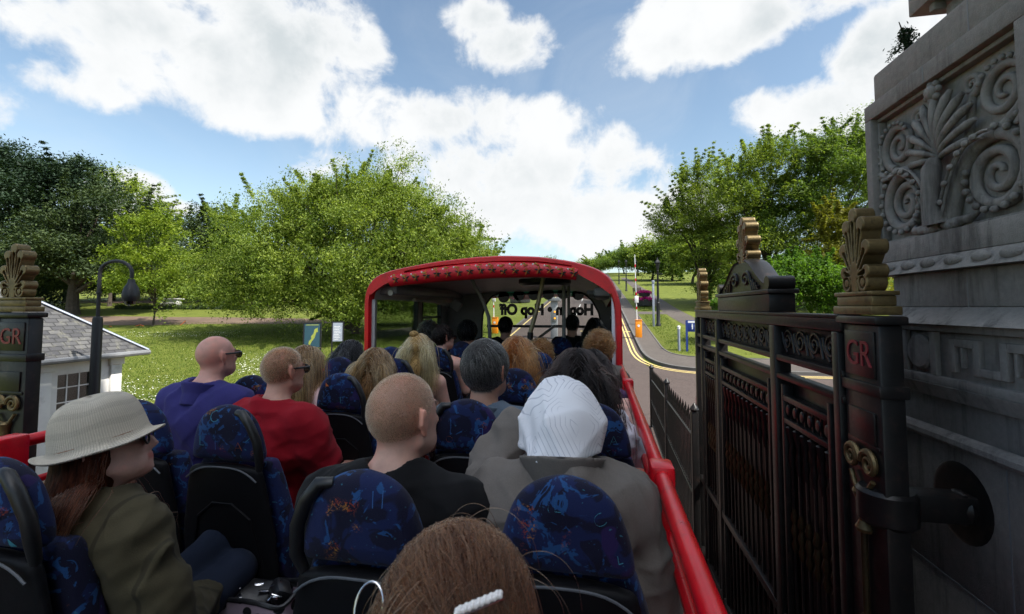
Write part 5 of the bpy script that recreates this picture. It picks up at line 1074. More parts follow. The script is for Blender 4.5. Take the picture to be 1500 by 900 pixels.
def gate_leaf(loc, rz, label, bracket=False):
    """the leaf runs from the hinge along local -x, local -y is the decorated face, z up from the ground"""
    MB = MirrorMB
    t = thing('iron_gate', label, 'gate', loc, rz, 'open leaves of the great iron gates'); L = 4.78; Bk = MATS['black_paint']
    mb = MB(); mb.bb(.03, .40, -.02, .10, .12, 3.80, .012); mb.bb(.0, .43, -.05, .115, 3.801, 3.85, .012); mb.bb(.015, .415, -.035, .115, 3.40, 3.47, .01); mb.build('hinge_post', Bk, t, local=True)
    mb = MB()                                                     # frame: rails and stiles
    for z0, z1 in ((3.745, 3.83), (3.45, 3.50), (3.30, 3.345), (1.28, 1.36), (.16, .30)): mb.bb(.40, L, -.035, .075, z0, z1, .008)
    mb.bb(.40, L, -.05, .09, 3.83, 3.853, .006)
    for x0, x1 in ((.42, .50), (1.48, 1.60), (3.42, 3.52), (4.32, 4.40), (4.68, 4.78)): mb.bb(x0, x1, -.045, .085, .10, 3.742, .008)
    mb.build('frame', Bk, t, local=True)
    pn = MB(); pn.bb(.06, .36, -.032, -.0205, 3.50, 3.76, .004); pl = pn.build('name_panel', Bk, t, local=True)
    v, f = text_mesh('GR', .21, .008); mb = MB(); mb.add([(.21-x*.92, -.034-z, 3.625+y) for x, y, z in v], f); mb.build('lettering', MATS['letter_red'], pl, smooth=0, local=True)
    
    for a, b_, n in ((.52, 1.47, 4), (1.62, 3.41, 8), (3.53, 4.31, 4)): sc = MB(); scroll_run(sc, a, b_, 3.625, .20, .02, n); sc.build('scroll_frieze', Bk, t, local=True)
    sc = MB(); sc.bb(.50, 4.68, .050, .058, 3.48, 3.75, .002); sc.build('frieze_backing', Bk, t, local=True)
    bays = ((.50, 1.48, 6), (1.60, 3.42, 11), (3.52, 4.32, 5))
    for a, b_, n in bays:
        inn = MB(); m_ = .10; inn.bb(a+m_, b_-m_, -.03, .05, 3.13, 3.175, .005); inn.bb(a+m_, b_-m_, -.03, .05, 2.95, 2.99, .005)
        for x in (a+m_, b_-m_): inn.bb(x-.02, x+.02, -.032, .052, 1.361, 3.26, .005); inn.bb(x-.02, x+.02, -.032, .052, .301, 1.279, .005)
        inn.build('inner_frame', Bk, t, local=True); br = MB(); rs = MB(); sp = MB(); tt = MB()
        for k in range(n):
            x = a+m_+(b_-a-2*m_)*(k+.5)/n; br.tube([(x, .01, .28), (x, .01, 2.97)], .0135, 6)
            br.tube([(x, .01, 2.97), (x, .01, 3.14)], .010, 6); rs.sphere((x, -.012, 3.06), (.035, .012, .045), 8, 6)
            for z in (2.1,): sp.lathe([(.012, -.17), (.028, -.11), (.014, -.06), (.030, 0), (.016, .06), (.03, .10), (.004, .22)], (x, .01, z), 8)
            tt.lathe([(.010, -.34), (.026, -.24), (.012, -.14), (.034, -.04), (.038, .0), (.01, .02)], (x, .005, 2.92), 8)
        bs = MB(); bs.bb(a+m_*.5, b_-m_*.5, .056, .064, .30, 3.29, .002); bs.build('back_sheet', Bk, t, local=True)
        br.build('bars', Bk, t, local=True); rs.build('rosette_row', Bk, t, local=True); sp.build('gilt_spear_row', MATS['gold_dark'], t, local=True); tt.build('drop_row', MATS['black_paint'], t, local=True)
        lw = MB()
        for k in range(2*n): x = a+m_+(b_-a-2*m_)*(k+.5)/(2*n); lw.tube([(x, .03, .28), (x, .03, 1.05)], .009, 5); lw.tube([(x, .03, 1.05), (x, .03, 1.09), (x, .03, 1.2)], [.009, .018, .002], 5)
        lw.build('dog_bars', Bk, t, local=True)
    # gilt ionic scroll on the hinge post
    io = MB()
    for sx in (-1, 1):
        pts = [Vector((.21+sx*(.085-.075*(1-i/24*.86)*math.cos(i/24*math.pi*3.6)*1), -.045, 3.02+.075*(1-i/24*.86)*math.sin(i/24*math.pi*3.6))) for i in range(25)]; io.tube(pts, [.020-.010*i/24 for i in range(25)], 8)
    io.tube([(.10, -.04, 2.93), (.15, -.045, 2.86), (.21, -.045, 2.84), (.27, -.045, 2.86), (.32, -.04, 2.93)], .014, 8); io.lathe([(.045, -.22), (.05, -.20), (.03, -.16), (.045, -.04), (.06, .0), (.05, .02)], (.21, -.03, 2.84), 12); io.build('ionic_scroll', MATS['gold'], t, local=True)
    io = MB(); io.bb(.08, .34, -.034, -.021, 3.13, 3.31, .004); io.bb(.05, .37, -.030, -.0205, 3.10, 3.13, .003); io.build('lattice_panel', Bk, t, local=True)
    io = MB(); io.lathe([(.02, 0), (.05, .06), (.03, .14), (.06, .2), (.02, .26)], (.21, -.04, 1.9), 10); io.lathe([(.018, -.9), (.018, 0)], (.21, -.04, 2.63), 8); io.build('gilt_rod', MATS['gold_dark'], t, local=True)
    # pedestal blocks and palmettes
    for xc, w_, zb in ((.25, .21, 3.855), (4.56, .20, 3.855)):
        mb = MB(); mb.bb(xc-w_, xc+w_, -.045, .11, zb, zb+.05, .008); mb.bb(xc-w_*.9, xc+w_*.9, -.03, .095, zb+.0505, zb+.11, .008); mb.bb(xc-w_*.96, xc+w_*.96, -.04, .105, zb+.1105, zb+.135, .006); pd = mb.build('finial_block', MATS['gold'], t, local=True)
        o = link('palmette', PALM, MATS['gold'] if not PALM.materials else [], pd, local=True); o.location = (-xc, .033, zb+.135); o.scale = (.80, .80, .92)
    # pediment over the middle bay
    mb = MB(); mb.bb(1.62, 3.40, -.03, .19, 3.853, 4.02, .01); mb.bb(1.58, 3.44, -.05, .21, 4.0205, 4.06, .01); mb.build('pediment_base', MATS['black_paint'], t, local=True)
    c = 2.51; prof = []
    for sx in (-1, 1):
        pts = []
        for i in range(13):
            u = i/12; x = c+sx*(.80-.66*u); z = 4.10+.27*(u*u*(3-2*u)); pts.append((x, z))
        prof.append(pts)
    poly = prof[0]+prof[1][::-1]; poly = [(1.70, 4.06)]+poly+[(3.32, 4.06)]
    mb = MB(); mb.prism(poly, lambda u, v, w: (u, w, v), -.005, .165)
    for sx in (-1, 1):
        mb.cyl((c+sx*.84, -.03, 4.12), (c+sx*.84, .19, 4.12), .062, n=18); mb.tube([Vector((x, .08, z+.015)) for x, z in prof[0 if sx < 0 else 1]], .10, 8, flat=.22, up=(0, 0, 1))
        pts = [Vector((c+sx*(.20+.13*(1-i/20*.8)*math.cos(i/20*9)), -.012, 4.19+.085*(1-i/20*.8)*math.sin(i/20*9))) for i in range(21)]; mb.tube(pts, .016, 6)
        for k in range(4): mb.tube([(c+sx*(.38+.06*k), -.01, 4.07), (c+sx*(.34+.075*k), -.014, 4.20-.03*k)], [.012, .022], 6)
    pd = mb.build('pediment', MATS['black_paint'], t, local=True); o = link('palmette', PALM, [], pd, local=True); o.location = (-c, .08, 4.33)
    if bracket:
        mb = MB(); mb.lathe([(.125, 0), (.14, .02), (.14, .17), (.125, .19)], (.15, .05, 2.70), 24); mb.build('hinge_collar', Bk, t, local=True)
        mb = MB(); mb.box((.20, .31, 2.795), (.15, .50, .15), .02); mb.sphere((.21, .44, 2.79), (.10, .05, .095), 12, 8); mb.build('hinge_arm', Bk, t, local=True)
    return t
gate_leaf((1.52, 2.80, 0), R(-90), 'tall black gate leaf right of the bus with hinge arm into stone pylon', True)
gate_leaf((-5.10, 3.30, 0), 0, 'black gate leaf at the left edge of the photo in front of the white lodge')
# ------------------------------------------------------------------ stone pylon beside the right gate
t = thing('stone_pylon', 'massive dark stone gate pylon with carved scroll panel and key pattern frieze', 'gate pylon', (4, 0, 0)); S = MATS['stone']; YN, XF = -5.2, 6.4
def course(name, x, y, z0, z1, m='stone', b=.012, zt=None):
    mb = MB(); mb.bb(x, XF+(2.0-x), YN-(y-3.5), y, z0, z1, b); return mb.build(name, MATS[m], t)
def sloped(name, x0, y0, x1, y1, z0, z1, m='stone'):
    mb = MB(); r0 = [Vector((x0, YN-.2, z0)), Vector((XF, YN-.2, z0)), Vector((XF, y0, z0)), Vector((x0, y0, z0))]; r1 = [Vector((x1, YN, z1)), Vector((XF-.01, YN, z1)), Vector((XF-.01, y1, z1)), Vector((x1, y1, z1))]; mb.loft([r0, r1]); return mb.build(name, MATS[m], t)
course('base', 2.0, 3.63, -.1, 1.0, 'stone_base'); course('base', 2.006, 3.625, 1.0, 2.32, 'stone_base', .006); course('base', 2.0, 3.63, 2.32, 3.10, 'stone_base', .006)
mb = MB(); mb.tube([(2.0, -5, 3.135), (2.0, 3.6, 3.135), (6, 3.6, 3.135)], .045, 10); mb.build('torus_moulding', S, t)
course('base', 2.03, 3.60, 3.10, 3.36, 'stone', .01); sloped('ledge', 1.99, 3.61, 1.955, 3.63, 3.36, 3.44); course('frieze', 2.0, 3.60, 3.44, 3.80)
course('fillet', 1.965, 3.62, 3.44, 3.492, 'stone', .008); course('fillet', 1.955, 3.63, 3.755, 3.80, 'stone', .008)
mb = MB()
def keybox(y0, y1, z0, z1): mb.bb(1.972, 2.001, y0, y1, z0, z1, .004)
for k in range(26):
    y = 3.06-.17*k; keybox(y-.045, y, 3.53, 3.72)
    if k % 2 == 0: keybox(y-.17, y-.0453, 3.675, 3.72)
    else: keybox(y-.17, y-.0453, 3.53, 3.575)
    if k % 2 == 0: keybox(y-.1, y-.085, 3.56, 3.6746)
mb.build('key_pattern', S, t)
mb = MB(); mb.bb(1.970, 2.0, 3.16, 3.21, 3.493, 3.754, .004); mb.bb(1.972, 2.0, 3.42, 3.46, 3.493, 3.754, .004); mb.M = Matrix.Translation((1.999, 3.315, 3.622)) @ Matrix.Rotation(R(-90), 4, 'Y'); mb.lathe([(.108, 0), (.108, .018), (.095, .03), (.001, .032)], n=32); mb.build('roundel', S, t)
sloped('ledge', 1.90, 3.56, 2.0, 3.50, 3.80, 3.90); course('block', 2.01, 3.60, 3.90, 4.115); sloped('ledge', 1.93, 3.72, 2.0, 3.66, 4.115, 4.21)
mb = MB(); r = random.Random(4)
for k in range(24):
    y = 3.55-.19*k+r.uniform(-.02, .02); mb.sphere((1.952, y, 4.165), (.018, .065, .03), 8, 6)
mb.build('leaf_carving', S, t)
course('panel_block', 2.098, 3.83, 4.21, 5.41, 'stone', .0); F_ = MB()
for y0, y1, z0, z1 in ((-5.1, 3.84, 4.212, 4.352), (-5.1, 3.84, 5.292, 5.408), (3.768, 3.84, 4.3525, 5.2915), (-5.1, 2.575, 4.3525, 5.2915)): F_.bb(2.0, 2.0985, y0, y1, z0, z1, .006)
F_.build('panel_frame', S, t); mb = MB()
for y0, y1, z0, z1 in ((2.576, 3.767, 5.262, 5.291), (2.576, 3.767, 4.353, 4.372), (3.745, 3.767, 4.373, 5.261), (2.576, 2.598, 4.373, 5.261)): mb.bb(2.045, 2.0995, y0, y1, z0, z1, .008)
mb.build('panel_bead', S, t)
rel = MB(); bead = MB()
def W(a, b, d=0.0): return Vector((2.098-d*1.55, 3.172-a, 4.825+b))
def spiral(cx, cy, r0, r1, a0, turns, dr, n=44): return [(cx+(r0+(r1-r0)*i/(n-1))*math.cos(a0+dr*turns*2*math.pi*i/(n-1)), cy+(r0+(r1-r0)*i/(n-1))*math.sin(a0+dr*turns*2*math.pi*i/(n-1))) for i in range(n)]
def bez(p, n=16):
    o = []
    for i in range(n):
        u = i/(n-1); q = [Vector(x) for x in p]
        while len(q) > 1: q = [q[k].lerp(q[k+1], u) for k in range(len(q)-1)]
        o.append(tuple(q[0])[:2])
    return o
def carve(pts, r0, r1, lift=.3, n=8):
    m = len(pts); rel.tube([W(x, y, (r0+(r1-r0)*i/(m-1))*lift) for i, (x, y) in enumerate(pts)], [r0+(r1-r0)*i/(m-1) for i in range(m)], n, flat=1.0)
for s_ in (-1, 1):
    sp = spiral(s_*.36, -.215, .205, .022, R(80) if s_ > 0 else R(100), 2.2, -s_); st = bez([(s_*.03, -.42, 0), (s_*.09, -.20, 0), (s_*.18, .01, 0), (sp[0][0]-s_*.06, sp[0][1]+.02, 0), (sp[0][0], sp[0][1], 0)])
    carve(st, .050, .040); carve(sp, .038, .016)
    for i, (x, y) in enumerate(sp[:16]): bead.sphere(W(x+(x-s_*.36)*.18, y+(y+.215)*.18, .035), (.018, .020, .020), 7, 5)
    for q in (-1, 1):
        m = len(st); off = [((x+q*.022, y+q*.012)) for x, y in st]; rel.tube([W(x, y, .058) for x, y in off], .010, 6)
    for i in range(2, 14, 2): x, y = st[i]; bead.sphere(W(x, y, .066), (.014, .026, .018), 7, 5)
    su = spiral(s_*.42, .205, .165, .020, R(-75) if s_ > 0 else R(255), 2.0, s_); s2 = bez([(s_*.24, -.01, 0), (s_*.36, .03, 0), (s_*.44, .0, 0), (su[0][0], su[0][1], 0)]); carve(s2, .032, .031); carve(su, .031, .014)
    for i, (x, y) in enumerate(su[:14]): bead.sphere(W(x+(x-s_*.42)*.2, y+(y-.205)*.2, .03), (.014, .016, .016), 7, 5)
    ss = spiral(s_*.215, .33, .062, .012, R(-90) if s_ > 0 else R(270), 1.8, s_, 26); s3 = bez([(s_*.10, -.10, 0), (s_*.20, .02, 0), (s_*.19, .16, 0), (ss[0][0], ss[0][1], 0)]); carve(s3, .026, .020); carve(ss, .020, .011)
    for k in range(5): a = R(35+22*k); x, y = s_*(.56+.03*math.cos(a)), -.03+.08*math.sin(a*1.3); rel.tube([W(s_*.50, .0, .02), W(x+s_*.02, y, .03)], [.012, .020], 6)
    for k in range(3): rel.tube([W(s_*.02, -.43, .03), W(s_*(.10+.06*k), -.455+.012*k, .04), W(s_*(.14+.06*k), -.43+.02*k, .02)], [.03, .026, .010], 7)
for a in (0, 17, -17, 34, -34, 52, -52, 72, -72, 95, -95):
    l = .40-.16*(abs(a)/95)**1.2; aa = R(a); pts = [(math.sin(aa*u)*l*u*1.05, -.03+math.cos(aa*.9)*l*u+.02*u) for u in np.linspace(.12, 1, 9)]; m = len(pts); rel.tube([W(x, y, .03+.02*math.sin(i/8*3)) for i, (x, y) in enumerate(pts)], [.011+.016*i/8 if i < 8 else .012 for i in range(m)], 8)
rel.tube([W(0, -.42, .05), W(0, -.25, .07), W(0, -.08, .06), W(0, -.02, .05)], [.07, .045, .05, .03], 10); bead.sphere(W(0, .395, .05), (.03, .045, .045), 10, 8)
for k in range(7): a = k*.9; bead.sphere(W(.05*math.cos(a), .395+.05*math.sin(a), .045), (.02, .022, .022), 8, 6)
rel.build('scroll_relief', S, t, 60); bead.build('bead_relief', S, t, 60)
course('coping', 2.045, 3.80, 5.41, 5.64, 'stone', .02); course('upper_block', 2.42, 3.62, 5.64, 6.02); course('cornice', 2.30, 3.80, 6.06, 6.22, 'stone', .01); course('upper_block', 2.44, 3.60, 6.22, 7.0); course('upper_block', 2.6, 2.9, 7.0, 20.0)  # topmost block stretched far up out of view, added to shade bus and lodge
mb = MB()
for k in range(30): y = 3.66-.14*k; mb.bb(2.345, 2.425, y-.05, y, 6.0, 6.059, .008)
mb.build('dentils', S, t)
mb = MB(); mb.M = Matrix.Translation((2.0, 3.06, 2.80)) @ Matrix.Rotation(R(-90), 4, 'Y'); mb.lathe([(.001, .006), (.19, .006), (.215, .003), (.22, 0)], n=30); mb.build('hinge_hole_shade', MATS['black_paint'], t)  # flat black disc: the shade inside the hinge hole is put into its colour
for x, z0, z1, ys_ in ((1.9985, 3.90, 4.115, (2.95, 1.6)), (1.9985, 3.502, 3.752, ()), (1.9985, 4.215, 4.35, (2.4,)), (1.9985, 2.33, 3.08, (2.75, 1.3)), (2.004, 1.01, 2.31, (3.0, 1.9, .6)), (2.0435, 5.42, 5.63, (2.9, 1.8)), (1.9985, 5.295, 5.40, (3.2,))):
    for y in ys_: mb = MB(); mb.bb(x+(.0105 if z0 == 3.90 else 0), x+.03, y-.004, y+.004, z0, z1); mb.build('mortar_joint', MATS['grey_dark'], t)
mb = MB(); mb.bb(1.9975, 2.03, -5, 3.6, 2.316, 2.324); mb.build('mortar_joint', MATS['grey_dark'], t)
# seedling conifer growing on the coping
b_ = at(1327, 78, X=2.2); t = thing('wall_plant', 'small dark evergreen seedling growing on top of the stone pylon', 'plant', b_); rng = np.random.default_rng(3); C = np.array([[rng.normal()*.035*(1-u), rng.normal()*.05*(1-u*.8), .01+.17*u] for u in rng.random(40)]); link('leaves', leaves('leaves', C, np.full((40, 3), .016), 16, .014, rng, .3), MATS['leaf_cedar'], t, local=True); mb = MB(); mb.tube([(0, 0, -.04), (.02, .03, .12), (.0, .06, .27)], [.012, .009, .003], 6); mb.build('stem', MATS['bark'], t, local=True)
# the left pylon, out of the picture but beside the left gate
# ------------------------------------------------------------------ open-top bus
bus = thing('tour_bus', 'red open top sightseeing bus with roofed front cabin, rails and blue patterned seats', 'bus', (-1.03, 2, 0))
def bp(name, mb, m, smooth=30, parent=None): return mb.build(name, [MATS[x] for x in m] if isinstance(m, tuple) else MATS[m], parent or bus, smooth, local=bool(parent))
DK = 2.36
mb = MB(); mb.bb(-2.38, .22, -3.2, 7.1, .34, DK-.03, .06); bp('lower_body', mb, 'red_dull')
mb = MB(); mb.bb(-2.34, .17, -3.2, 6.95, DK-.028, DK, .0); bp('deck_floor', mb, 'deck_grey')
for sx, x in ((-1, -2.28), (1, .12)):
    for y in (-1.8, 4.6): mb = MB(); mb.M = Matrix.Translation((x, y, .48)) @ Matrix.Rotation(R(90), 4, 'Y'); mb.lathe([(.25, -.14), (.46, -.14), (.48, -.10), (.48, .10), (.46, .14), (.25, .14)], n=28); wh = bp('wheel', mb, 'tyre'); mb = MB(); mb.M = Matrix.Translation((x, y, .48)) @ Matrix.Rotation(R(90), 4, 'Y'); mb.lathe([(.001, .1*sx), (.12, .12*sx), (.25, .10*sx), (.25, 0)], n=24); bp('rim', mb, 'steel', parent=wh)
XR, XL = .19, -2.26
# side panels: red outside, pale lining inside, broad red sill
for sx, x in ((1, XR), (-1, XL)):
    mb = MB(); mb.bb(x+sx*.012, x+sx*.045, -3.2, 7.0, DK-.05, 3.02, .01); sp_ = bp('side_panel', mb, 'red_paint')
    mb = MB(); mb.bb(x-sx*.022, x+sx*.010, -3.2, 4.4, DK+.02, 2.86, .008); bp('side_lining', mb, 'white_panel')
    mb = MB(); mb.bb(x-sx*.045, x+sx*.050, -3.2, 4.36, 2.862, 3.06, .02); bp('side_sill', mb, 'red_paint')
    mb = MB(); pts = [(x, -3.2, 3.365), (x, 1.0, 3.365), (x, 4.2, 3.365), (x, 4.36, 3.33), (x, 4.38, 3.2)]; mb.tube(pts, .0245, 14); bp('top_rail', mb, 'red_paint')
    mb = MB(); mb.tube([(x+sx*.012, -3.2, 3.195), (x+sx*.012, 4.36, 3.195)], .0155, 12); bp('lower_rail', mb, 'red_paint')
    for y in ((-.8, 1.56, 3.30) if sx > 0 else (-.8, 1.40, 3.2)):
        mb = MB(); mb.bb(x-.034, x+.040, y-.05, y+.05, 3.0, 3.40, .012); bp('rail_post', mb, 'red_paint')
# ---- cabin
YC, YF = 4.40, 7.0
opx = [(536, 560), (536, 470), (536, 438), (539, 424), (545, 412), (556, 403), (580, 395.5), (640, 384), (690, 378), (735, 375.5), (790, 377), (840, 384), (872, 393.5), (888, 402), (897, 412), (902, 424), (905, 445), (907, 480), (910, 560)]
arch = [at(x, y, Y=YC) for x, y in opx]
arch = [Vector((p.x, YC, p.z)) for p in arch]
arch[0] = Vector((arch[1].x, YC, 3.0)); arch[-1] = Vector((.215, YC, 3.0)); arch[-2].x = .212; arch[-3].x = .205
def cr(pts, n):
    L = [0]
    for a, b in zip(pts[:-1], pts[1:]): L.append(L[-1]+(b-a).length)
    q = np.linspace(0, L[-1], n); return [Vector((float(np.interp(u, L, [p.x for p in pts])), pts[0].y, float(np.interp(u, L, [p.z for p in pts])))) for u in q]
A = cr(arch, 90)
for _ in range(2): A = [A[0]]+[(A[i-1]+A[i]*2+A[i+1])/4 for i in range(1, len(A)-1)]+[A[-1]]
CX, CZ = -1.1, 3.4
def ring(Y, k, dz=0.0, thick=0.0):
    o = []
    for p in A:
        f = max(0, (p.z-3.6)/.8); q = Vector((p.x, Y, p.z-dz*f)); c = Vector((CX, Y, min(q.z, 3.75))); d = (c-q); d.y = 0
        if d.length > 1e-6: q = q+d.normalized()*thick
        o.append(q)
    return o
TOP = [i for i, p in enumerate(A) if p.z > 3.97]
def rt_(*a): r_ = ring(*a); return [r_[i] for i in TOP]
mb = MB(); mb.loft([rt_(YC-.03, 0, 0, .0), rt_(YC+.1, 0, -.01, -.008), rt_(5.4, 0, .0, 0), rt_(6.3, 0, .06, 0), rt_(6.9, 0, .16, .03), rt_(7.12, 0, .26, .12)], cap=False, close=False)
mb.loft([ring(YC-.03, 0, 0, .0), ring(YC-.045, 0, 0, .012), ring(YC-.045, 0, 0, .05), ring(YC-.02, 0, 0, .062), ring(YC+.10, 0, 0, .062), ring(YC+.10, 0, 0, .004)], cap=False, close=False); bp('cabin_roof', mb, 'red_paint', 50)
mb = MB()
for sx in (0, 1):
    ii = [i for i in range(90) if A[i].z > 4.0 and (A[i].x < at(588, 400, Y=YC).x if sx == 0 else A[i].x > at(842, 400, Y=YC).x)]; q0 = [ring(YC-.047, 0, 0, .02)[i] for i in ii]; q1 = [ring(YC-.047, 0, 0, .05+.11*math.sin(math.pi*(k+.5)/len(ii)))[i] for k, i in enumerate(ii)]; mb.loft([q0, q1, [p+Vector((0, .05, 0)) for p in q1]], cap=False, close=False); bp('roof_corner', mb, 'red_paint', 50); mb = MB()
mb = MB(); mb.loft([rt_(YC+.03, 0, 0, .072), rt_(5.4, 0, .0, .06), rt_(6.3, 0, .06, .06), rt_(7.02, 0, .2, .08)], cap=False, close=False); bp('ceiling', mb, 'ceiling_grey', 50)
# padded floral roll under the rear edge of the roof
i0, i1 = [min(range(90), key=lambda i: abs(A[i].x-xx)) for xx in (at(573, 400, Y=YC).x, at(848, 390, Y=YC).x)]
roll = [Vector((A[i].x, YC-.02, A[i].z-.108-.03*math.sin((i-i0)/(i1-i0)*math.pi))) for i in range(i0, i1+1)]; mb = MB(); mb.tube(roll, [.06+.022*math.sin(min(1, max(0, k/(len(roll)-1)))*math.pi) for k in range(len(roll))], 14, flat=1.0); rl = bp('padded_roll', mb, 'red_dull', 60)
rr = random.Random(2); fl = {'letter_orange': MB(), 'sign_white': MB(), 'black_plastic': MB(), 'sign_map': MB()}; nR = len(roll)
for k in range(34):
    u = (k+.5)/34*(nR-1); i = min(nR-2, int(u)); c = roll[i].lerp(roll[i+1], u-i); rad = .06+.022*math.sin(u/(nR-1)*math.pi); a0 = R([35, -8][k % 2])+rr.uniform(-.15, .15); c = c+Vector((0, -math.cos(a0), math.sin(a0)))*(rad+.002); nrm = Vector((0, -math.cos(a0), math.sin(a0))); upv = Vector((0, math.sin(a0), math.cos(a0)))
    if k % 2 == 0:
        fl['sign_white'].sphere(c, (.009, .004, .009), 8, 6); 
        for q in range(3): d = Vector((1, 0, 0))*(.025+.012*q)+upv*rr.uniform(-.02, .02); fl['letter_orange' if q else 'sign_map'].sphere(c+d, (.016, .004, .009), 8, 5)
    else:
        for q in range(5):
            a = R(72*q+20+rr.uniform(-15, 15)); e = Vector((1, 0, 0))*math.cos(a)+upv*math.sin(a); fl['letter_orange' if q % 2 else 'black_plastic'].tube([c, c+e*.022, c+e*.040], [.006, .009, .003], 5)
        fl['sign_map'].sphere(c, (.010, .006, .010), 8, 6)
for m, b_ in fl.items(): bp('flower_print', b_, m, parent=rl)
# corner pieces behind the roll, side walls and windows
for sx, x in ((-1, -2.375), (1, .185)):
    ys_ = [YC+.02, 5.72, 5.86, 6.62, 6.76, YF]; ztop = 3.99; zb = 3.16
    mb = MB(); mb.bb(x-.025, x+.025, YC+.02, YF, DK, zb, .01); mb.bb(x-.026, x+.026, YC+.02, YF, ztop, 4.06, .01); mb.bb(x-.024, x+.024, YC+.02, YC+.16, zb, ztop, .008); mb.bb(x-.024, x+.024, 5.70, 5.84, zb, ztop, .008); mb.bb(x-.024, x+.024, 6.60, YF, zb, ztop, .008); bp('cabin_wall', mb, 'grey_trim')
    mb = MB()
    for y in (5.69, 5.85, 6.59): mb.bb(x-.03, x+.03, y-.012, y+.012, zb, ztop)
    mb.bb(x-.029, x+.029, 5.85, 6.59, 3.74, 3.765); bp('window_seal', mb, 'black_plastic')
    for y0, y1 in ((YC+.16, 5.70), (5.84, 6.60)): mb = MB(); mb.bb(x-.004, x+.004, y0, y1, zb, ztop); bp('side_window', mb, 'glass_tint' if sx < 0 else 'glass_clear', 0)
mb = MB(); mb.bb(.118, .152, YC+.0, YC+.05, 3.06, 4.0, .008); bp('door_edge_trim', mb, 'white_panel')
mb = MB(); mb.bb(-2.33, -2.29, YC+.0, YC+.05, 3.06, 3.98, .008); bp('door_edge_trim', mb, 'grey_trim')
# coving along the left wall with the two strip lamps
mb = MB(); mb.tube([(-2.17, YC+.1, 4.05), (-2.17, 6.5, 4.05)], .03, 10); bp('strip_lamp', mb, 'pale_tube'); mb = MB(); mb.tube([(-2.2, 5.2, 3.985), (-2.2, 6.6, 3.985)], .022, 10); bp('strip_lamp', mb, 'pale_tube')
mb = MB(); mb.bb(-2.36, -2.10, YC+.12, 6.9, 4.03, 4.14, .04); bp('side_coving', mb, 'grey_dark'); mb = MB(); mb.bb(-.05, .17, YC+.12, 6.9, 4.0, 4.1, .04); bp('side_coving', mb, 'grey_dark')
# windscreen wall with a rounded opening
ipx = [(705.5, 520), (706, 480), (707, 462), (711, 447), (720, 435), (738, 426), (768, 420.5), (800, 418.5), (830, 421), (852, 428), (867, 440), (877, 458), (882, 480), (885, 520)]
inn = [at(x, y, Y=6.93) for x, y in ipx]; inn[0].z = 3.02; inn[-1].z = 3.02; I_ = cr([Vector((p.x, 6.93, p.z)) for p in inn], 90); O_ = [Vector((p.x, 6.93, min(p.z, 4.36))) for p in ring(6.93, 0, .14, .02)]
mb = MB(); mb.loft([O_, I_, [Vector((p.x, 6.99, p.z)) for p in I_], [Vector((p.x, 6.99, p.z)) for p in O_]], cap=False, close=False); bp('windscreen_surround', mb, 'grey_dark', 40)
mb = MB(); mb.tube(I_, .014, 8); bp('windscreen_seal', mb, 'black_plastic', 50)
mb = MB(); n = len(I_); G0 = [Vector((p.x, 6.965, p.z)) for p in I_]; mb.add(G0, [tuple(range(n))]); bp('windscreen', mb, 'glass_clear', 0)
mb = MB(); up_ = [p for p in I_ if p.z > 4.08]; mb.add([Vector((p.x, 6.955, p.z)) for p in up_]+[Vector((p.x, 6.955, max(4.06, p.z-.12))) for p in up_], [(k, k+1, len(up_)+k+1, len(up_)+k) for k in range(len(up_)-1)]); bp('green_sunband', mb, 'glass_green', 0)
mb = MB(); mb.bb(-2.3, .15, 6.90, 6.96, 3.0, 3.05, .01); mb.bb(-1.72, .09, 6.925, 6.952, 3.585, 3.625, .006); bp('dash_bar', mb, 'black_plastic')
mb = MB(); mb.bb(-2.36, .17, 6.94, 7.05, DK, 3.0, .01); bp('front_panel', mb, 'grey_dark')
for x_, y_ in ((738, 435.5), (760, 432.5), (782, 432), (803, 431), (825, 430.5), (847, 431.5)):
    c = at(x_, y_, Y=6.94); mb = MB(); mb.M = Matrix.Translation(c) @ Matrix.Rotation(R(90), 4, 'X'); mb.lathe([(.088, 0), (.088, .004)], n=28); sk = bp('round_sticker', mb, 'sticker_edge'); mb = MB(); mb.M = Matrix.Translation(c-Vector((0, .003, 0))) @ Matrix.Rotation(R(90), 4, 'X'); mb.lathe([(.074, 0), (.074, .003)], n=28); bp('sticker_face', mb, 'sticker', parent=sk)
c = at(800, 453.5, Y=6.94)
for off_, m, yy in ((.016, 'sticker_edge', .0), (-.002, 'sticker', -.006)):
    v, f = text_mesh('Hop In \u2022 Hop Off', .27, .003, off_, flip=True); mb = MB(); xs_ = [q[0] for q in v]; w_ = max(xs_)-min(xs_); tgt = (at(869, 453, Y=6.94).x-at(731, 453, Y=6.94).x) if yy == 0 else None
    if yy == 0: k_ = tgt/w_
    mb.add([(c.x+x*k_, c.y+yy-z, c.z-.01+y*k_*1.12) for x, y, z in v], f); bp('windscreen_lettering', mb, m, 0)
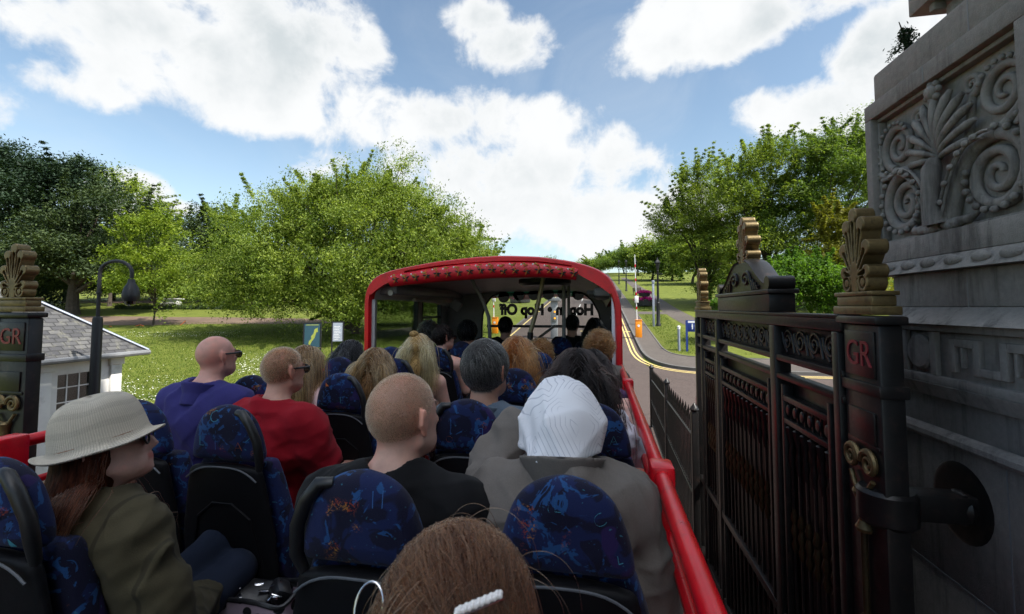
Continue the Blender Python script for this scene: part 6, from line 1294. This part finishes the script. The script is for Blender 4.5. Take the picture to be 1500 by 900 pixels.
# poles, hatch, stair rails
def pole(pp, r, m, nm='grab_pole'): mb = MB(); mb.tube([at(x, y, Y=Y) for x, y, Y in pp], r, 10); return bp(nm, mb, m, 60)
pole([(689, 404, 5.6), (696, 420, 5.6), (708, 442, 5.6), (716, 465, 5.6), (719, 520, 5.6)], .024, 'grey_trim'); pole([(797, 402, 5.2), (786, 455, 5.2), (777, 487, 5.2)], .026, 'pole_yellow'); pole([(777, 487, 5.2), (775.5, 520, 5.2)], .034, 'black_plastic', 'pole_sleeve')
pole([(826, 412, 5.9), (826, 540, 5.9)], .024, 'grey_trim'); pole([(833, 416, 6.3), (833, 540, 6.3)], .02, 'grey_trim'); pole([(772, 508, 6.2), (812, 478, 6.6), (845, 478, 6.7)], .02, 'steel', 'stair_rail'); pole([(835, 500, 6.3), (884, 500, 6.4)], .022, 'grey_trim', 'stair_rail')
c = at(798, 419, Y=5.9); mb = MB(); mb.lathe([(.001, -.03), (.30, -.03), (.34, 0), (.34, .05)], (c.x, 5.9, c.z+.03), 32); bp('roof_hatch', mb, 'black_plastic')
mb = MB(); mb.bb(-.12, -.02, 4.7, 4.75, 4.03, 4.07); mb.bb(-.10, -.0, 4.9, 4.95, 4.0, 4.04); bp('ceiling_switch', mb, 'black_plastic')
mb = MB(); q = at(668, 447, Y=6.2); mb.box(q, (.16, .05, .14), .03, Euler((0, R(35), 0)).to_matrix()); bp('wide_mirror', mb, 'grey_dark'); mb = MB(); q = at(806, 535, Y=5.6); mb.bb(q.x-.2, q.x+.12, 5.6, 5.9, DK, q.z+.1, .05); bp('stairwell_box', mb, 'grey_trim')
# ---- seats
def smax(a, b, k): return -smin(-a, -b, k)
HT = 1.175
def yl(z): return -(z-.9)*.10
def f_head(P):
    x, y, z = np.abs(P[:, 0]), P[:, 1]-yl(P[:, 2]), P[:, 2]; zr = np.clip((z-.965)/(HT-.965), 0, 1); w_ = .148*(1-.50*zr**2.0); d = smax(smax((x-w_)*.8, z-HT, .07), .965-z, .02); return smax(d, np.abs(y)-.048+.35*np.clip(d+.05, 0, .05), .03)
def f_shell(P):
    x, y, z = np.abs(P[:, 0]), P[:, 1]-yl(P[:, 2]), P[:, 2]; w_ = np.interp(z, [.25, .45, .70, .86, .95], [.215, .22, .205, .170, .150]); d = smax(smax((x-w_)*.9, z-.945-.012*np.clip(1-(x/.15)**2, -1, 1), .02), .22-z, .03); return smax(d, np.abs(y+.022)-.026+.5*(x*x), .018)
def f_front(P):
    x, y, z = np.abs(P[:, 0]), P[:, 1]-yl(P[:, 2]), P[:, 2]; w_ = np.interp(z, [.25, .45, .70, .86, .95], [.222, .228, .216, .180, .152]); d = smax(smax((x-w_)*.9, z-.96, .02), .40-z, .03); return smax(d, np.abs(y-.045-.25*x*x)-.040, .03)
def f_cush(P):
    x, y, z = np.abs(P[:, 0]), P[:, 1], P[:, 2]; return smax(smax(x-.222, np.abs(y-.285)-.225, .05), np.abs(z-.395+.03*(y-.28))-.05, .04)
def part(name, fn, lo, hi, h, m):
    V, Q = sdf_mesh(fn, lo, hi, h); me = np_mesh(name, V, Q, None, True); me.materials.append(MATS[m]); return me
M_head = part('headrest', f_head, (-.17, -.12, .93), (.17, .10, 1.2), .0075, 'moquette'); M_shell = part('seat_shell', f_shell, (-.24, -.12, .2), (.24, .1, .98), .010, 'seat_shell'); M_front = part('back_cushion', f_front, (-.25, -.06, .38), (.25, .16, .98), .011, 'moquette'); M_cush = part('seat_cushion', f_cush, (-.24, .04, .3), (.24, .53, .47), .012, 'moquette')
mb = MB(); xs_ = np.linspace(-.148, .148, 15); mb.tube([(x, yl(.95)-.052+.35*x*x, .953-.05*(abs(x)/.15)**3) for x in xs_], .0032, 6); M_pipe = mb.mesh('piping'); M_pipe.materials.append(MATS['seat_piping'])
mb = MB(); mb.tube([(-.15, -.052+yl(.36)+.012, .36), (-.148, yl(.6)-.038, .6), (-.11, yl(.76)-.043, .76), (-.04, yl(.82)-.046, .815), (.04, yl(.82)-.046, .815), (.11, yl(.76)-.043, .76), (.148, yl(.6)-.038, .6), (.15, -.052+yl(.36)+.012, .36)], .006, 6); M_gr = mb.mesh('moulded_rib'); M_gr.materials.append(MATS['seat_shell'])
mb = MB(); mb.bb(-.17, .17, .06, .44, 0, .03, .008); mb.bb(-.05, .05, .16, .34, .03, .33, .01); mb.bb(-.2, .2, .07, .47, .331, .352, .006); M_leg = mb.mesh('pedestal'); M_leg.materials.append(MATS['grey_dark'])
mb = MB(); mb.tube([(.060, yl(1.16)-.02, 1.150), (.088, yl(1.16)-.03, 1.150), (.120, yl(1.13)-.032, 1.110), (.146, yl(1.06)-.032, 1.05), (.152, yl(1.0)-.03, .985), (.140, yl(.95)-.02, .94)], [.012, .015, .016, .016, .015, .012], 12); M_handle = mb.mesh('grab_handle', 60); M_handle.materials.append(MATS['black_plastic'])
BV = BVHTree.FromPolygons([v.co.copy() for v in M_head.vertices], [tuple(p.vertices) for p in M_head.polygons])
def child(name, me, par, sx=1):
    o = bpy.data.objects.new(name, me); COL.objects.link(o); o.parent = par
    if sx < 0: o.scale = (-1, 1, 1)
    return o
letter_cache = {}
def letters(seat, items):
    for (ch, x, z, size, ang, m) in items:
        flip = ch[0] == '~'; v, f = text_mesh(ch[-1], size, .002, -.002, flip); ca, sa = math.cos(R(ang)), math.sin(R(ang)); mb = MB(); vs = []
        for (a, b_, c_) in v:
            u, w_ = x+a*ca-b_*sa, z+a*sa+b_*ca; hit = BV.ray_cast(Vector((u, -.5, w_)), Vector((0, 1, 0))); y = hit[0].y if hit[0] else -.04; vs.append((u, y-.0012-(.001 if c_ > 0 else 0), w_))
        mb.add(vs, f); mb.build('woven_letter', MATS[m], seat, 0, local=True)
def seat(x, y, handle=0, let=(), z=DK, back=0.0):
    s = bpy.data.objects.new('passenger_seat', M_shell); COL.objects.link(s); s.parent = bus; s.matrix_parent_inverse = WM[bus.name].inverted(); s.location = (x, y, z)
    for n, me in (('headrest', M_head), ('back_cushion', M_front), ('seat_cushion', M_cush), ('piping', M_pipe), ('moulded_rib', M_gr), ('pedestal', M_leg)): child(n, me, s)
    if handle: child('grab_handle', M_handle, s, handle)
    letters(s, let); return s
seat(-1.447, .90, 1, [('O', .055, 1.055, .085, 0, 'letter_blue'), ('A', .10, .99, .035, 10, 'letter_cyan')]); seat(-1.90, .88)
seat(-1.374, 1.53, 1, [('C', -.02, 1.135, .06, 20, 'letter_cyan'), ('L', -.075, 1.045, .055, 0, 'letter_cyan'), ('I', -.015, 1.03, .05, 0, 'letter_blue'), ('7', .115, 1.06, .055, -20, 'letter_cyan'), ('A', .08, 1.03, .05, 0, 'letter_orange')])
seat(-1.80, 1.54, 0, [('O', .09, 1.05, .055, 20, 'letter_blue')])
seat(-1.415, 2.36, 1, [('~N', -.06, 1.05, .06, 0, 'letter_blue'), ('E', .03, 1.03, .055, 0, 'letter_cyan'), ('A', -.06, 1.11, .045, 30, 'letter_orange')]); seat(-1.84, 2.20)
seat(-1.44, 3.11, 1); seat(-1.88, 3.11, 0, [('A', .03, 1.06, .05, 0, 'letter_cyan')]); seat(-1.46, 4.02, 1); seat(-1.9, 4.0); seat(-1.45, 4.75); seat(-1.9, 4.75)
seat(-.525, .99, -1, [('I', .045, 1.125, .055, 4, 'letter_blue'), ('I', .065, 1.125, .055, 4, 'letter_blue')]); seat(-.077, 1.04, 0, [('I', -.03, 1.125, .04, 0, 'letter_cyan'), ('L', -.012, 1.125, .04, 0, 'letter_cyan'), ('C', .075, 1.10, .04, 30, 'letter_cyan'), ('L', .115, 1.02, .03, 10, 'letter_cyan')])
seat(-.522, 1.80, -1, [('~R', .065, 1.05, .06, 0, 'letter_blue'), ('O', -.06, 1.02, .04, 0, 'letter_orange')]); seat(-.03, 1.83, 0, [('A', .08, 1.04, .05, 0, 'letter_cyan')])
seat(-.50, 2.74, -1, [('A', -.02, 1.06, .05, 0, 'letter_orange')]); seat(-.05, 2.77); seat(-.485, 3.74, -1); seat(-.03, 3.74); seat(-.16, .22); seat(-.60, .22); seat(-1.40, 5.45); seat(-.45, 5.6)
# ------------------------------------------------------------------ the passengers
SK_F, SK_P, SK_T = (.58, .34, .26), (.64, .41, .34), (.48, .28, .20)
def hat(root, h, p, hsS, s, Rh, hc):
    n = 48; V = []; uv = []
    prof = [(.001, .142), (.040, .140), (.074, .130), (.096, .108), (.108, .070), (.113, .030), (.115, .006), (.124, -.003), (.138, -.008), (.150, -.003), (.152, -.007), (.148, -.012), (.136, -.016), (.122, -.012), (.108, -.006)]
    L = 0; Ls = [0]
    for a, b in zip(prof[:-1], prof[1:]): L += math.hypot(b[0]-a[0], b[1]-a[1]); Ls.append(L)
    for i, (r_, z) in enumerate(prof):
        for k in range(n+1):
            a = 2*math.pi*k/n; br = r_ > .12; x, y = r_*math.sin(a)*.92, r_*math.cos(a)*1.06-.006
            zz = z+(.020*max(0, -math.cos(a))**2*(r_-.11)/.05 if br else 0)-(.012*abs(math.sin(a))*(r_-.11)/.05 if br else 0)-(.012*math.exp(-((y)/.03)**2) if z > .11 else 0)*0+.004*math.sin(5*a+z*30)*(1 if not br else .5)
            V.append(tuple(h(x, y, zz+.025))); uv.append((k/n, Ls[i]/.45, 0, 1))
    F_ = [(i*(n+1)+k, i*(n+1)+k+1, (i+1)*(n+1)+k+1, (i+1)*(n+1)+k) for i in range(len(prof)-1) for k in range(n)]
    o = link('sun_hat', np_mesh('sun_hat', V, F_, {'UVW': np.array(uv)}, True), MATS['hat_knit'], root); sd_ = o.modifiers.new('sub', 'SUBSURF'); sd_.levels = 2; sd_.render_levels = 2
    mb = MB(); mb.tube([h(.112*math.sin(a)*.92, .112*math.cos(a)*1.06-.006, .033) for a in np.linspace(0, 2*math.pi, 40, endpoint=False)], .0035, 6, closed=True); mb.build('hat_cord', MATS['hat_cord'], o, local=True)
def hood(root, h, p, hsS, s, Rh, hc):
    def fn(P):
        q = (P-hc) @ Rh/hsS; d = _el(q, A3(0, -.012, .022), A3(.106, .126, .110)); d = smin(d, _rc(q, A3(0, -.03, -.03), A3(0, -.045, -.15), .100, .136), .04); d = smin(d, _rc(q, A3(0, -.11, -.03), A3(0, -.13, -.07), .035, .03), .06)
        d = d-wrinkle(q*A3(1, 1, .6), 24, .012, 4)-folds(q*A3(1, 1, .7), 19, .013, 5); cut = _el(q, A3(0, .13, -.03), A3(.082, .10, .12)); d = np.maximum(d, -cut); d = np.maximum(d, (-.088+.25*(q[:, 1]+.05)+.012*np.sin(q[:, 0]*20)-q[:, 2]))
        return np.maximum(d*hsS, p(0, 0, .668)[2]-P[:, 2])
    V, Q = sdf_mesh(fn, hc-.24, hc+.24, .007); o = link('white_hood', np_mesh('white_hood', V, Q, None, True), MATS['hood_white'], root); mb = MB(); pts = []
    for a in np.linspace(R(75), R(232), 26):
        y, z = -.012+math.sin(a-R(90))*-.128*-1, .022+math.cos(a-R(90))*.118
        pts.append(h(0, -.012-.1285*math.sin(a-R(75)) if False else -.012+.1265*math.cos(a), .022+.1170*math.sin(a)))
    mb.tube(pts, .0022, 6); mb.build('hood_seam', MATS['hood_white'], o, local=True)
def bun(root, h, p, hsS, s, Rh, hc):
    mb = MB(); c = h(-.03, -.045, .125); mb.sphere(c, (.035*hsS, .035*hsS, .026*hsS), 16, 10); mb.build('hair_bun', MATS['hair_blonde_cap'], root, local=True)
def tp(x, y, Y): return at(x, y, Y=Y)
H = lambda kind, m, **k: dict(kind=kind, mat=m, color=dict(hair_auburn=(.08, .03, .02), hair_brown=(.06, .03, .02), hair_dark=(.015, .01, .01), hair_black=(.01, .01, .01), hair_blonde=(.5, .35, .18), hair_darkblonde=(.3, .2, .1), hair_grey=(.15, .15, .14), hair_ginger=(.4, .17, .07), hair_curly=(.3, .17, .08), stubble=(.17, .11, .075), hair_near=(.07, .03, .02))[m], **k)
person('woman in a knitted beige sun hat, olive jacket and jeans at lower left', tp(157, 600, 1.10), yaw=-10, head=(-40, 14, -4), hs=1.07, wid=1.0, sex='f', skin=SK_P, shirt=dict(mat='cloth_olive', sleeve='long', wr=.008, off=.020, name='jacket'), legs='jeans', hair=H('long', 'hair_auburn', n=6500, len=.60, r=.0010, wave=.20, bulk=.085, fray=.03, grav=.36, zmax=.02, backf=-.25, clear=.062), arms=[((-.27, .05, .27), (-.02, .22, .17)), ((.27, .04, .25), (.10, .28, .16))], glasses=True, res=.0095, seed=3, extra=hat, knees=[at(318, 800, Y=1.52), at(345, 835, Y=1.48)])
person('bald man in a dark blue polo shirt with glasses on the left window side', tp(306, 490, 2.0), yaw=-2, head=(-8, 2, 0), slouch=.03, hs=.88, wid=.90, skin=(.60, .34, .28), shirt=dict(mat='cloth_blue', wr=.006, name='polo_shirt'), hair=H('bald', 'stubble'), glasses=True, res=.010, seed=5, collar=dict(h=.05, gap=0, flare=.34))
person('man with cropped hair and sunglasses in a dark red t-shirt', tp(406, 508, 1.93), yaw=-6, head=(-8, 0, 0), slouch=.02, hs=.92, wid=.87, skin=SK_F, shirt=dict(mat='cloth_red', wr=.008), hair=H('shaved', 'stubble', n=9000, len=.010, r=.0008), collar=dict(h=.018, gap=0, flare=.2), glasses=True, res=.010, seed=6, arms=[((-.24, .05, .26), (-.1, .30, .2)), ((.27, .10, .24), (.16, .34, .24))])
person('woman with straight blonde hair in a pale pink top by the left rail', tp(446, 507, 2.62), yaw=-4, head=(-6, 0, 0), hs=1.0, sex='f', skin=SK_F, shirt=dict(mat='cloth_pink', wr=.007), hair=H('long', 'hair_darkblonde', n=2600, len=.36, r=.0017, wave=.08, bulk=.055), res=.013, seed=7)
person('woman with sleek black hair at the left rail beside the red roof post', tp(512, 499, 3.32), yaw=-4, head=(-28, 0, 0), hs=1.02, sex='f', skin=(.52, .27, .20), shirt=dict(mat='cloth_navy'), hair=H('long', 'hair_black', n=2000, len=.34, r=.002, wave=.02, fray=.01, bulk=.055), res=.016, seed=8)
person('woman with straight dark blonde hair seen from behind in front of the shaved man', tp(549, 511, 2.62), yaw=0, head=(6, 0, 0), hs=1.05, sex='f', skin=SK_F, shirt=dict(mat='cloth_brown'), hair=H('long', 'hair_darkblonde', n=2600, len=.34, r=.0017, wave=.05, bulk=.06), res=.014, seed=9)
person('woman with pale blonde hair and small bun in a black strappy top', tp(613, 490, 3.36), yaw=0, head=(10, 0, 0), hs=1.04, sex='f', skin=SK_P, shirt=dict(mat='cloth_black', sleeve='none', wr=.003, vneck=True), tank=True, hair=H('long', 'hair_blonde', n=2600, len=.36, r=.002, wave=.10, bulk=.06, fray=.04), res=.014, seed=10, extra=bun)
person('man with a closely shaved head and bare neck in a black t-shirt, front row centre', tp(579, 545, 1.22), yaw=-4, head=(-13, 1, 0), slouch=.025, hs=1.05, wid=1.0, skin=(.62, .39, .31), shirt=dict(mat='cloth_black', wr=.006), hair=H('shaved', 'stubble', n=20000, len=.0036, r=.00036), res=.0075, seed=11, seat=2.79, collar=dict(h=.02, gap=0, flare=.2))
person('grey haired man in a blue grey shirt with a collar', tp(709, 499, 2.03), yaw=-3, head=(-12, 2, 0), hs=1.10, wid=1.12, skin=SK_T, shirt=dict(mat='cloth_bluegrey', wr=.006), hair=H('short', 'hair_grey', n=8000, len=.055, r=.0011, vol=1.15, sweep=.6), res=.010, seed=12, collar=dict(h=.05, gap=.0, flare=.34))
person('woman with straight ginger hair in a white floral strap top', tp(756, 494, 2.97), yaw=-2, head=(-4, 0, 0), hs=1.05, sex='f', skin=SK_P, shirt=dict(mat='cloth_floral', sleeve='none', wr=.003, vneck=True), tank=True, hair=H('long', 'hair_ginger', n=2600, len=.40, r=.0018, wave=.05, bulk=.06), res=.014, seed=13)
person('person with curly auburn hair in front of the ginger woman', tp(790, 503, 3.97), yaw=0, head=(-10, 0, 0), hs=1.05, sex='f', skin=SK_F, shirt=dict(mat='cloth_navy'), hair=H('curly', 'hair_curly', n=1800, len=.16, r=.0022), res=.016, seed=14)
e_, w_ = Vector((.172, 2.45, 3.13)), Vector((.166, 2.74, 3.30))
person('woman with long dark brown hair in a white blouse holding the right rail', tp(845, 513, 2.15), yaw=0, head=(3, 0, 0), hs=1.16, sex='f', wid=1.02, skin=SK_P, shirt=dict(mat='cloth_white', sleeve='short', wr=.012, off=.018, name='blouse'), hair=H('long', 'hair_dark', n=4200, len=.42, r=.0014, wave=.08, bulk=.055, fray=.014, vol=1.0), res=.010, seed=15, arms=[((-.225, .07, .28), (-.10, .30, .20)), (e_, w_)], grip=(0, (0, 0, 1)))
person('woman with long black hair in a purple jacket near the right rail', tp(868, 513, 3.02), yaw=0, head=(-6, 0, 0), hs=1.02, sex='f', skin=SK_F, shirt=dict(mat='cloth_purple', sleeve='long', off=.022), hair=H('long', 'hair_dark', n=2400, len=.40, r=.0018, wave=.08, bulk=.06), res=.014, seed=16)
person('person with curly light brown hair and sunglasses by the right roof post', tp(877, 489, 3.98), yaw=-2, head=(-14, 0, 0), hs=1.10, sex='f', skin=SK_F, shirt=dict(mat='cloth_grey'), hair=H('curly', 'hair_curly', n=2000, len=.13, r=.0022), glasses=True, res=.015, seed=17)
person('person in a grey jacket with a white patterned hood up, right side', tp(822, 577, 1.32), yaw=4, head=(-10, -12, 0), slouch=.075, hs=1.0, sex='m', wid=.93, skin=SK_F, shirt=dict(mat='cloth_grey', sleeve='long', wr=.010, off=.024, name='jacket'), hair=None, res=.009, seed=18, arms=[(at(716, 706, Y=1.50), at(764, 628, Y=1.62)), ((.25, .03, .25), (.08, .27, .18))], collar=dict(h=.085, gap=0, flare=.45), extra=hood)
person('small girl in a red patterned dress standing in the aisle beside the shaved man', tp(606, 600, 1.74), yaw=-60, hs=1.18, sex='f', skin=SK_F, shirt=dict(mat='cloth_redprint', sleeve='short'), legs='cloth_redprint', hair=H('long', 'hair_dark', n=500, len=.3, r=.002), res=.013, seed=19, standing=True, seat=DK)
person('woman with dark tied hair and bare shoulder in front of the black strappy top', tp(647, 476, 4.28), yaw=-5, head=(-35, 0, 0), hs=1.0, sex='f', skin=SK_P, shirt=dict(mat='cloth_navy', sleeve='none', wr=.003, vneck=True), tank=True, hair=H('short', 'hair_dark', n=1400, len=.06, r=.0022), glasses=True, res=.016, seed=20)
person('passenger with wavy light grey hair inside the cabin by the left windows', tp(627, 474, 5.0), yaw=0, head=(10, 0, 0), hs=1.0, sex='f', skin=SK_F, shirt=dict(mat='cloth_navy'), hair=H('curly', 'hair_grey', n=1400, len=.12, r=.0028), res=.02, seed=21)
person('passenger in a dark cap inside the cabin left of the windscreen', tp(684, 470, 5.05), yaw=0, head=(0, 0, 0), hs=1.15, skin=SK_T, shirt=dict(mat='cloth_black', sleeve='long'), hair=H('short', 'hair_black', n=1200, len=.06, r=.003, vol=1.5), res=.02, seed=22)
person('dark silhouette of a passenger below the mirrored sticker at windscreen left', tp(740, 464, 5.85), yaw=0, hs=1.02, skin=SK_T, wid=1.1, shirt=dict(mat='cloth_black', sleeve='long', off=.025), hair=H('short', 'hair_black', n=1200, len=.05, r=.003), res=.02, seed=23)
person('dark silhouette of a passenger behind the twin poles at the windscreen', tp(838, 461, 6.2), yaw=0, hs=1.0, skin=SK_T, shirt=dict(mat='cloth_black', sleeve='long'), hair=H('short', 'hair_black', n=1000, len=.04, r=.003), res=.02, seed=24)
person('dark silhouette of a long haired passenger at windscreen right', tp(871, 466, 6.0), yaw=0, hs=1.05, sex='f', skin=SK_T, shirt=dict(mat='cloth_navy', sleeve='long'), hair=H('long', 'hair_black', n=1200, len=.34, r=.003, bulk=.06), res=.02, seed=25)
def clip(root, h, p, hsS, s, Rh, hc):
    Wi = (Matrix.Translation(root.location) @ root.rotation_euler.to_matrix().to_4x4()).inverted(); a, b = Wi @ at(668, 902, t=.455), Wi @ at(736, 874, t=.47); mb = MB(); mb.tube([a, b], .003, 8); cl = mb.build('hair_clip', MATS['silver'], root, local=True); mb = MB(); d = (b-a); u = Vector((0, 0, 1)).cross(d).normalized()
    for k in range(15):
        for q in (-1, 1):
            mb.sphere(a.lerp(b, (k+.5*(q+1)/2)/15)+u*q*.0022+Vector((0, 0, .003+.001*(k % 2))), .0030, 10, 8)
    mb.build('pearls', MATS['pearl'], cl, local=True); mb = MB(); c = Wi @ at(540, 892, t=.55); mb.tube([c+Vector((.018*math.cos(t_), .010*math.sin(t_), .026*math.sin(t_))) for t_ in np.linspace(0, 5.6, 22)], .0014, 8); mb.build('hoop_earring', MATS['silver'], root, local=True)
person('person with messy brown hair and a pearl clip at the bottom edge of the photo', tp(672, 794, .61), yaw=0, head=(4, 14, 0), hs=1.14, sex='f', skin=SK_F, shirt=dict(mat='cloth_brown'), hair=H('long', 'hair_near', n=12000, len=.24, r=.00050, wave=.16, bulk=.05, fray=.018, grav=.16, vol=1.7, part=.02, k=22, pj=.05, gather=True, loose=.20, mess=.034, gpt=(.045, -.085, .060)), res=.010, seed=26, extra=clip)
# open handbag on the aisle floor beside the hat woman
c = at(383, 864, t=1.60); t = thing('handbag', 'open lilac and black handbag with shiny things inside, lower left', 'handbag', (c.x, c.y, DK)); hgt = c.z-DK
def rr_(sx, sy, z, n=28): return [Vector((sx*math.copysign(abs(math.cos(a))**.6, math.cos(a)), sy*math.copysign(abs(math.sin(a))**.6, math.sin(a)), z+.012*math.sin(3*a))) for a in np.linspace(0, 2*math.pi, n, endpoint=False)]
mb = MB(); mb.loft([rr_(.10, .06, 0), rr_(.14, .09, .05), rr_(.15, .10, hgt*.6), rr_(.135, .085, hgt), rr_(.128, .078, hgt), rr_(.14, .09, hgt*.6)], cap=False); mb.add(rr_(.138, .09, hgt*.75), [tuple(range(28))]); mb.build('bag_body', MATS['bag_print'], t, local=True)
mb = MB(); mb.tube(rr_(.132, .082, hgt), .008, 8, closed=True); mb.build('bag_trim', MATS['bag_black'], t, local=True); mb = MB(); mb.box((-.03, .0, hgt*.97), (.12, .10, .03), .012, Euler((.4, .2, .3)).to_matrix()); mb.box((.06, .02, hgt*.98), (.06, .08, .05), .012, Euler((.2, .6, .9)).to_matrix()); mb.build('pouch', MATS['bag_black'], t, local=True); mb = MB(); r = random.Random(8)
for k in range(12): mb.box((r.uniform(-.09, .1), r.uniform(-.05, .05), hgt*.99+r.uniform(0, .02)), (r.uniform(.015, .04), .012, .006), .003, Euler((r.uniform(-.6, .6), r.uniform(-.6, .6), r.uniform(0, 3))).to_matrix())
mb.build('trinkets', MATS['silver'], t, local=True)
